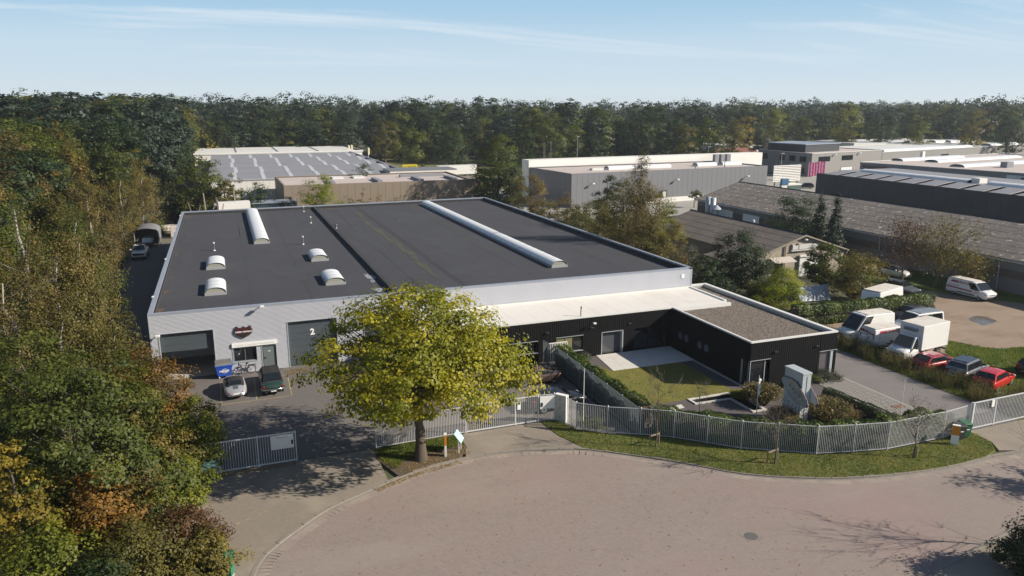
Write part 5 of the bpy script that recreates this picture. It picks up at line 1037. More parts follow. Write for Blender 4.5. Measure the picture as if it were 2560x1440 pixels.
# silver classic coupe, tail to the camera
t = thing('classic_car', 'rounded silver classic convertible with black top, tail towards the gate', 'car', (6.08,-4.5,0), R(93), 'classic cars at the hall front')
lower_body(t, [(1.98,.25,.36,.52),(1.88,.52,.25,.68),(1.55,.72,.2,.80),(.9,.80,.2,.86),(.2,.82,.2,.88),(-.6,.835,.2,.90),(-1.2,.82,.22,.86),(-1.65,.72,.27,.72),(-1.90,.54,.33,.56),(-1.97,.36,.38,.48)], P_silver, crown=.07)
rs = []
for x, w, z in cat1([(.95,.60,.92),(.6,.62,1.12),(.25,.60,1.25),(-.2,.60,1.28),(-.6,.61,1.22),(-.95,.60,1.04),(-1.22,.55,.88)], 3): rs.append([(x,w+.08,.82),(x,w+.05,.82+(z-.82)*.5),(x,w-.02,.82+(z-.82)*.8),(x,w*.7,z-.02),(x,0,z+.02),(x,-w*.7,z-.02),(x,-w+.02,.82+(z-.82)*.8),(x,-w-.05,.82+(z-.82)*.5),(x,-w-.08,.82)])
mb = MB(); mb.rings(rs); top = mb.build('soft_top', M_fab, t, True)
mb = MB(); mb.quad((-.74,.42,1.215),(-.74,-.42,1.215),(-1.13,-.48,.975),(-1.13,.48,.975)); mb.build('rear_window', M_cgl, top); mb = MB(); mb.path([(-.74,.42,1.22),(-.74,-.42,1.22),(-1.13,-.48,.98),(-1.13,.48,.98),(-.74,.42,1.22)], .014, 5); mb.build('window_trim', M_chr, top)
for s in (-1,1):
    mb = MB(); mb.quad((.55,s*.675,.93),(-.55,s*.69,.93),(-.35,s*.635,1.13),(.38,s*.625,1.13)); mb.build('side_window', M_cgl, top)
    for k in range(6): MB().box(-1.32-k*.055,s*.10-.08,.955-k*.026,-1.30-k*.055,s*.10+.08,.972-k*.026).build('louvre', M_plast, t)
    MB().box(-1.92,s*.50-.08,.58,-1.84,s*.50+.08,.64).build('tail_light', M_tail, t, bevel=.02); MB().tube((-2.02,s*.3,.36),(-2.02,s*.3,.58), .025, None, 8).build('overrider', M_chr, t)
mb = MB(); mb.path([(-1.72,.74,.44),(-1.92,.56,.44),(-2.0,.3,.44),(-2.02,0,.44),(-2.0,-.3,.44),(-1.92,-.56,.44),(-1.72,-.74,.44)], .04, 8); mb.build('rear_bumper', M_chr, t, True); MB().box(-2.0,-.25,.50,-1.97,.25,.60).build('number_plate', M_plate, t); wheels(t, (1.15,-.95), .66, .31, .16)
# dark green open backed classic
t = thing('classic_car', 'dark green classic car with black top and chrome bumper, tail towards the gate', 'car', (8.82,-4.3,0), R(92), 'classic cars at the hall front')
lower_body(t, [(2.2,.62,.42,.72),(2.1,.78,.3,.86),(1.6,.84,.26,.96),(.6,.86,.26,1.0),(-.6,.87,.26,1.02),(-1.6,.87,.28,1.0),(-2.12,.84,.36,.95),(-2.22,.78,.42,.88)], P_green); cab = upper(t, 1.0, 1.62, .9, .45, -1.15, -1.75, .82, .68, P_green, (.45,), soft=M_fab, rear=.12)
mb = MB(); mb.path([(-1.78,.80,1.03),(-1.80,-.80,1.03)], .018, 6); mb.build('trim_strip', M_chr, t); mb = MB(); mb.path([(-1.9,.90,.58),(-2.25,.82,.58),(-2.33,.0,.58),(-2.25,-.82,.58),(-1.9,-.90,.58)], .055, 8); mb.build('rear_bumper', M_chr, t, True)
for s in (-1,1): MB().box(-2.24,s*.70-.06,.70,-2.16,s*.70+.06,.88).build('tail_light', M_tail, t, bevel=.015); MB().tube((-2.36,s*.55,.36),(-2.2,s*.55,.36), .035, None, 8).build('exhaust', M_chr, t)
MB().box(-2.31,-.2,.40,-2.28,.2,.52).build('number_plate', M_plate, t); MB().box(-2.235,-.5,.74,-2.215,.5,.78).build('badge_strip', M_chr, t); wheels(t, (1.35,-1.25), .72, .34, .2); mirrors(t, .8, .95, 1.05, M_chr); MB().box(-1.0,-.7,1.0,.3,.7,1.02).build('seat_row', M_fab, t)
# vans
def van(label, u, v, rz, L=5.2, W=1.95, H=1.97, mat=P_wht, roofm=None, side=False, text=0, hi=False, name='delivery_van', grp='vans in the dirt lot', glassback=False):
    t = thing(name, label, 'van', (u,v,0), rz, grp); a = L/2; w = W/2; z0 = 1.08
    lower_body(t, [(a,w*.7,.42,.78),(a-.06,w*.86,.3,.94),(a-.4,w*.96,.24,1.08),(a-.9,w*.99,.22,1.16),(0,w,.22,1.16),(-a+.3,w,.24,1.16),(-a,w*.97,.3,1.12)], mat)
    cab = upper(t, z0, H, a-.75, a-1.62-(.35 if hi else 0), -a+.12, -a+.03, w*.985, w*(.86 if not hi else .9), mat, (.28,.55) if side else (.27,), rear=.18 if glassback else False, wins=None if side else (0,))
    MB().box(-a+.2,-w*.74,H+.015,a-2.0-(.3 if hi else 0),w*.74,H+.05).build('roof_panel', roofm or M_grime, cab, bevel=.05)
    wheels(t, (a-.95,-a+1.0), w-.14, .34, .22); lamps(t, a-.14, -a+.02, w*.76, .84, 1.15, (.06,.3,.2), (.04,.09,.34)); mirrors(t, a-1.25, w+.12, 1.12, M_plast); MB().box(a-.12,-w*.72,.3,a+.03,w*.72,.56).build('front_bumper', M_plast, t, bevel=.03); MB().box(a-.1,-w*.4,.66,a+.005,w*.4,.78).build('grille', M_plast, t, bevel=.02)
    for s in (-1,1): MB().box(-a+1.5,s*(w+.003)-.008,.45,a-1.5,s*(w+.003)+.008,.56).build('side_moulding', M_plast, t)
    for s in (-1,1):
        for x in (a-1.05,a-1.95,a-3.15): MB().box(x-.009,s*w-.007,.36,x+.009,s*w+.007,1.04).build('door_seam', M_plast, t)
    MB().box(-a-.004,-.008,.5,-a+.02,.008,H-.2).build('door_seam', M_plast, t)
    if text:
        for s in (-1,1):
            y = s*(w*.985+.012); f = lambda z: s*(w*.985-(w*.985-w*.86)*(z-z0)/(H-z0)+.02)
            mb = MB(); mb.quad((-a+.5,f(1.6),1.52),(.55,f(1.6),1.52),(.55,f(1.8),1.76),(-a+.7,f(1.8),1.76)); mb.build('red_band', M_rband, t)
            lettering('ALL CAR RENT', .21, M_white, t, (-.42,f(1.64)+s*.008,1.64), rot=(math.pi/2,0,0 if s < 0 else math.pi), bold=.006)
            if text > 1:
                mb = MB(); mb.quad((-a+.1,s*(w+.012),.86),(.75,s*(w+.012),.80),(.75,s*(w+.012),.96),(-a+.1,s*(w+.012),1.02)); mb.build('red_stripe', M_rband, t); lettering('ALL CAR', .16, M_rband, t, (1.15,s*(w+.014),.86), rot=(math.pi/2,0,0 if s < 0 else math.pi)); MB().box(-a+.3,s*(w+.012)-.006,1.16,-.9,s*(w+.012)+.006,1.2).build('door_rail', M_plast, t)
        if text == 1 or glassback: pass
        mb = MB(); mb.quad((-a-.005,.8,1.56),(-a-.005,-.8,1.36),(-a-.005,-.8,1.56),(-a-.005,.8,1.76)); mb.build('red_band', M_rband, t); lettering('ALL CAR RENT', .17, M_white, t, (-a-.012,-.22,1.53), rot=(math.pi/2,R(0),-math.pi/2)); MB().box(-a-.02,-.2,.95,-a+.0,-.12,1.15).build('handle', M_plast, t)
    return t
van('tall white high roof van facing the lane, nearest the black wing', 63.7, -11.1, R(181), 5.7, 2.0, 2.55, hi=True)
van('white van with red lettered bands, rear doors towards the lane', 64.0, -13.5, R(1), 5.0, 1.95, 1.95, text=1)
van('white minibus with grey blue roof behind the box truck', 70.75, -11.0, R(181), 5.1, 1.92, 1.95, roofm=layered('grey_blue_roof', (.20,.235,.28), [], .35), side=True, name='minibus')
van('white lettered van with red stripe parked by the long shed', 88.4, -2.9, R(-90), 5.3, 1.96, 1.97, text=2)
# box truck
t = thing('box_truck', 'white refrigerated box truck facing the lane', 'truck', (64.0,-16.95,0), R(187.5)); a = 3.2
lower_body(t, [(a,.66,.45,.86),(a-.08,.86,.32,1.02),(a-.5,.96,.28,1.18),(a-1.0,.99,.26,1.22),(a-2.05,.99,.26,1.2)], P_wht); cab = upper(t, 1.16, 2.2, a-.85, a-1.55, a-2.0, a-2.1, .97, .82, P_wht, (), rear=False)
bx = MB().box(-2.65,-1.12,.95,1.12,1.12,3.15).build('cargo_box', P_wht, t, bevel=.03); MB().box(-2.62,-1.09,3.152,1.09,1.09,3.17).build('box_roof', M_grime, bx)
for s in (-1,1): MB().box(-2.67,s*1.125-.02,.93,1.14,s*1.125+.02,1.0).build('corner_rail', M_galv, bx)
MB().box(1.12,-.62,2.55,1.42,.62,2.85).build('cooling_unit', P_grey, bx, bevel=.06); MB().box(-2.6,-.45,.62,1.2,.45,.92).build('chassis', M_plast, t); MB().box(-2.85,-.9,.42,-2.72,.9,.56).build('rear_bumper', M_plast, t); wheels(t, (a-.95,-1.6), .86, .36, .24); mirrors(t, a-1.25, 1.2, 1.25, M_plast)
for s in (-1,1): MB().box(a-.22,s*.74-.16,.82,a-.02,s*.74+.16,1.0).build('headlight', M_head, t, bevel=.02); MB().box(a-.62,s*.45-.16,1.235,a-.58,s*.45+.16,1.25).build('bonnet_vent', M_plast, t)
MB().box(a-.1,-.8,.34,a+.04,.8,.58).build('front_bumper', M_plast, t, bevel=.03); MB().box(a-.06,-.42,.68,a+.01,.42,.84).build('grille', M_plast, t)
# cream convertible by the shed
t = thing('convertible_car', 'cream rounded convertible with dark folded top under the long shed wall', 'car', (88.9,8.5,0), R(-88))
lower_body(t, [(2.05,.4,.34,.58),(1.92,.66,.24,.76),(1.5,.82,.2,.92),(.8,.87,.2,.98),(-.2,.87,.2,.99),(-1.2,.87,.2,.99),(-1.75,.74,.26,.86),(-2.0,.5,.36,.66)], P_cream, crown=.08); upper(t, .98, 1.45, .95, .45, -1.0, -1.55, .78, .6, P_cream, (.5,), soft=M_fab); wheels(t, (1.28,-1.22), .72, .32); lamps(t, 1.92, -1.95, .58, .66, .72, (.04,.22,.2)); mirrors(t, .75, .93, 1.0, P_cream)
# caravan
t = thing('caravan', 'white caravan half hidden behind the olive tree and hedge', 'caravan', (73.6,-3.7,0), R(196)); MB().prism_axis([(-2.6,.55),(2.5,.55),(2.75,1.2),(2.45,2.45),(-2.4,2.5),(-2.7,1.3)], -1.05, 1.05).build('caravan_body', P_wht, t, bevel=.08); MB().box(-2.3,-.95,2.51,2.3,.95,2.56).build('roof', M_grime, t)
for s in (-1,1): MB().box(-.6,s*1.06-.01,1.35,1.4,s*1.06+.01,1.95).build('window', M_cgl, t); MB().box(-2.6,s*1.06-.01,.9,2.6,s*1.06+.01,1.0).build('stripe', P_grey, t)
wheels(t, (0,), .9, .32); MB().tube((2.6,0,.5),(3.7,0,.5), .05, None, 8).build('drawbar', M_galv, t)
# pickup and canopied trailer in the side lane
t = thing('pickup_truck', 'white pickup with black bonnet stripe in the shaded side lane', 'pickup', (-5.95,58.9,0), R(-90))
lower_body(t, [(2.8,.8,.55,.98),(2.7,.94,.42,1.12),(2.1,.98,.38,1.22),(.8,1.0,.36,1.25),(-1.0,1.0,.36,1.25),(-2.6,1.0,.4,1.22),(-2.8,.96,.5,1.15)], P_wht); cab = upper(t, 1.22, 1.92, 1.35, .75, -.7, -.95, .93, .76, P_wht, (.5,)); MB().box(-.3,-.35,1.94,.5,.35,1.985).build('sunroof', M_cgl, cab); mb = MB(); mb.quad((2.55,-.28,1.205),(2.55,.28,1.205),(1.4,.34,1.30),(1.4,-.34,1.30)); mb.build('bonnet_stripe', M_plast, t); MB().box(2.7,-.72,.72,2.84,.72,1.02).build('grille', M_plast, t, bevel=.03); MB().box(2.68,-.95,.5,2.9,.95,.68).build('front_bumper', P_silver, t, bevel=.03); wheels(t, (1.85,-1.75), .88, .4, .26); mirrors(t, 1.1, 1.13, 1.3, P_wht); MB().box(-2.6,-.8,1.2,-1.05,.8,1.29).build('load_bed', M_plast, t)
for s in (-1,1): MB().box(2.6,s*.8-.14,.95,2.78,s*.8+.14,1.1).build('headlight', M_head, t)
t = thing('canopy_trailer', 'grey arched canopy shelter behind the white pickup', 'shelter', (-5.6,66.5,0)); M_canv = layered('grey_canvas', (.17,.175,.185), [((.13,.135,.145), 1.2, .45, .7, .5)], .7); arc = [(-1.75*math.cos(math.pi*i/10),2.2+.95*math.sin(math.pi*i/10)**.8) for i in range(11)]
mb = MB(); mb.rings([[(x,y,z) for x, z in [(-1.75,.9)]+arc+[(1.75,.9)]] for y in (0,1.5,3,4.5,6)], caps=False, close=False); mb.build('canopy', M_canv, t, True)
MB().prism_axis([(-1.7,.3),(1.7,.3),(1.7,2.4),(1.2,2.95),(0,3.1),(-1.2,2.95),(-1.7,2.4)], 5.9, 5.98).build('back_sheet', M_canv, t)
for x in (-1.7,1.7):
    for y in (.05,3,5.9): MB().tube((x,y,0),(x,y,2.3), .04, None, 6).build('post', M_galv, t)
MB().box(-1.6,.3,.55,1.6,5.8,.7).build('deck', M_plank, t); mb = MB(); mb.rings([[(-.8,.6,.75),(.8,.6,.75),(.8,3.5,.75),(-.8,3.5,.75)],[(-.7,.9,1.5),(.7,.9,1.5),(.7,3.2,1.5),(-.7,3.2,1.5)]]); mb.build('covered_load', M_poly, t, bevel=.15)
# far yellow lorry and white trailer
x, y, z = atY(1022, 428, 172); t = thing('box_lorry', 'small yellow box lorry far behind the tan hall', 'truck', (x,y,0), R(175)); MB().box(-2.6,-1.15,.9,2.0,1.15,4.1).build('cargo_box', P_yel, t); MB().prism_axis([(2.05,.5),(4.0,.5),(4.0,1.5),(3.3,2.6),(2.05,2.7)], -1.0, 1.0).build('cab', P_yel, t); MB().prism_axis([(3.4,1.55),(3.9,1.5),(3.3,2.4),(2.6,2.4),(2.6,1.55)], -1.02, 1.02).build('cab_window', M_cgl, t); wheels(t, (3.1,-1.6), .9, .42, .25)
lettering('A.T. VERHUUR', .62, M_sbl, t, (-.2,1.16,3.45), rot=(math.pi/2,0,math.pi)); mb = MB(); mb.quad((1.4,1.16,3.0),(.7,1.16,2.9),(-2.0,1.16,1.5),(-1.2,1.16,1.5)); mb.build('print_band', M_sbl, t)
x, y, z = atY(1142, 430, 166); t = thing('box_trailer', 'long white semi trailer parked behind the tan hall', 'trailer', (x,y,0), R(184)); MB().box(-6.3,-1.25,1.1,6.3,1.25,4.0).build('cargo_box', P_wht, t); MB().box(-6.2,-1.0,.7,6.2,1.0,1.1).build('chassis', M_plast, t); wheels(t, (-4.5,-3.2), 1.0, .5, .3)
# ================================================================ vegetation
LF = {
 'dark':  leafmat('leaf_dark_green', [(0,(.013,.026,.010)),(.5,(.030,.052,.018)),(1,(.066,.088,.028))]),
 'green': leafmat('leaf_green', [(0,(.030,.045,.008)),(.5,(.084,.105,.017)),(1,(.180,.172,.028))]),
 'olive': leafmat('leaf_olive', [(0,(.048,.050,.011)),(.5,(.122,.110,.024)),(1,(.225,.172,.038))]),
 'brown': leafmat('leaf_brown', [(0,(.060,.052,.017)),(.5,(.142,.110,.033)),(1,(.24,.180,.055))]),
 'rust':  leafmat('leaf_rust', [(0,(.045,.024,.012)),(.5,(.092,.045,.020)),(1,(.15,.080,.032))]),
 'orange':leafmat('leaf_orange', [(0,(.050,.042,.010)),(.45,(.14,.082,.016)),(.8,(.25,.125,.020)),(1,(.30,.19,.03))]),
 'yellow':leafmat('leaf_yellow', [(0,(.075,.070,.012)),(.5,(.20,.155,.02)),(1,(.34,.25,.03))]),
 'ygreen':leafmat('leaf_yellow_green', [(0,(.055,.078,.010)),(.5,(.150,.165,.018)),(1,(.28,.255,.03))]),
 'bamboo':leafmat('leaf_bamboo', [(0,(.075,.105,.010)),(.5,(.20,.235,.018)),(1,(.38,.36,.03))], .45),
 'needle':leafmat('needle', [(0,(.010,.020,.013)),(.5,(.022,.038,.022)),(1,(.045,.062,.032))], .1),
 'hero':  leafmat('leaf_lime_yellow', [(0,(.060,.090,.010)),(.30,(.175,.190,.016)),(.6,(.32,.295,.024)),(.85,(.44,.37,.030)),(1,(.24,.16,.04))], .42, .5, 0),
 'hedge': leafmat('leaf_laurel', [(0,(.032,.056,.012)),(.5,(.085,.130,.025)),(1,(.18,.215,.045))], .25, .45),
 'straw': leafmat('straw', [(0,(.10,.085,.03)),(.5,(.22,.17,.075)),(1,(.38,.29,.16))], .3),
 'weed':  leafmat('weed', [(0,(.035,.045,.014)),(.5,(.085,.085,.028)),(1,(.17,.135,.060))], .3),
 'grass': leafmat('grass_blade', [(0,(.065,.100,.015)),(.5,(.130,.165,.026)),(1,(.25,.215,.06))], .3, .6, 0),
 'fallen':leafmat('fallen_leaf', [(0,(.10,.055,.02)),(.5,(.24,.14,.04)),(1,(.42,.30,.06))], .1, .7, 0),
 'lav':   leafmat('leaf_grey_green', [(0,(.045,.052,.034)),(.5,(.085,.092,.060)),(1,(.14,.145,.10))]),
}
M_bark = layered('bark', (.085,.068,.052), [((.055,.044,.034), 4, .45, .7, .7, (3,3,.5)), ((.12,.10,.08), 9, .55, .8, .4)], .95, bump=(14,.6,.03))
M_birch = layered('birch_bark', (.27,.245,.21), [((.12,.10,.09), 2.2, .52, .66, .8, (1,1,2.5)), ((.55,.52,.47), 5, .5, .75, .4)], .85)
M_twig = layered('twig', (.12,.095,.075), [], .9)

def unit(r, n): v = r.normal(size=(n,3)); return v/np.linalg.norm(v, axis=1)[:,None]
def leaves(r, P, out, size, aspect=.62, up=.35, rnd=.55, droop=0.):
    """one small folded leaf (4 corner rhombus) at each point of P"""
    n = len(P); nr = out*.9+np.array([0,0,up])+unit(r,n)*rnd; nr /= np.linalg.norm(nr,axis=1)[:,None]
    a = np.cross(nr, unit(r,n)); a[:,2] -= droop; a -= nr*np.sum(a*nr,1)[:,None]; a /= np.linalg.norm(a,axis=1)[:,None]+1e-9; b = np.cross(nr,a)
    s = size*r.uniform(.6,1.25,n)[:,None]
    V = np.stack([P-a*s*.5, P+b*s*aspect*.5+nr*s*.08, P+a*s*.5-nr*s*.05, P-b*s*aspect*.5+nr*s*.08],1).reshape(-1,3)
    return V, np.arange(n*4).reshape(-1,4)
SHAPES = {
 'round': lambda t: np.sqrt(np.clip(1-(2*t-1)**2,0,1))**.8,
 'oak':   lambda t: np.clip(np.sqrt(np.clip(1-((t-.42)/.60)**2,0,1)),.05,1),
 'dome':  lambda t: np.clip(np.where(t < .15,.66+2.3*t,1-(np.clip(t-.15,0,1)/.87)**2.7),.05,1),
 'birch': lambda t: np.clip(1.15*np.sin(np.pi*np.clip(t*.86+.10,0,1))**1.1*(1-.35*t),.06,1),
 'pine':  lambda t: np.clip(np.sqrt(np.clip(1-((t-.5)/.55)**2,0,1)),.1,1),
 'cone':  lambda t: np.clip(1-t*.96,.03,1),
 'shrub': lambda t: np.clip(np.sqrt(np.clip(1-((t-.30)/.72)**2,0,1)),.15,1),
 'column':lambda t: np.clip(np.minimum(1,(1-t)*3.2)*np.minimum(1,.55+t*2),.1,1),
}
def crown_pts(r, rad, z0, z1, ncl, nlf, shape, crad=.26, shell=.5, squash=.75, lump=.2, droop=0.):
    f = SHAPES[shape]; t = r.random(ncl*6); keep = r.random(ncl*6) < f(t)**1.4+.04; t = t[keep][:ncl]; n = len(t); a = r.uniform(0,2*np.pi,n); ph = r.uniform(0,6.28,3)
    rf = r.random(n)**shell; lm = 1+lump*np.sin(3*a+ph[0]+4*t)+lump*.6*np.sin(5*a+ph[1]-7*t)
    R_ = rad*f(t)*rf*lm*(1-crad*.5); C = np.stack([R_*np.cos(a), R_*np.sin(a), z0+(z1-z0)*t*(1-crad*.12)],1)
    cr = rad*crad*r.uniform(.6,1.25,n); k = max(1, nlf//n); idx = np.repeat(np.arange(n),k); d = unit(r,n*k); rr = r.random(n*k)**(1/2.3)
    d[:,2] = np.where(d[:,2] < -.25, d[:,2]*.5, d[:,2])
    P = C[idx]+d*(cr[idx]*rr)[:,None]*np.array([1,1,squash])
    if droop: P[:,2] -= droop*r.random(len(P))**2*cr[idx]*2
    ax = np.stack([np.zeros(n),np.zeros(n),C[:,2]],1); out = d*.7+(C-ax)[idx]/(rad+1e-6)*.5
    tint = np.clip(.16+.58*r.random(n)[idx]+.20*(r.random(n*k)-.5),0,1)
    return C, P, out, tint
def wood(mb, r, H, tr, C, z0, nb, lean=(0,0), fork=.35, thin=.5, top=.86):
    """tapered bent trunk plus limbs reaching the clumps"""
    ks = 7; tp = [(lean[0]*H*(i/ks)**1.5+r.normal()*tr*.5*(i > 0), lean[1]*H*(i/ks)**1.5+r.normal()*tr*.5*(i > 0), H*top*i/ks) for i in range(ks+1)]
    mb.path([(tp[0][0],tp[0][1],-.15)]+tp[0:], [tr*1.45,tr*1.25]+[tr*(1-.86*i/ks) for i in range(1,ks+1)], 9)
    tz = np.array([p[2] for p in tp]); T = np.array(tp)
    at = lambda z: np.array([np.interp(z,tz,T[:,0]),np.interp(z,tz,T[:,1]),z])
    for c in C[r.permutation(len(C))[:nb]]:
        dist = np.hypot(c[0],c[1]); s = at(min(max(c[2]-dist*r.uniform(.5,1.0)-.3, z0*fork+.3), H*top*.95)); m = s+(c-s)*.5+np.array([0,0,dist*.06])+r.normal(size=3)*dist*.05
        q = max(.25, 1-s[2]/(H*1.05)); rr = max(.012, tr*thin*q*min(1,.35+dist*.13)); mb.path([s,m,c], [rr,rr*.62,rr*.22], 5, 1, caps=False)
def tree_parts(seed, H, rad, z0, ncl, nlf, leaf, shape, lf, tr=None, bark=None, nb=40, lean=(0,0), rnd=.42, ow=.45, **k):
    r = np.random.default_rng(seed); tr = tr or H*.018+.04; wk = {q:k.pop(q) for q in ('fork','thin','top') if q in k}; up = k.pop('up',.35); asp = k.pop('aspect',.62); ldroop = k.pop('ldroop',0.)
    C, P, out, tint = crown_pts(r, rad, z0, H, ncl, nlf, shape, **k); P[:,2] = np.maximum(P[:,2], .15)
    if lean != (0,0): P[:,0] += lean[0]*P[:,2]**1.5/H**.5; P[:,1] += lean[1]*P[:,2]**1.5/H**.5; C[:,0] += lean[0]*C[:,2]**1.5/H**.5; C[:,1] += lean[1]*C[:,2]**1.5/H**.5
    if ow:
        cc = np.array([0,0,z0+(H-z0)*.40]); q = P-cc; q /= np.array([rad,rad,(H-z0)*.6]); out = out*.5+q*ow
    V, F = leaves(r, P, out, leaf, asp, up, rnd, droop=ldroop); cm = fast_mesh('crown', V, F, LF[lf] if isinstance(lf,str) else lf, tint)
    mb = MB(); wood(mb, r, H, tr, C, z0, nb, lean, **wk); wm = mb.mesh('trunk', [bark or M_bark, M_twig if bark else M_bark], True)
    return cm, wm
def tree(name, label, cat, loc, seed, H, rad, z0, ncl, nlf, leaf, shape, lf, group=None, rz=0, **k):
    t = thing(name, label, cat, (loc[0],loc[1],0), rz, group); cm, wm = tree_parts(seed, H, rad, z0, ncl, nlf, leaf, shape, lf, **k); put('trunk', wm, t); put('crown', cm, t); return t
def place(px, ytop, Y): x, y, z = atY(px, ytop, Y); return (x,y), z

# ---------------------------------------------------------------- the yellow tree in front of the hall
tree('lime_tree', 'broad yellow green tree standing in the bed between the two gates', 'tree', (16.95,-21.2), 9, 11.7, 7.25, 4.2, 380, 33000, .21, 'dome', 'hero', tr=.37, nb=190, crad=.145, shell=.42, squash=.7, lump=.10, thin=.34, top=.62, fork=.9, droop=.08, aspect=.8, ldroop=.5)
# ---------------------------------------------------------------- near trees and shrubs on the left
def T(px, ytop, Y, name, label, rad, z0f, ncl, nlf, leaf, shape, lf, cat='tree', group=None, seed=None, **k):
    (x, y), z = place(px, ytop, Y); sd = seed or int(px*7+ytop*13)%9973
    return tree(name, label, cat, (x,y), sd, z, rad, z*z0f, ncl, nlf, leaf, shape, lf, group, **k)
GL = 'trees and shrubs left of the driveway'
T(150,880,-24,'oak_tree','big leafy green oak filling the left edge beside the driveway',5.2,.08,230,26000,.20,'oak','green',group=GL,crad=.17,nb=120,thin=.4,lump=.25)
T(40,820,-20,'oak_tree','dark green oak standing behind the big oak at the left edge',4.6,.1,160,15000,.22,'oak','green',group=GL,crad=.19)
T(335,842,-15.5,'hornbeam_tree','orange tinged hornbeam overhanging the left end of the gate',3.0,.04,150,20000,.17,'column','orange',group=GL,crad=.30,nb=70,shell=.35)
T(478,985,-17.6,'hornbeam_tree','smaller golden green hornbeam touching the left gate',1.9,.03,70,9000,.19,'column','ygreen',group=GL,crad=.36,shell=.35)
T(330,905,-18.5,'hornbeam_tree','olive hornbeam between the oak and the orange hornbeam',2.4,.05,70,8000,.21,'column','olive',group=GL,crad=.34,shell=.4)
T(215,1165,-27.0,'maple_shrub','golden yellow and orange shrub low at the left',2.9,.1,90,10000,.19,'shrub','orange',cat='shrub',group=GL,crad=.28)
T(70,1180,-27.5,'maple_shrub','yellow shrub at the left edge beside the golden shrub',2.2,.1,60,6000,.19,'shrub','yellow',cat='shrub',group=GL,crad=.3)
T(10,1090,-28.6,'maple_shrub','bright yellow leaved bush cut by the left edge',1.5,.1,40,4000,.18,'shrub','yellow',cat='shrub',group=GL,crad=.35)
T(120,1300,-30.5,'hazel_shrub','yellow green bush at the bottom left corner',2.6,.05,80,9000,.17,'shrub','ygreen',cat='shrub',group=GL,crad=.3)
T(330,1290,-30.2,'hawthorn_shrub','dark olive bush at the bottom left beside the green cabinet',2.3,.05,90,11000,.15,'shrub','olive',cat='shrub',group=GL,crad=.30)
T(455,1265,-28.2,'hawthorn_shrub','purplish brown topped bush at the edge of the driveway',2.0,.05,80,9000,.15,'shrub','rust',cat='shrub',group=GL,crad=.32)
T(505,1335,-29.6,'hawthorn_shrub','round dark bush spilling onto the driveway edge',1.7,.04,70,8000,.15,'shrub','olive',cat='shrub',group=GL,crad=.34)
T(250,1395,-32.0,'hazel_shrub','low dark bush cut by the bottom picture edge',2.6,.05,80,8000,.16,'shrub','dark',cat='shrub',group=GL,crad=.3)
T(440,1140,-22.8,'hornbeam_tree','golden hornbeam bush at the left end of the driveway',1.9,.04,70,8500,.18,'column','ygreen',group=GL,crad=.36,shell=.4)
T(395,1060,-20.5,'hornbeam_tree','tall olive and orange bush right behind the leaning white pole',2.2,.05,80,9000,.19,'column','olive',group=GL,crad=.34,shell=.4)
T(300,1130,-24.5,'hazel_shrub','shaded brown bush in the hollow left of the driveway',2.3,.05,70,7000,.18,'shrub','brown',cat='shrub',group=GL,crad=.32)
GB = 'birches beside the side lane'
BK = dict(bark=M_birch, crad=.22, droop=.8, squash=1.1, ldroop=1.5)
for k, (px, yt, Y, rad, n, lb, lf) in enumerate(((100,580,-3,4.0,16000,'pale stemmed birch at the left edge, nearest the lane entrance','brown'),(190,650,-1.5,3.0,13000,'brown birch leaning over the near end of the side lane','olive'),(172,560,8,3.0,12000,'thin brown birch halfway along the side lane','brown'),(212,440,30,3.2,13000,'tall brown birch with white stem beside the pickup lane','brown'),(30,450,4,4.4,14000,'tall olive birch at the far left edge','green'),(150,500,8,3.8,13000,'tall birch with yellowing leaves left of the side lane','green'),(120,700,-9,3.2,11000,'bushy birch hiding the hall\'s front left corner','olive'),(275,775,-8.5,2.9,11000,'short bushy birch below the hall\'s front left corner','olive'),(20,640,-8,3.6,10000,'brownish birch at the left edge above the oak','brown'),(338,418,76,3.6,10000,'tall brown birch behind the pickup and canopy shelter','brown'),(285,425,70,3.6,10000,'olive brown birch left of the canopy shelter','olive'),(385,545,80,2.2,5000,'small green bush at the end of the side lane','green'),(262,520,52,2.6,8000,'drooping brown birch overhanging the pickup from the left','brown'))):
    T(px, yt, Y, 'birch_tree', lb, rad, .05, 130, n, .185, 'oak', lf, group=GB, nb=70, lean=(rng.uniform(-.04,.06),rng.uniform(-.03,.03)), **BK)

# ---------------------------------------------------------------- the woods: a few kinds, each built once, every tree an object
def proto(kind, seed, lo=False):
    q = .34 if lo else 1; s = 1.7 if lo else 1
    return {'oak': lambda: tree_parts(seed,14,5.2,1.4,95,int(8000*q),.42*s,'oak','dark',crad=.25,nb=12 if lo else 34,rnd=.22 if lo else .42,ow=.9 if lo else .45),
            'tall':lambda: tree_parts(seed,15,4.3,1.6,85,int(7600*q),.40*s,'oak','green',crad=.26,nb=12 if lo else 30,rnd=.22 if lo else .42,ow=.9 if lo else .45),
            'birch':lambda: tree_parts(seed,15,3.5,1.6,95,int(7600*q),.30*s,'birch','brown',bark=M_birch,crad=.26,droop=.7,squash=1.1,nb=10 if lo else 40,tr=.12,rnd=.4 if lo else .5),
            'pine':lambda: tree_parts(seed,15,3.4,7.0,46,int(3600*q),.40*s,'pine','needle',crad=.36,squash=.5,nb=12 if lo else 20,top=.95),
            }[kind]()
PROTO = {(k, i): proto(k, 100+i*7+len(k)) for k in ('oak','tall','birch','pine') for i in range(2)}
PLO = {}
for k in ('oak','tall','birch','pine'):
    for i in range(3):
        cm, wm = proto(k, 300+i*5+len(k), True)
        PLO[k,i] = (cm, wm)
TONE = {'oak':['dark','dark','green','olive','green'],'tall':['green','dark','olive','green','olive','brown'],'birch':['brown','olive','olive','olive','rust'],'pine':['needle']}
WHERE = {'left':'in the wood left of the hall','back':'at the front of the wood behind the halls'}
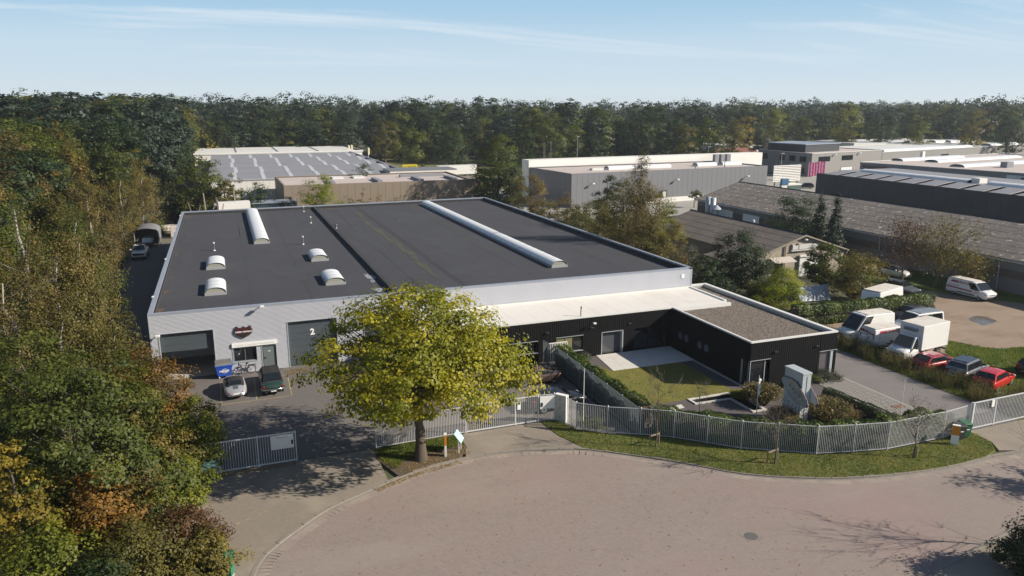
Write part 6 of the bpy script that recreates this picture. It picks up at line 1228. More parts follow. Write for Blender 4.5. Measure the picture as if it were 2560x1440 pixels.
KIND = {'oak':('broad crowned oak','oak_tree'),'tall':('rounded broadleaf tree','broadleaf_tree'),'birch':('thin brown birch','birch_tree'),'pine':('dark green pine','pine_tree')}
TN = {'dark':'dark green','green':'fresh green','olive':'olive','brown':'brown','rust':'rusty brown','ygreen':'yellow green','needle':'blue green'}
def wood_tree(kind, tone, x, y, h, where, r, lo=False, wide=1.):
    cm, wm = (PLO[kind,int(r.integers(3))] if lo else PROTO[kind,int(r.integers(2))]); base = {'oak':14,'tall':15,'birch':15,'pine':15}[kind]; s = h/base
    t = thing(KIND[kind][1], f'{TN[tone]} {KIND[kind][0].replace("thin brown ","thin ").replace("dark green ","")} {WHERE[where]}', 'tree', (x,y,-.1), float(r.uniform(0,6.28)), 'trees '+WHERE[where])
    t.scale = (s*wide,s*wide,s); put('trunk', wm, t); c = put('crown', cm, t); c.material_slots[0].link = 'OBJECT'; c.material_slots[0].material = LF[tone]; return t
rw = np.random.default_rng(21); pts = []
def free(x, y, d):
    for a, b in pts:
        if abs(a-x) < d and abs(b-y) < d and (a-x)**2+(b-y)**2 < d*d: return False
    pts.append((x,y)); return True
tanl = math.tan(R(15.5))
y = -4.
while y < 262:
    x = 6.6-(y+64.8)*tanl-11
    edge = -14.5 if y < 42 else -13.4 if y < 72 else (-10.5+(y-72)*.15 if y < 112 else -4)
    dens = 4.1 if y < 60 else 5.6
    while x < edge:
        xx = x+rw.uniform(-1.8,1.8); yy = y+rw.uniform(-1.8,1.8)
        if xx < edge and free(xx, yy, dens*.72):
            de = edge-xx; h = min(11.5+de*.42+max(0,yy)*.030, 15+yy*.035)*rw.uniform(.85,1.12)
            if yy > 120: h = min(h+(yy-120)*.03, 25)*rw.uniform(.92,1.08)
            p = rw.random(); kind = 'birch' if p < (.5 if de < 12 else .28) else ('oak' if p < .62 else ('tall' if p < .96 else 'pine'))
            if yy > 110 and p > .62: kind = 'pine'
            wood_tree(kind, str(rw.choice(TONE[kind] if yy < 95 or kind == 'pine' else ['dark','dark','green','dark','olive'])), xx, yy, h, 'left', rw, lo=yy > 110, wide=1.05 if yy < 110 else 1.15)
        x += dens
    y += dens
# back wood: front rows as single trees
def back_row(dist, step, r, hmin, hmax, x0=380, x1=2640, jit=6):
    px = x0
    while px < x1:
        d = ray(px, 300); d = d[:2]/np.linalg.norm(d[:2]); dd = dist*(1+.0*px)+r.uniform(-jit,jit)
        # the wood stands nearer behind the field than behind the right hand halls
        dd *= 1.0 if px < 1000 else (1-.08*min(1,(px-1000)/300)+.42*min(1,max(0,(px-1650)/350)))
        x, yv = CAM[0]+d[0]*dd, CAM[1]+d[1]*dd; h = r.uniform(hmin-1.5,hmax+1)*(1.0 if px < 1500 else .90+.04*(dd > 450))
        p = r.random(); kind = 'oak' if p < .5 else ('tall' if p < .74 else ('pine' if p < .92 else 'birch'))
        if px < 900 and p > .55: kind = 'pine'
        tone = 'needle' if kind == 'pine' else 'olive' if kind == 'birch' else str(r.choice(['dark','dark','dark','green','dark','dark','green']))
        wood_tree(kind, tone, x, yv, h, 'back', r, True, 1.2 if kind != 'pine' else 1.25)
        px += step/dd*FPX*r.uniform(.75,1.25)
for dist, step, a, b in ((312,10.5,12,17),(322,11,15.5,20),(336,11.5,17,22),(354,12,19,25),(372,12,20,26)): back_row(dist, step, rw, a, b)
# single trees in front of the back wood
for px, yt, Y, rad, lf, lb in ((1030,318,188,6.5,'green','lone green tree on the field behind the yellow lorry'),(1135,318,182,7.5,'dark','broad dark tree right of the lone field tree'),(1385,275,176,7.5,'green','tall green tree behind the antenna masts'),(1600,262,172,8,'dark','massive dark oak rising above the wood left of centre right'),(1480,330,172,6,'dark','dark rounded tree behind the grey hall'),(1715,305,150,4.5,'olive','golden green conical tree behind the grey hall'),(1775,290,160,7,'green','bright green tree at the right end of the grey hall'),(1905,320,175,5,'lav','pale grey green willow left of the office block'),(2115,320,200,6,'olive','olive tree behind the office block roof'),(2230,332,210,6.5,'dark','dark bushy tree before the far white hall'),(2330,345,205,6,'dark','low dark tree in the middle of the far white hall'),(1310,322,150,6,'dark','dark tree behind the left end of the grey hall'),(1940,262,212,8,'ygreen','big pale yellow green poplar in the right hand wood'),(2120,250,203,8.5,'ygreen','large yellowing tree on the skyline right of centre'),(1868,284,200,5.5,'yellow','small golden tree in the right hand wood'),(2440,272,165,7.5,'olive','orange tipped tree in the far right wood'),(2010,284,205,7,'green','fresh green rounded tree behind the office roof'),(2210,276,190,8,'dark','broad dark crown behind the long office wing'),(2300,292,180,6.5,'green','green rounded tree behind the far white hall roof'),(2530,285,150,8,'dark','dark broad tree at the right edge of the far wood'),(1680,285,165,6.5,'dark','dark rounded tree behind the middle of the grey hall'),(1835,300,185,6,'olive','olive rounded tree above the dull red roof'),(700,285,250,8,'green','green rounded tree behind the striped roof'),(860,272,240,8,'dark','broad dark tree behind the right end of the striped roof'),(560,290,245,7.5,'dark','dark rounded tree behind the left part of the striped roof'),(960,290,232,7,'olive','olive tree at the field edge left of the lone field tree')):
    (x, y), z = place(px, yt, Y); tree('broadleaf_tree', lb, 'tree', (x,y), px, max(z,6), rad, max(z,6)*.15, 90, 4300, .52, 'oak', lf, 'single trees before the back wood', crad=.24, nb=20, rnd=.22, ow=.9)
# everything farther back reads as one mass
Vs = []; Fs = []; Ts = []; off = 0
lowpts = []
for k in range(4):
    r = np.random.default_rng(900+k); C, P, out, ti = crown_pts(r, 5.5, 6, 16, 40, 880, 'oak' if k < 3 else 'pine', crad=.28); lowpts.append((P, out, ti))
r = np.random.default_rng(77)
for dist, step in ((395,11),(430,12),(470,13),(520,15),(580,17),(650,20),(740,24),(850,28),(980,34),(1150,42)):
    px = -160
    while px < 2720:
        d = ray(px, 300); d = d[:2]/np.linalg.norm(d[:2]); dd = dist*(1.05 if px < 1000 else 1-.03+.42*min(1,max(0,(px-1650)/350)))+r.uniform(-10,10)
        P, out, ti = lowpts[int(r.integers(4))]; s = (19.5+r.uniform(-1.5,4.5)+2.2*math.sin(px*.011+dist*.7)+1.6*math.sin(px*.031+dist)+dd*.0045)/16*(1 if px > 900 else 1.08); a = r.uniform(0,6.28); ca, sa = math.cos(a), math.sin(a)
        Q = np.stack([(P[:,0]*ca-P[:,1]*sa)*s*1.1+CAM[0]+d[0]*dd,(P[:,0]*sa+P[:,1]*ca)*s*1.1+CAM[1]+d[1]*dd,P[:,2]*s],1); O = np.stack([out[:,0]*ca-out[:,1]*sa,out[:,0]*sa+out[:,1]*ca,out[:,2]],1)
        if dd > 520: sel = r.random(len(Q)) < .6; Q = Q[sel]; O = O[sel]; tt = ti[sel]
        else: tt = ti
        V, F = leaves(r, Q, O*1.3, (.95 if dd < 520 else 1.35), .7, .35, .3); Vs.append(V); Fs.append(F+off); Ts.append(np.clip(tt*.8+r.uniform(-.3,.45),0,1)); off += len(V)
        px += step/dd*FPX*r.uniform(.8,1.2)
far = leafmat('far_wood_leaf', [(0,(.011,.022,.011)),(.45,(.027,.046,.019)),(.75,(.050,.070,.027)),(1,(.085,.095,.034))], .3, .6, 0)
tag(put('distant_woodland', fast_mesh('distant_woodland', np.concatenate(Vs), np.concatenate(Fs), far, np.concatenate(Ts))), 'distant mixed wood filling the horizon', 'woodland', None, 'stuff')
del Vs, Fs, Ts
# undergrowth dark at the foot of the woods
def carpet(name, n, sampler, size, lf, label, cat, h=(.05,.3), up=.9, rnd=.5, aspect=.7, parent=None, seed=1):
    r = np.random.default_rng(seed); P = sampler(r, n); P = np.column_stack([P, r.uniform(h[0],h[1],len(P))]); V, F = leaves(r, P, unit(r,len(P))*.2, size, aspect, up, rnd)
    return tag(put(name, fast_mesh(name, V, F, LF[lf], r.random(len(P))), parent), label, cat, None, 'stuff')
def in_poly(P, poly):
    x, y = P[:,0], P[:,1]; c = np.zeros(len(P), bool); q = list(poly); j = len(q)-1
    for i in range(len(q)):
        xi, yi = q[i]; xj, yj = q[j]; c ^= ((yi > y) != (yj > y)) & (x < (xj-xi)*(y-yi)/(yj-yi+1e-12)+xi); j = i
    return c
def poly_sampler(poly, ok=None):
    a = np.array(poly); lo, hi = a.min(0), a.max(0)
    def f(r, n):
        P = r.uniform(lo, hi, (n*2,2)); P = P[in_poly(P, poly)][:n]
        return P if ok is None else P[ok(P)]
    return f
def blades(name, n, sampler, h, w, lf, label, seed=1, z=.02, lean=.35, tb=(0,1)):
    r = np.random.default_rng(seed); P = sampler(r, n); n = len(P); a = r.uniform(0,6.28,n); hh = r.uniform(*h,n); ww = w*r.uniform(.6,1.4,n); L = np.stack([r.normal(size=n)*lean,r.normal(size=n)*lean],1)*hh[:,None]
    B = np.column_stack([P,np.full(n,z)]); d = np.stack([np.cos(a)*ww,np.sin(a)*ww,np.zeros(n)],1); tip = B+np.column_stack([L,hh])
    V = np.stack([B-d,B+d,tip],1).reshape(-1,3); return tag(put(name, fast_mesh(name, V, np.arange(n*3).reshape(-1,3), LF[lf], np.clip(tb[0]+(tb[1]-tb[0])*(.45*r.random(n)+.55*(.5+.3*np.sin(P[:,0]*1.1+P[:,1]*.7)+.25*np.sin(P[:,1]*2.3-P[:,0]*1.7)+.15*np.sin(P[:,0]*5.1))),0,1))), label, 'grass', None, 'stuff')
blades('verge_grass', 60000, poly_sampler(VERGE), (.04,.13), .018, 'grass', 'short grass of the verge in front of the curved fence', 3, .03)
blades('lawn_grass', 30000, poly_sampler([(36.3,-10.85),(43.0,-10.95),(43.1,-18.45),(37.2,-18.6),(33.6,-18.6),(33.6,-9.2),(35.7,-9.2)]), (.02,.05), .014, 'grass', 'mown grass of the courtyard lawn', 4, .02, .5, (.3,1))
blades('bed_grass', 9000, poly_sampler([(14.5,-18.7),(20.2,-18.6),(20.2,-20.2),(18.0,-20.4),(16.0,-20.9),(15.2,-21.9),(14.5,-20.5)]), (.05,.16), .022, 'grass', 'grass in the tree bed under the yellow tree', 5, .02, .5, (0,.7))
LOTL = smooth([G(2372,852),G(2425,862),G(2490,872),G(2560,868),(82,-21),(86,-27),(64.5,-27),(63.6,-22),(67.5,-17.0)], 4)
blades('lot_grass', 40000, poly_sampler(LOTL, lambda P: P[:,0] < 80), (.05,.18), .03, 'grass', 'grass at the near side of the dirt parking lot', 6, .01, .4, (0,.8))
blades('shed_grass', 16000, poly_sampler([(82,9),(86.5,3),(87.2,-.6),(90.2,-6.2),(94.2,-9.5),(94.3,20),(82,18)]), (.05,.2), .04, 'grass', 'grass strip along the long shed', 7, .01, .4, (0,.8))
blades('corner_grass', 9000, poly_sampler([(36.6,-52),(38.65,-44.7),(41.5,-43),(47,-42),(52,-41.9),(52,-52)]), (.05,.16), .022, 'grass', 'grass at the bottom right corner', 8, .03)
# tall weeds along the lane
WP = [(58.8,-30.2),(64,-30.2),(70,-30.2),(70,-27.0),(61.6,-26.9),(61.2,-20),(60.9,-12.0),(61.0,-7.2),(59.4,-6.5),(58.75,-13)]
def patchy(P): return np.clip(.5+.32*np.sin(P[:,0]*2.1+P[:,1]*1.3)+.28*np.sin(P[:,1]*2.9-P[:,0]*.7)+.22*np.sin(P[:,0]*5.3+1.7*P[:,1]),0,1)
def weed_ok(lim): return lambda P: (patchy(P) > lim+.25*np.random.default_rng(5).random(len(P))) & (P[:,0] > 58.95+.35*np.sin(P[:,1]*1.7)+.25*np.sin(P[:,1]*4.3))
blades('weed_stems', 26000, poly_sampler(WP, weed_ok(.25)), (.35,1.5), .017, 'weed', 'tall dry weeds between the side lane and the parking lot', 9, 0, .2)
blades('weed_grass', 26000, poly_sampler(WP), (.1,.4), .02, 'grass', 'rough grass between the side lane and the parking lot', 19, 0, .4)
r = np.random.default_rng(12); P = poly_sampler(WP, weed_ok(.3))(r, 20000); hz = r.random(len(P))**1.2*1.5*(.25+.75*patchy(P)); P3 = np.column_stack([P,hz+.03]); V, F = leaves(r, P3, unit(r,len(P3))*.3, .13, .45)
tag(put('weed_leaves', fast_mesh('weed_leaves', V, F, LF['weed'], r.random(len(P3)))), 'leafy tops of the tall weeds along the lane', 'weeds', None, 'stuff')
# hedges
def hedge(name, label, line, w, h, n, leaf, lf, lump=.12, cat='hedge', group=None, z=0.):
    L = [np.array(p, float) for p in line]; d = [0]
    for a, b in zip(L, L[1:]): d.append(d[-1]+np.linalg.norm(b-a))
    t = thing(name, label, cat, (L[0][0],L[0][1],z), 0, group); r = np.random.default_rng(int(L[0][0]*31)%997); s = r.uniform(0,d[-1],n); X = np.interp(s,d,[p[0] for p in L]); Y = np.interp(s,d,[p[1] for p in L])
    e = .05; TX = np.interp(np.minimum(s+e,d[-1]),d,[p[0] for p in L])-np.interp(np.maximum(s-e,0),d,[p[0] for p in L]); TY = np.interp(np.minimum(s+e,d[-1]),d,[p[1] for p in L])-np.interp(np.maximum(s-e,0),d,[p[1] for p in L]); q = np.hypot(TX,TY)+1e-9; NX, NY = -TY/q, TX/q
    a = r.uniform(0,2*np.pi,n); sq = (np.abs(np.cos(a))**.5*np.sign(np.cos(a)), np.abs(np.sin(a))**.5*np.sign(np.sin(a))); k = (.86+.16*r.random(n))*(1+lump*np.sin(s*2.1)+lump*.7*np.sin(s*5.3+a))
    o = sq[0]*w/2*k; zz = np.maximum(h*.5+sq[1]*h*.5*k,.03); P = np.stack([X+NX*o-L[0][0],Y+NY*o-L[0][1],zz],1); out = np.stack([NX*sq[0],NY*sq[0],sq[1]],1); V, F = leaves(r, P, out, leaf, .6, .35, .7)
    put('foliage', fast_mesh('foliage', V, F, LF[lf], np.clip(.15+.6*r.random(n)+.2*np.sin(s*1.7),0,1)), t); mb = MB()
    for p, p2 in zip(L, L[1:]): mb.beam(p-L[0], p2-L[0], w*.62, .0, h*.80)  # dark box added inside the leaves so the hedge is not see-through
    mb.build('dark_core', M_soil, t); return t
GH = 'clipped hedges round the courtyard'
hedge('laurel_hedge','leafy laurel hedge along the inside of the dark grey fence',[(32.75,-7.9),(32.7,-13),(32.75,-18),(32.95,-22.0)],1.15,1.9,15000,.17,'hedge',.10,group=GH)
hedge('laurel_hedge','long laurel hedge behind the curved silver fence',[(33.2,-22.6),(34.8,-24.2),(36.6,-25.7),(38.4,-27.2),(40.6,-28.5),(43.2,-29.4),(45.8,-29.9),(48.6,-29.9),(50.4,-29.9)],1.2,1.85,25000,.16,'hedge',.12,group=GH)
hedge('box_hedge','dark clipped hedge between the sign pillar and the paved parking bay',[(48.0,-22.9),(48.3,-25.5),(48.6,-28.9)],1.0,1.25,8000,.12,'dark',.05,group=GH)
hedge('laurel_hedge','small laurel hedge right of the parking bay behind the fence',[(51.2,-29.5),(53.0,-29.4)],.9,1.2,3500,.15,'hedge',.12,group=GH)
hedge('laurel_hedge','tall clipped hedge between the gardens and the parking lot',[(60.3,-5.2),(64,-5.6),(70,-6.0),(78.0,-6.2)],1.5,2.15,26000,.19,'hedge',.06,group='hedges of the parking lot')
hedge('bramble_bank','straggly dark bramble bank behind the black wing',[(55.0,3.0),(58.5,-1.5),(61.5,-4.2)],2.2,1.1,9000,.20,'dark',.2,cat='shrub')
# ornamental grasses and courtyard shrubs
def tuft(name, label, x, y, h, rad, n, lf, seed, plume=None):
    t = thing(name, label, 'ornamental grass', (x,y,0), 0, 'ornamental grasses in the courtyard'); r = np.random.default_rng(seed); a = r.uniform(0,6.28,n); q = rad*.35*np.sqrt(r.random(n)); hh = h*r.uniform(.55,1.0,n); sp = rad*r.random(n)**.7
    B = np.stack([q*np.cos(a),q*np.sin(a),np.zeros(n)],1); M_ = B+np.stack([np.cos(a)*sp*.55,np.sin(a)*sp*.55,hh*.75],1); Tp = B+np.stack([np.cos(a)*sp*1.1,np.sin(a)*sp*1.1,hh*(1-.25*(sp/rad))],1); w = .022; dd = np.stack([-np.sin(a)*w,np.cos(a)*w,0*a],1)
    V = np.stack([B-dd,B+dd,M_+dd,M_-dd],1).reshape(-1,3); V2 = np.stack([M_-dd,M_+dd,Tp+dd*.3,Tp-dd*.3],1).reshape(-1,3); F = np.arange(n*4).reshape(-1,4); put('blades', fast_mesh('blades', np.concatenate([V,V2]), np.concatenate([F,F+n*4]), LF[lf], np.tile(r.random(n),2)), t)
    if plume: m = n//2; P = Tp[:m]+r.normal(size=(m,3))*.06; V, F = leaves(r, P, unit(r,m)*.3, .16, .4); put('plumes', fast_mesh('plumes', V, F, LF[plume], r.random(m)), t)
tuft('miscanthus','big round straw coloured grass clump left of the sign pillar',43.3,-21.4,1.7,1.15,2600,'weed',1,'straw'); tuft('miscanthus','big straw coloured grass clump right of the sign pillar',45.6,-25.6,1.7,1.4,3000,'weed',2,'straw'); tuft('miscanthus','pale dry grass clump in front of the sign pillar',42.3,-25.0,1.3,.9,1600,'straw',3,'straw'); tuft('fountain_grass','bright yellow low grass at the corner of the black wing',42.6,-19.9+.9*0,.65,.75,1800,'ygreen',4); tuft('miscanthus','thin silvery dry grass beside the clipped dark hedge',47.2,-26.6,1.1,.6,600,'straw',5)
for (x, y, r_, h, lf, lb) in ((35.1,-7.6,.95,.8,'lav','grey green lavender bush left of the pale patio'),(52.0,-18.9,1.3,.75,'lav','low grey green shrubs below the right window of the black wing'),(50.3,-19.0,.9,.6,'green','low green shrub beside the parking bay'),(47.3,-19.3,.9,.7,'dark','dark shrub at the foot of the black wing front'),(45.6,-19.0,.7,.6,'dark','small shrub by the corner window'),(52.2,-29.0,.8,1.1,'hedge','leafy shrub behind the fence near the right gate'),(29.6,-20.3,1.1,.7,'green','grassy green weeds inside the bend of the silver fence')):
    tree('garden_shrub', lb, 'shrub', (x,y), int(x*9+y*3)+900, h, r_, .02, 30, 2200, .10, 'shrub', lf, 'shrubs round the black wing', crad=.36, nb=8, tr=.02)
# staked saplings on the verge and bare shrubs
def bare_tree(name, label, x, y, h, seed, rad=1.2, nb=26, tr=.05, stakes=None, leafy=0, lf='ygreen', z0=.45, group='young bare trees on the verge', thin=.55, rz=0):
    t = thing(name, label, 'tree', (x,y,0), rz, group); r = np.random.default_rng(seed); mb = MB(); C = np.stack([r.normal(size=nb)*rad*.6, r.normal(size=nb)*rad*.6, h*r.uniform(z0,1.0,nb)],1); wood(mb, r, h, tr, C, h*z0, nb, thin=thin, top=.9)
    for c in C:
        for _ in range(4): e = c+r.normal(size=3)*rad*.28+np.array([0,0,rad*.15]); mb.path([c-(c*np.array([.25,.25,.06])), (c+e)/2+r.normal(size=3)*.04, e], [.011,.008,.004], 4, caps=False)
    put('trunk', mb.mesh('trunk', [M_twig, M_twig], True), t)
    if leafy: i = r.integers(0,nb,leafy); P = C[i]+r.normal(size=(leafy,3))*rad*.25; V, F = leaves(r, P, unit(r,leafy)*.3, .11 if leafy < 1000 else .22); put('leaves', fast_mesh('leaves', V, F, LF[lf], r.random(leafy)), t)
    if stakes:
        M_st = MATS.get('stake_wood') or layered('stake_wood', (.24,.19,.14), [((.16,.13,.10), 3, .45, .7, .6)], .9)
        for sx_, sy_ in stakes: MB().tube((sx_,sy_,-.1),(sx_,sy_,.85), .045, .04, 8).build('stake', M_st, t)
        a, b = stakes; mb = MB(); mb.add([(a[0],a[1],.70),(b[0],b[1],.70),(b[0],b[1],.80),(a[0],a[1],.80),(a[0]+.03,a[1]-.03,.70),(b[0]+.03,b[1]-.03,.70),(b[0]+.03,b[1]-.03,.80),(a[0]+.03,a[1]-.03,.80)], [(0,1,2,3),(7,6,5,4),(0,4,5,1),(1,5,6,2),(2,6,7,3),(3,7,4,0)]); mb.build('crossbar', M_st, t)
    return t
bare_tree('sapling','staked bare sapling on the verge, leftmost of the three',31.95,-24.95,5.4,3,1.1,24,.05,[(-.35,.2),(.45,.35)]); bare_tree('sapling','staked bare sapling with thin crown on the verge, middle of the three',37.7,-29.75,5.0,8,1.25,28,.055,[(-.4,.25),(.5,.4)]); bare_tree('sapling','leaning sapling without crossbar on the verge, rightmost of the three',46.6,-32.25,3.6,6,1.5,26,.06,[(.1,-.1),(.25,.12)],160,'olive',.55)
bare_tree('bare_tree','bare small tree standing in the bush at the bottom right edge',44.4,-42.2,6.2,15,2.0,40,.06,None,0,z0=.35,group=None); bare_tree('bare_tree','thin bare shrub in the courtyard behind the hedge',37.6,-21.6,2.6,33,1.0,16,.03,None,60,'olive',.3,'bare shrubs in the courtyard')
g = G(2560,1432); tree('evergreen_bush','dark leafy bush cut by the bottom right picture edge','shrub',(g[0]+.4,g[1]-.2),71,3.1,1.9,.1,90,13000,.15,'shrub','dark',crad=.34,nb=20)
tree('roadside_tree','roadside tree beyond the right picture edge','tree',(58.5,-41.6),72,7.5,2.6,2.0,60,3500,.22,'round','olive',crad=.3)
# ---------------------------------------------------------------- trees between the halls
GM = 'trees and shrubs between the halls'
T(1610,372,18.5,'birch_tree','tall thin leaved silver birch right of the dark roof',4.2,.06,150,20000,.18,'birch','brown',group=GM,nb=110,lean=(-.01,0),tr=.17,shell=.6,**BK)
T(1560,450,30,'broadleaf_tree','yellow green rounded tree left of the tall birch',4.8,.05,110,12000,.25,'oak','olive',group=GM,crad=.28)
T(1520,432,48,'broadleaf_tree','dark green tree behind the tall birch, before the grey hall',3.4,.1,70,6000,.28,'oak','dark',group=GM)
T(1650,480,26,'broadleaf_tree','green yellow bushy tree right of the tall birch trunk',3.8,.05,90,9500,.22,'oak','ygreen',group=GM,crad=.3)
T(1690,555,18,'willow_shrub','brownish feathery bush beside the right edge of the dark roof',3.4,.05,80,8000,.16,'shrub','brown',cat='shrub',group=GM)
T(1725,610,10,'willow_shrub','grey green feathery bush near the corner of the dark roof',2.8,.05,70,7000,.15,'shrub','lav',cat='shrub',group=GM)
T(1375,505,54,'hazel_shrub','low olive bush beside the brown beech at the roof edge',3.2,.04,70,6500,.2,'shrub','olive',cat='shrub',group=GM)
T(1450,500,46,'hazel_shrub','green bush halfway along the right edge of the dark roof',3.4,.04,80,7500,.2,'shrub','green',cat='shrub',group=GM)
T(1575,520,24,'hazel_shrub','green brown bush at the foot of the tall birch',3.6,.04,80,8000,.19,'shrub','olive',cat='shrub',group=GM)
T(1640,560,17,'hazel_shrub','olive bush in front of the tall birch at the roof edge',3.0,.04,80,8000,.18,'shrub','olive',cat='shrub',group=GM)
T(1500,500,38,'hazel_shrub','rough olive bush along the right edge of the dark roof',4.0,.05,90,9000,.2,'shrub','olive',cat='shrub',group=GM)
T(1420,480,58,'hazel_shrub','straw brown bush behind the right part of the dark roof',3.4,.05,70,6500,.2,'shrub','brown',cat='shrub',group=GM)
T(1325,430,68,'beech_tree','rounded brown beech behind the far right corner of the dark roof',4.4,.05,100,11000,.22,'oak','brown',group=GM,crad=.26)
T(1245,335,82,'oak_tree','tall dark oak between the tan hall and the grey hall',5.6,.06,130,13000,.32,'oak','green',group=GM)
T(1210,420,86,'oak_tree','dark lower oak left of the tall oak by the tan hall',3.8,.05,80,7000,.3,'oak','dark',group=GM)
T(1275,405,80,'oak_tree','dark green oak right of the tall oak by the tan hall',4.2,.05,80,7500,.3,'oak','dark',group=GM)
T(490,385,88,'oak_tree','broad oak hiding the left corner of the striped hall',6.2,.08,130,9500,.36,'oak','green',group=GM,crad=.22)
T(560,430,84,'oak_tree','smaller green oak before the striped hall wall',3.6,.06,70,5000,.32,'oak','olive',group=GM)
T(430,440,90,'oak_tree','dark oak at the corner where wood and striped hall meet',5.0,.06,90,6500,.36,'oak','dark',group=GM)
T(640,455,86,'hazel_shrub','dark grey green shrubs below the striped hall wall',3.6,.04,70,5000,.28,'shrub','dark',cat='shrub',group=GM)
T(590,478,82,'hazel_shrub','low dark shrubs left of the blue shed',3.2,.04,60,4500,.28,'shrub','dark',cat='shrub',group=GM)
T(800,438,80,'willow_shrub','round yellow green bush in front of the tan hall',4.6,.04,90,9000,.24,'shrub','bamboo',cat='shrub',group=GM)
T(715,488,80,'hazel_shrub','small dark green bush right of the blue shed',2.4,.04,50,3500,.24,'shrub','dark',cat='shrub',group=GM)
T(905,405,109,'willow_shrub','dark rounded bush rising behind the tan hall roof',4.2,.1,70,5000,.26,'shrub','dark',cat='shrub',group=GM)
for k, (px, yt, lf, lb) in enumerate(((905,470,'brown','leftmost thin brown sapling before the tan hall'),(940,478,'brown','thin reddish sapling before the middle of the tan hall'),(1045,480,'dark','small green bush before the right part of the tan hall'),(870,485,'straw','dry grassy bush behind the roof edge left of the tan saplings'),(985,488,'brown','low brown brush along the tan hall'))): T(px, yt, 78, 'brush_shrub', lb, 1.9 if k != 4 else 2.6, .05, 40, 1500, .18, 'shrub', lf, cat='shrub', group=GM)
T(1862,575,10.5,'oak_tree','dark dense oak in front of the rendered workshop',4.3,.05,120,12000,.24,'oak','dark',group=GM,crad=.25)
T(1765,640,8.0,'holly_bush','dark bush in the corner behind the hall and black wing',2.6,.04,70,7000,.2,'shrub','dark',cat='shrub',group=GM)
T(1800,690,4.5,'holly_bush','low dark bush below the dense oak behind the black wing',2.4,.04,60,6000,.2,'shrub','dark',cat='shrub',group=GM)
T(1895,715,3.0,'holly_bush','dark green bush left of the bright bamboo, nearest the black wing',2.0,.04,60,5000,.19,'shrub','green',cat='shrub',group=GM)
T(1955,668,1.6,'bamboo_clump','bright yellow green bamboo like bush behind the black wing',3.1,.03,90,9500,.20,'shrub','bamboo',cat='shrub',group=GM,aspect=.35)
T(1925,690,4.5,'bamboo_clump','darker green bushes left of the bright bamboo bush',2.4,.03,60,5000,.20,'shrub','green',cat='shrub',group=GM)
T(2065,612,6.0,'maple_tree','fresh green maple before the white roller door',2.7,.1,70,7000,.26,'round','green',group=GM)
T(2145,630,1.0,'hornbeam_tree','olive green rounded tree beside the caravan',3.5,.05,100,11000,.19,'round','olive',group=GM,crad=.28)
T(1988,486,30.5,'yew_tree','rounded dark green tree behind the workshop roof',5.2,.05,110,9000,.25,'round','dark',group=GM)
for px, yt, Y, lb in ((2058,468,24.3,'left one of the two slim dark spruces'),(2096,476,21.2,'right one of the two slim dark spruces')): T(px, yt, Y, 'spruce_tree', lb, 1.9, .02, 130, 7000, .26, 'cone', 'needle', group=GM, crad=.34, shell=.25, squash=.35, droop=.5, lump=.1, nb=60, thin=.3, top=.97)
T(1738,476,78,'lollipop_tree','small clipped ball headed tree before the grey hall',1.7,.42,30,2600,.2,'round','green',group=GM,nb=10)
bare_tree('thin_tree','many stemmed half bare tree by the long shed, right of the pair',88.6,2.2,8.2,41,2.6,70,.13,None,4200,'olive',.28,'thin trees by the long shed',.5); bare_tree('thin_tree','forked half bare tree by the long shed, left of the pair',87.6,6.2,7.6,43,2.0,56,.11,None,2800,'rust',.3,'thin trees by the long shed',.5); bare_tree('thin_tree','low twiggy half bare tree behind the lettered van',91.2,-.6,4.8,45,1.8,44,.08,None,2200,'olive',.25,'thin trees by the long shed',.5)
g = G(1985,450); tree('lollipop_tree','small green tree beside the louvred screen','tree',g,61,4.6,2.0,1.2,30,1500,.3,'round','green',GM)
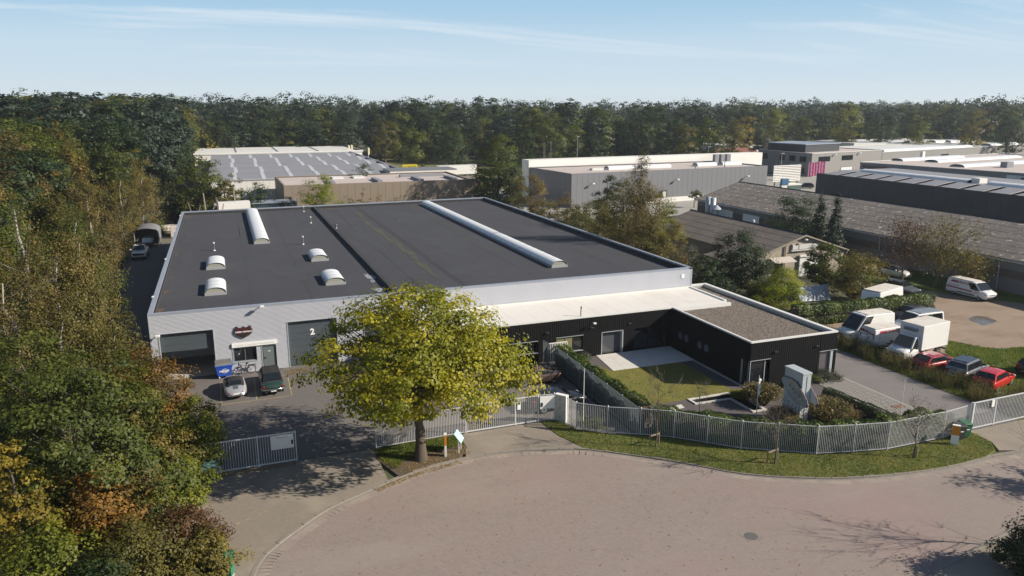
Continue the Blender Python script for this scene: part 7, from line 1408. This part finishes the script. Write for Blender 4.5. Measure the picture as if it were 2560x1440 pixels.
# fallen leaves
carpet('fallen_leaves', 1300, poly_sampler([(6.5,-30),(14.5,-23.2),(21,-21.8),(27.5,-23.6),(34,-29.5),(37,-31.6),(37,-42),(6.5,-42)], None), .085, 'fallen', 'scattered fallen leaves on the road', 'leaves', (-.055,-.045), 2.5, .15, seed=31).location = (0,0,0)
carpet('fallen_leaves', 2600, poly_sampler(VERGE, lambda P: np.random.default_rng(3).random(len(P)) < .30+.5*(np.sin(P[:,0]*1.9+P[:,1])>.35)), .085, 'fallen', 'brown leaves strewn over the verge', 'leaves', (.05,.10), 2.0, .4, seed=38)
carpet('fallen_leaves', 1500, poly_sampler([(14.4,-18.8),(20.4,-18.7),(20.2,-21.5),(15.6,-22.9),(14.3,-20.4)]), .10, 'fallen', 'fallen leaves in the tree bed', 'leaves', (.03,.05), 2.5, .2, seed=32)
carpet('fallen_leaves', 900, poly_sampler([(13.4,-23.9),(16.2,-22.75),(19.2,-22.15),(19.3,-22.6),(16.4,-23.15),(13.6,-24.3)]), .09, 'fallen', 'drift of brown leaves along the kerb below the tree', 'leaves', (-.05,.03), 2., .4, seed=33)
carpet('fallen_leaves', 500, poly_sampler([(9.9,-.6),(12.4,-.6),(12.2,-1.7),(10.4,-2.2)]), .08, 'fallen', 'fallen leaves before the numbered door', 'leaves', (.006,.015), 2.5, .15, seed=34)
carpet('fallen_leaves', 700, poly_sampler([(3.4,-18.7),(9.4,-18.7),(9.4,-19.1),(3.4,-19.3)]), .08, 'fallen', 'leaf litter under the left gate', 'leaves', (.006,.02), 2.5, .2, seed=35)
carpet('fallen_leaves', 400, poly_sampler([(-1,-18.4),(25,-18.4),(25,-8),(0,-3)]), .08, 'fallen', 'a few fallen leaves across the yard', 'leaves', (.006,.015), 2.5, .2, seed=36)
# ================================================================ the air: thin even haze round everything
hb = MB().box(-700,-120,-1.2,900,1500,37).build('haze', M_ground)
hb.data.materials.clear(); hm = bpy.data.materials.new('haze_air'); hm.use_nodes = True; hn = hm.node_tree; hn.nodes.clear()
ho = hn.nodes.new('ShaderNodeOutputMaterial'); hv = hn.nodes.new('ShaderNodeVolumePrincipled'); hv.inputs['Density'].default_value = .00017; hv.inputs['Color'].default_value = (.82,.90,1,1); hv.inputs['Anisotropy'].default_value = .2
hn.links.new(hv.outputs[0], ho.inputs['Volume']); hb.data.materials.append(hm); tag(hb, 'thin pale haze over the whole place', 'haze', None, 'stuff')
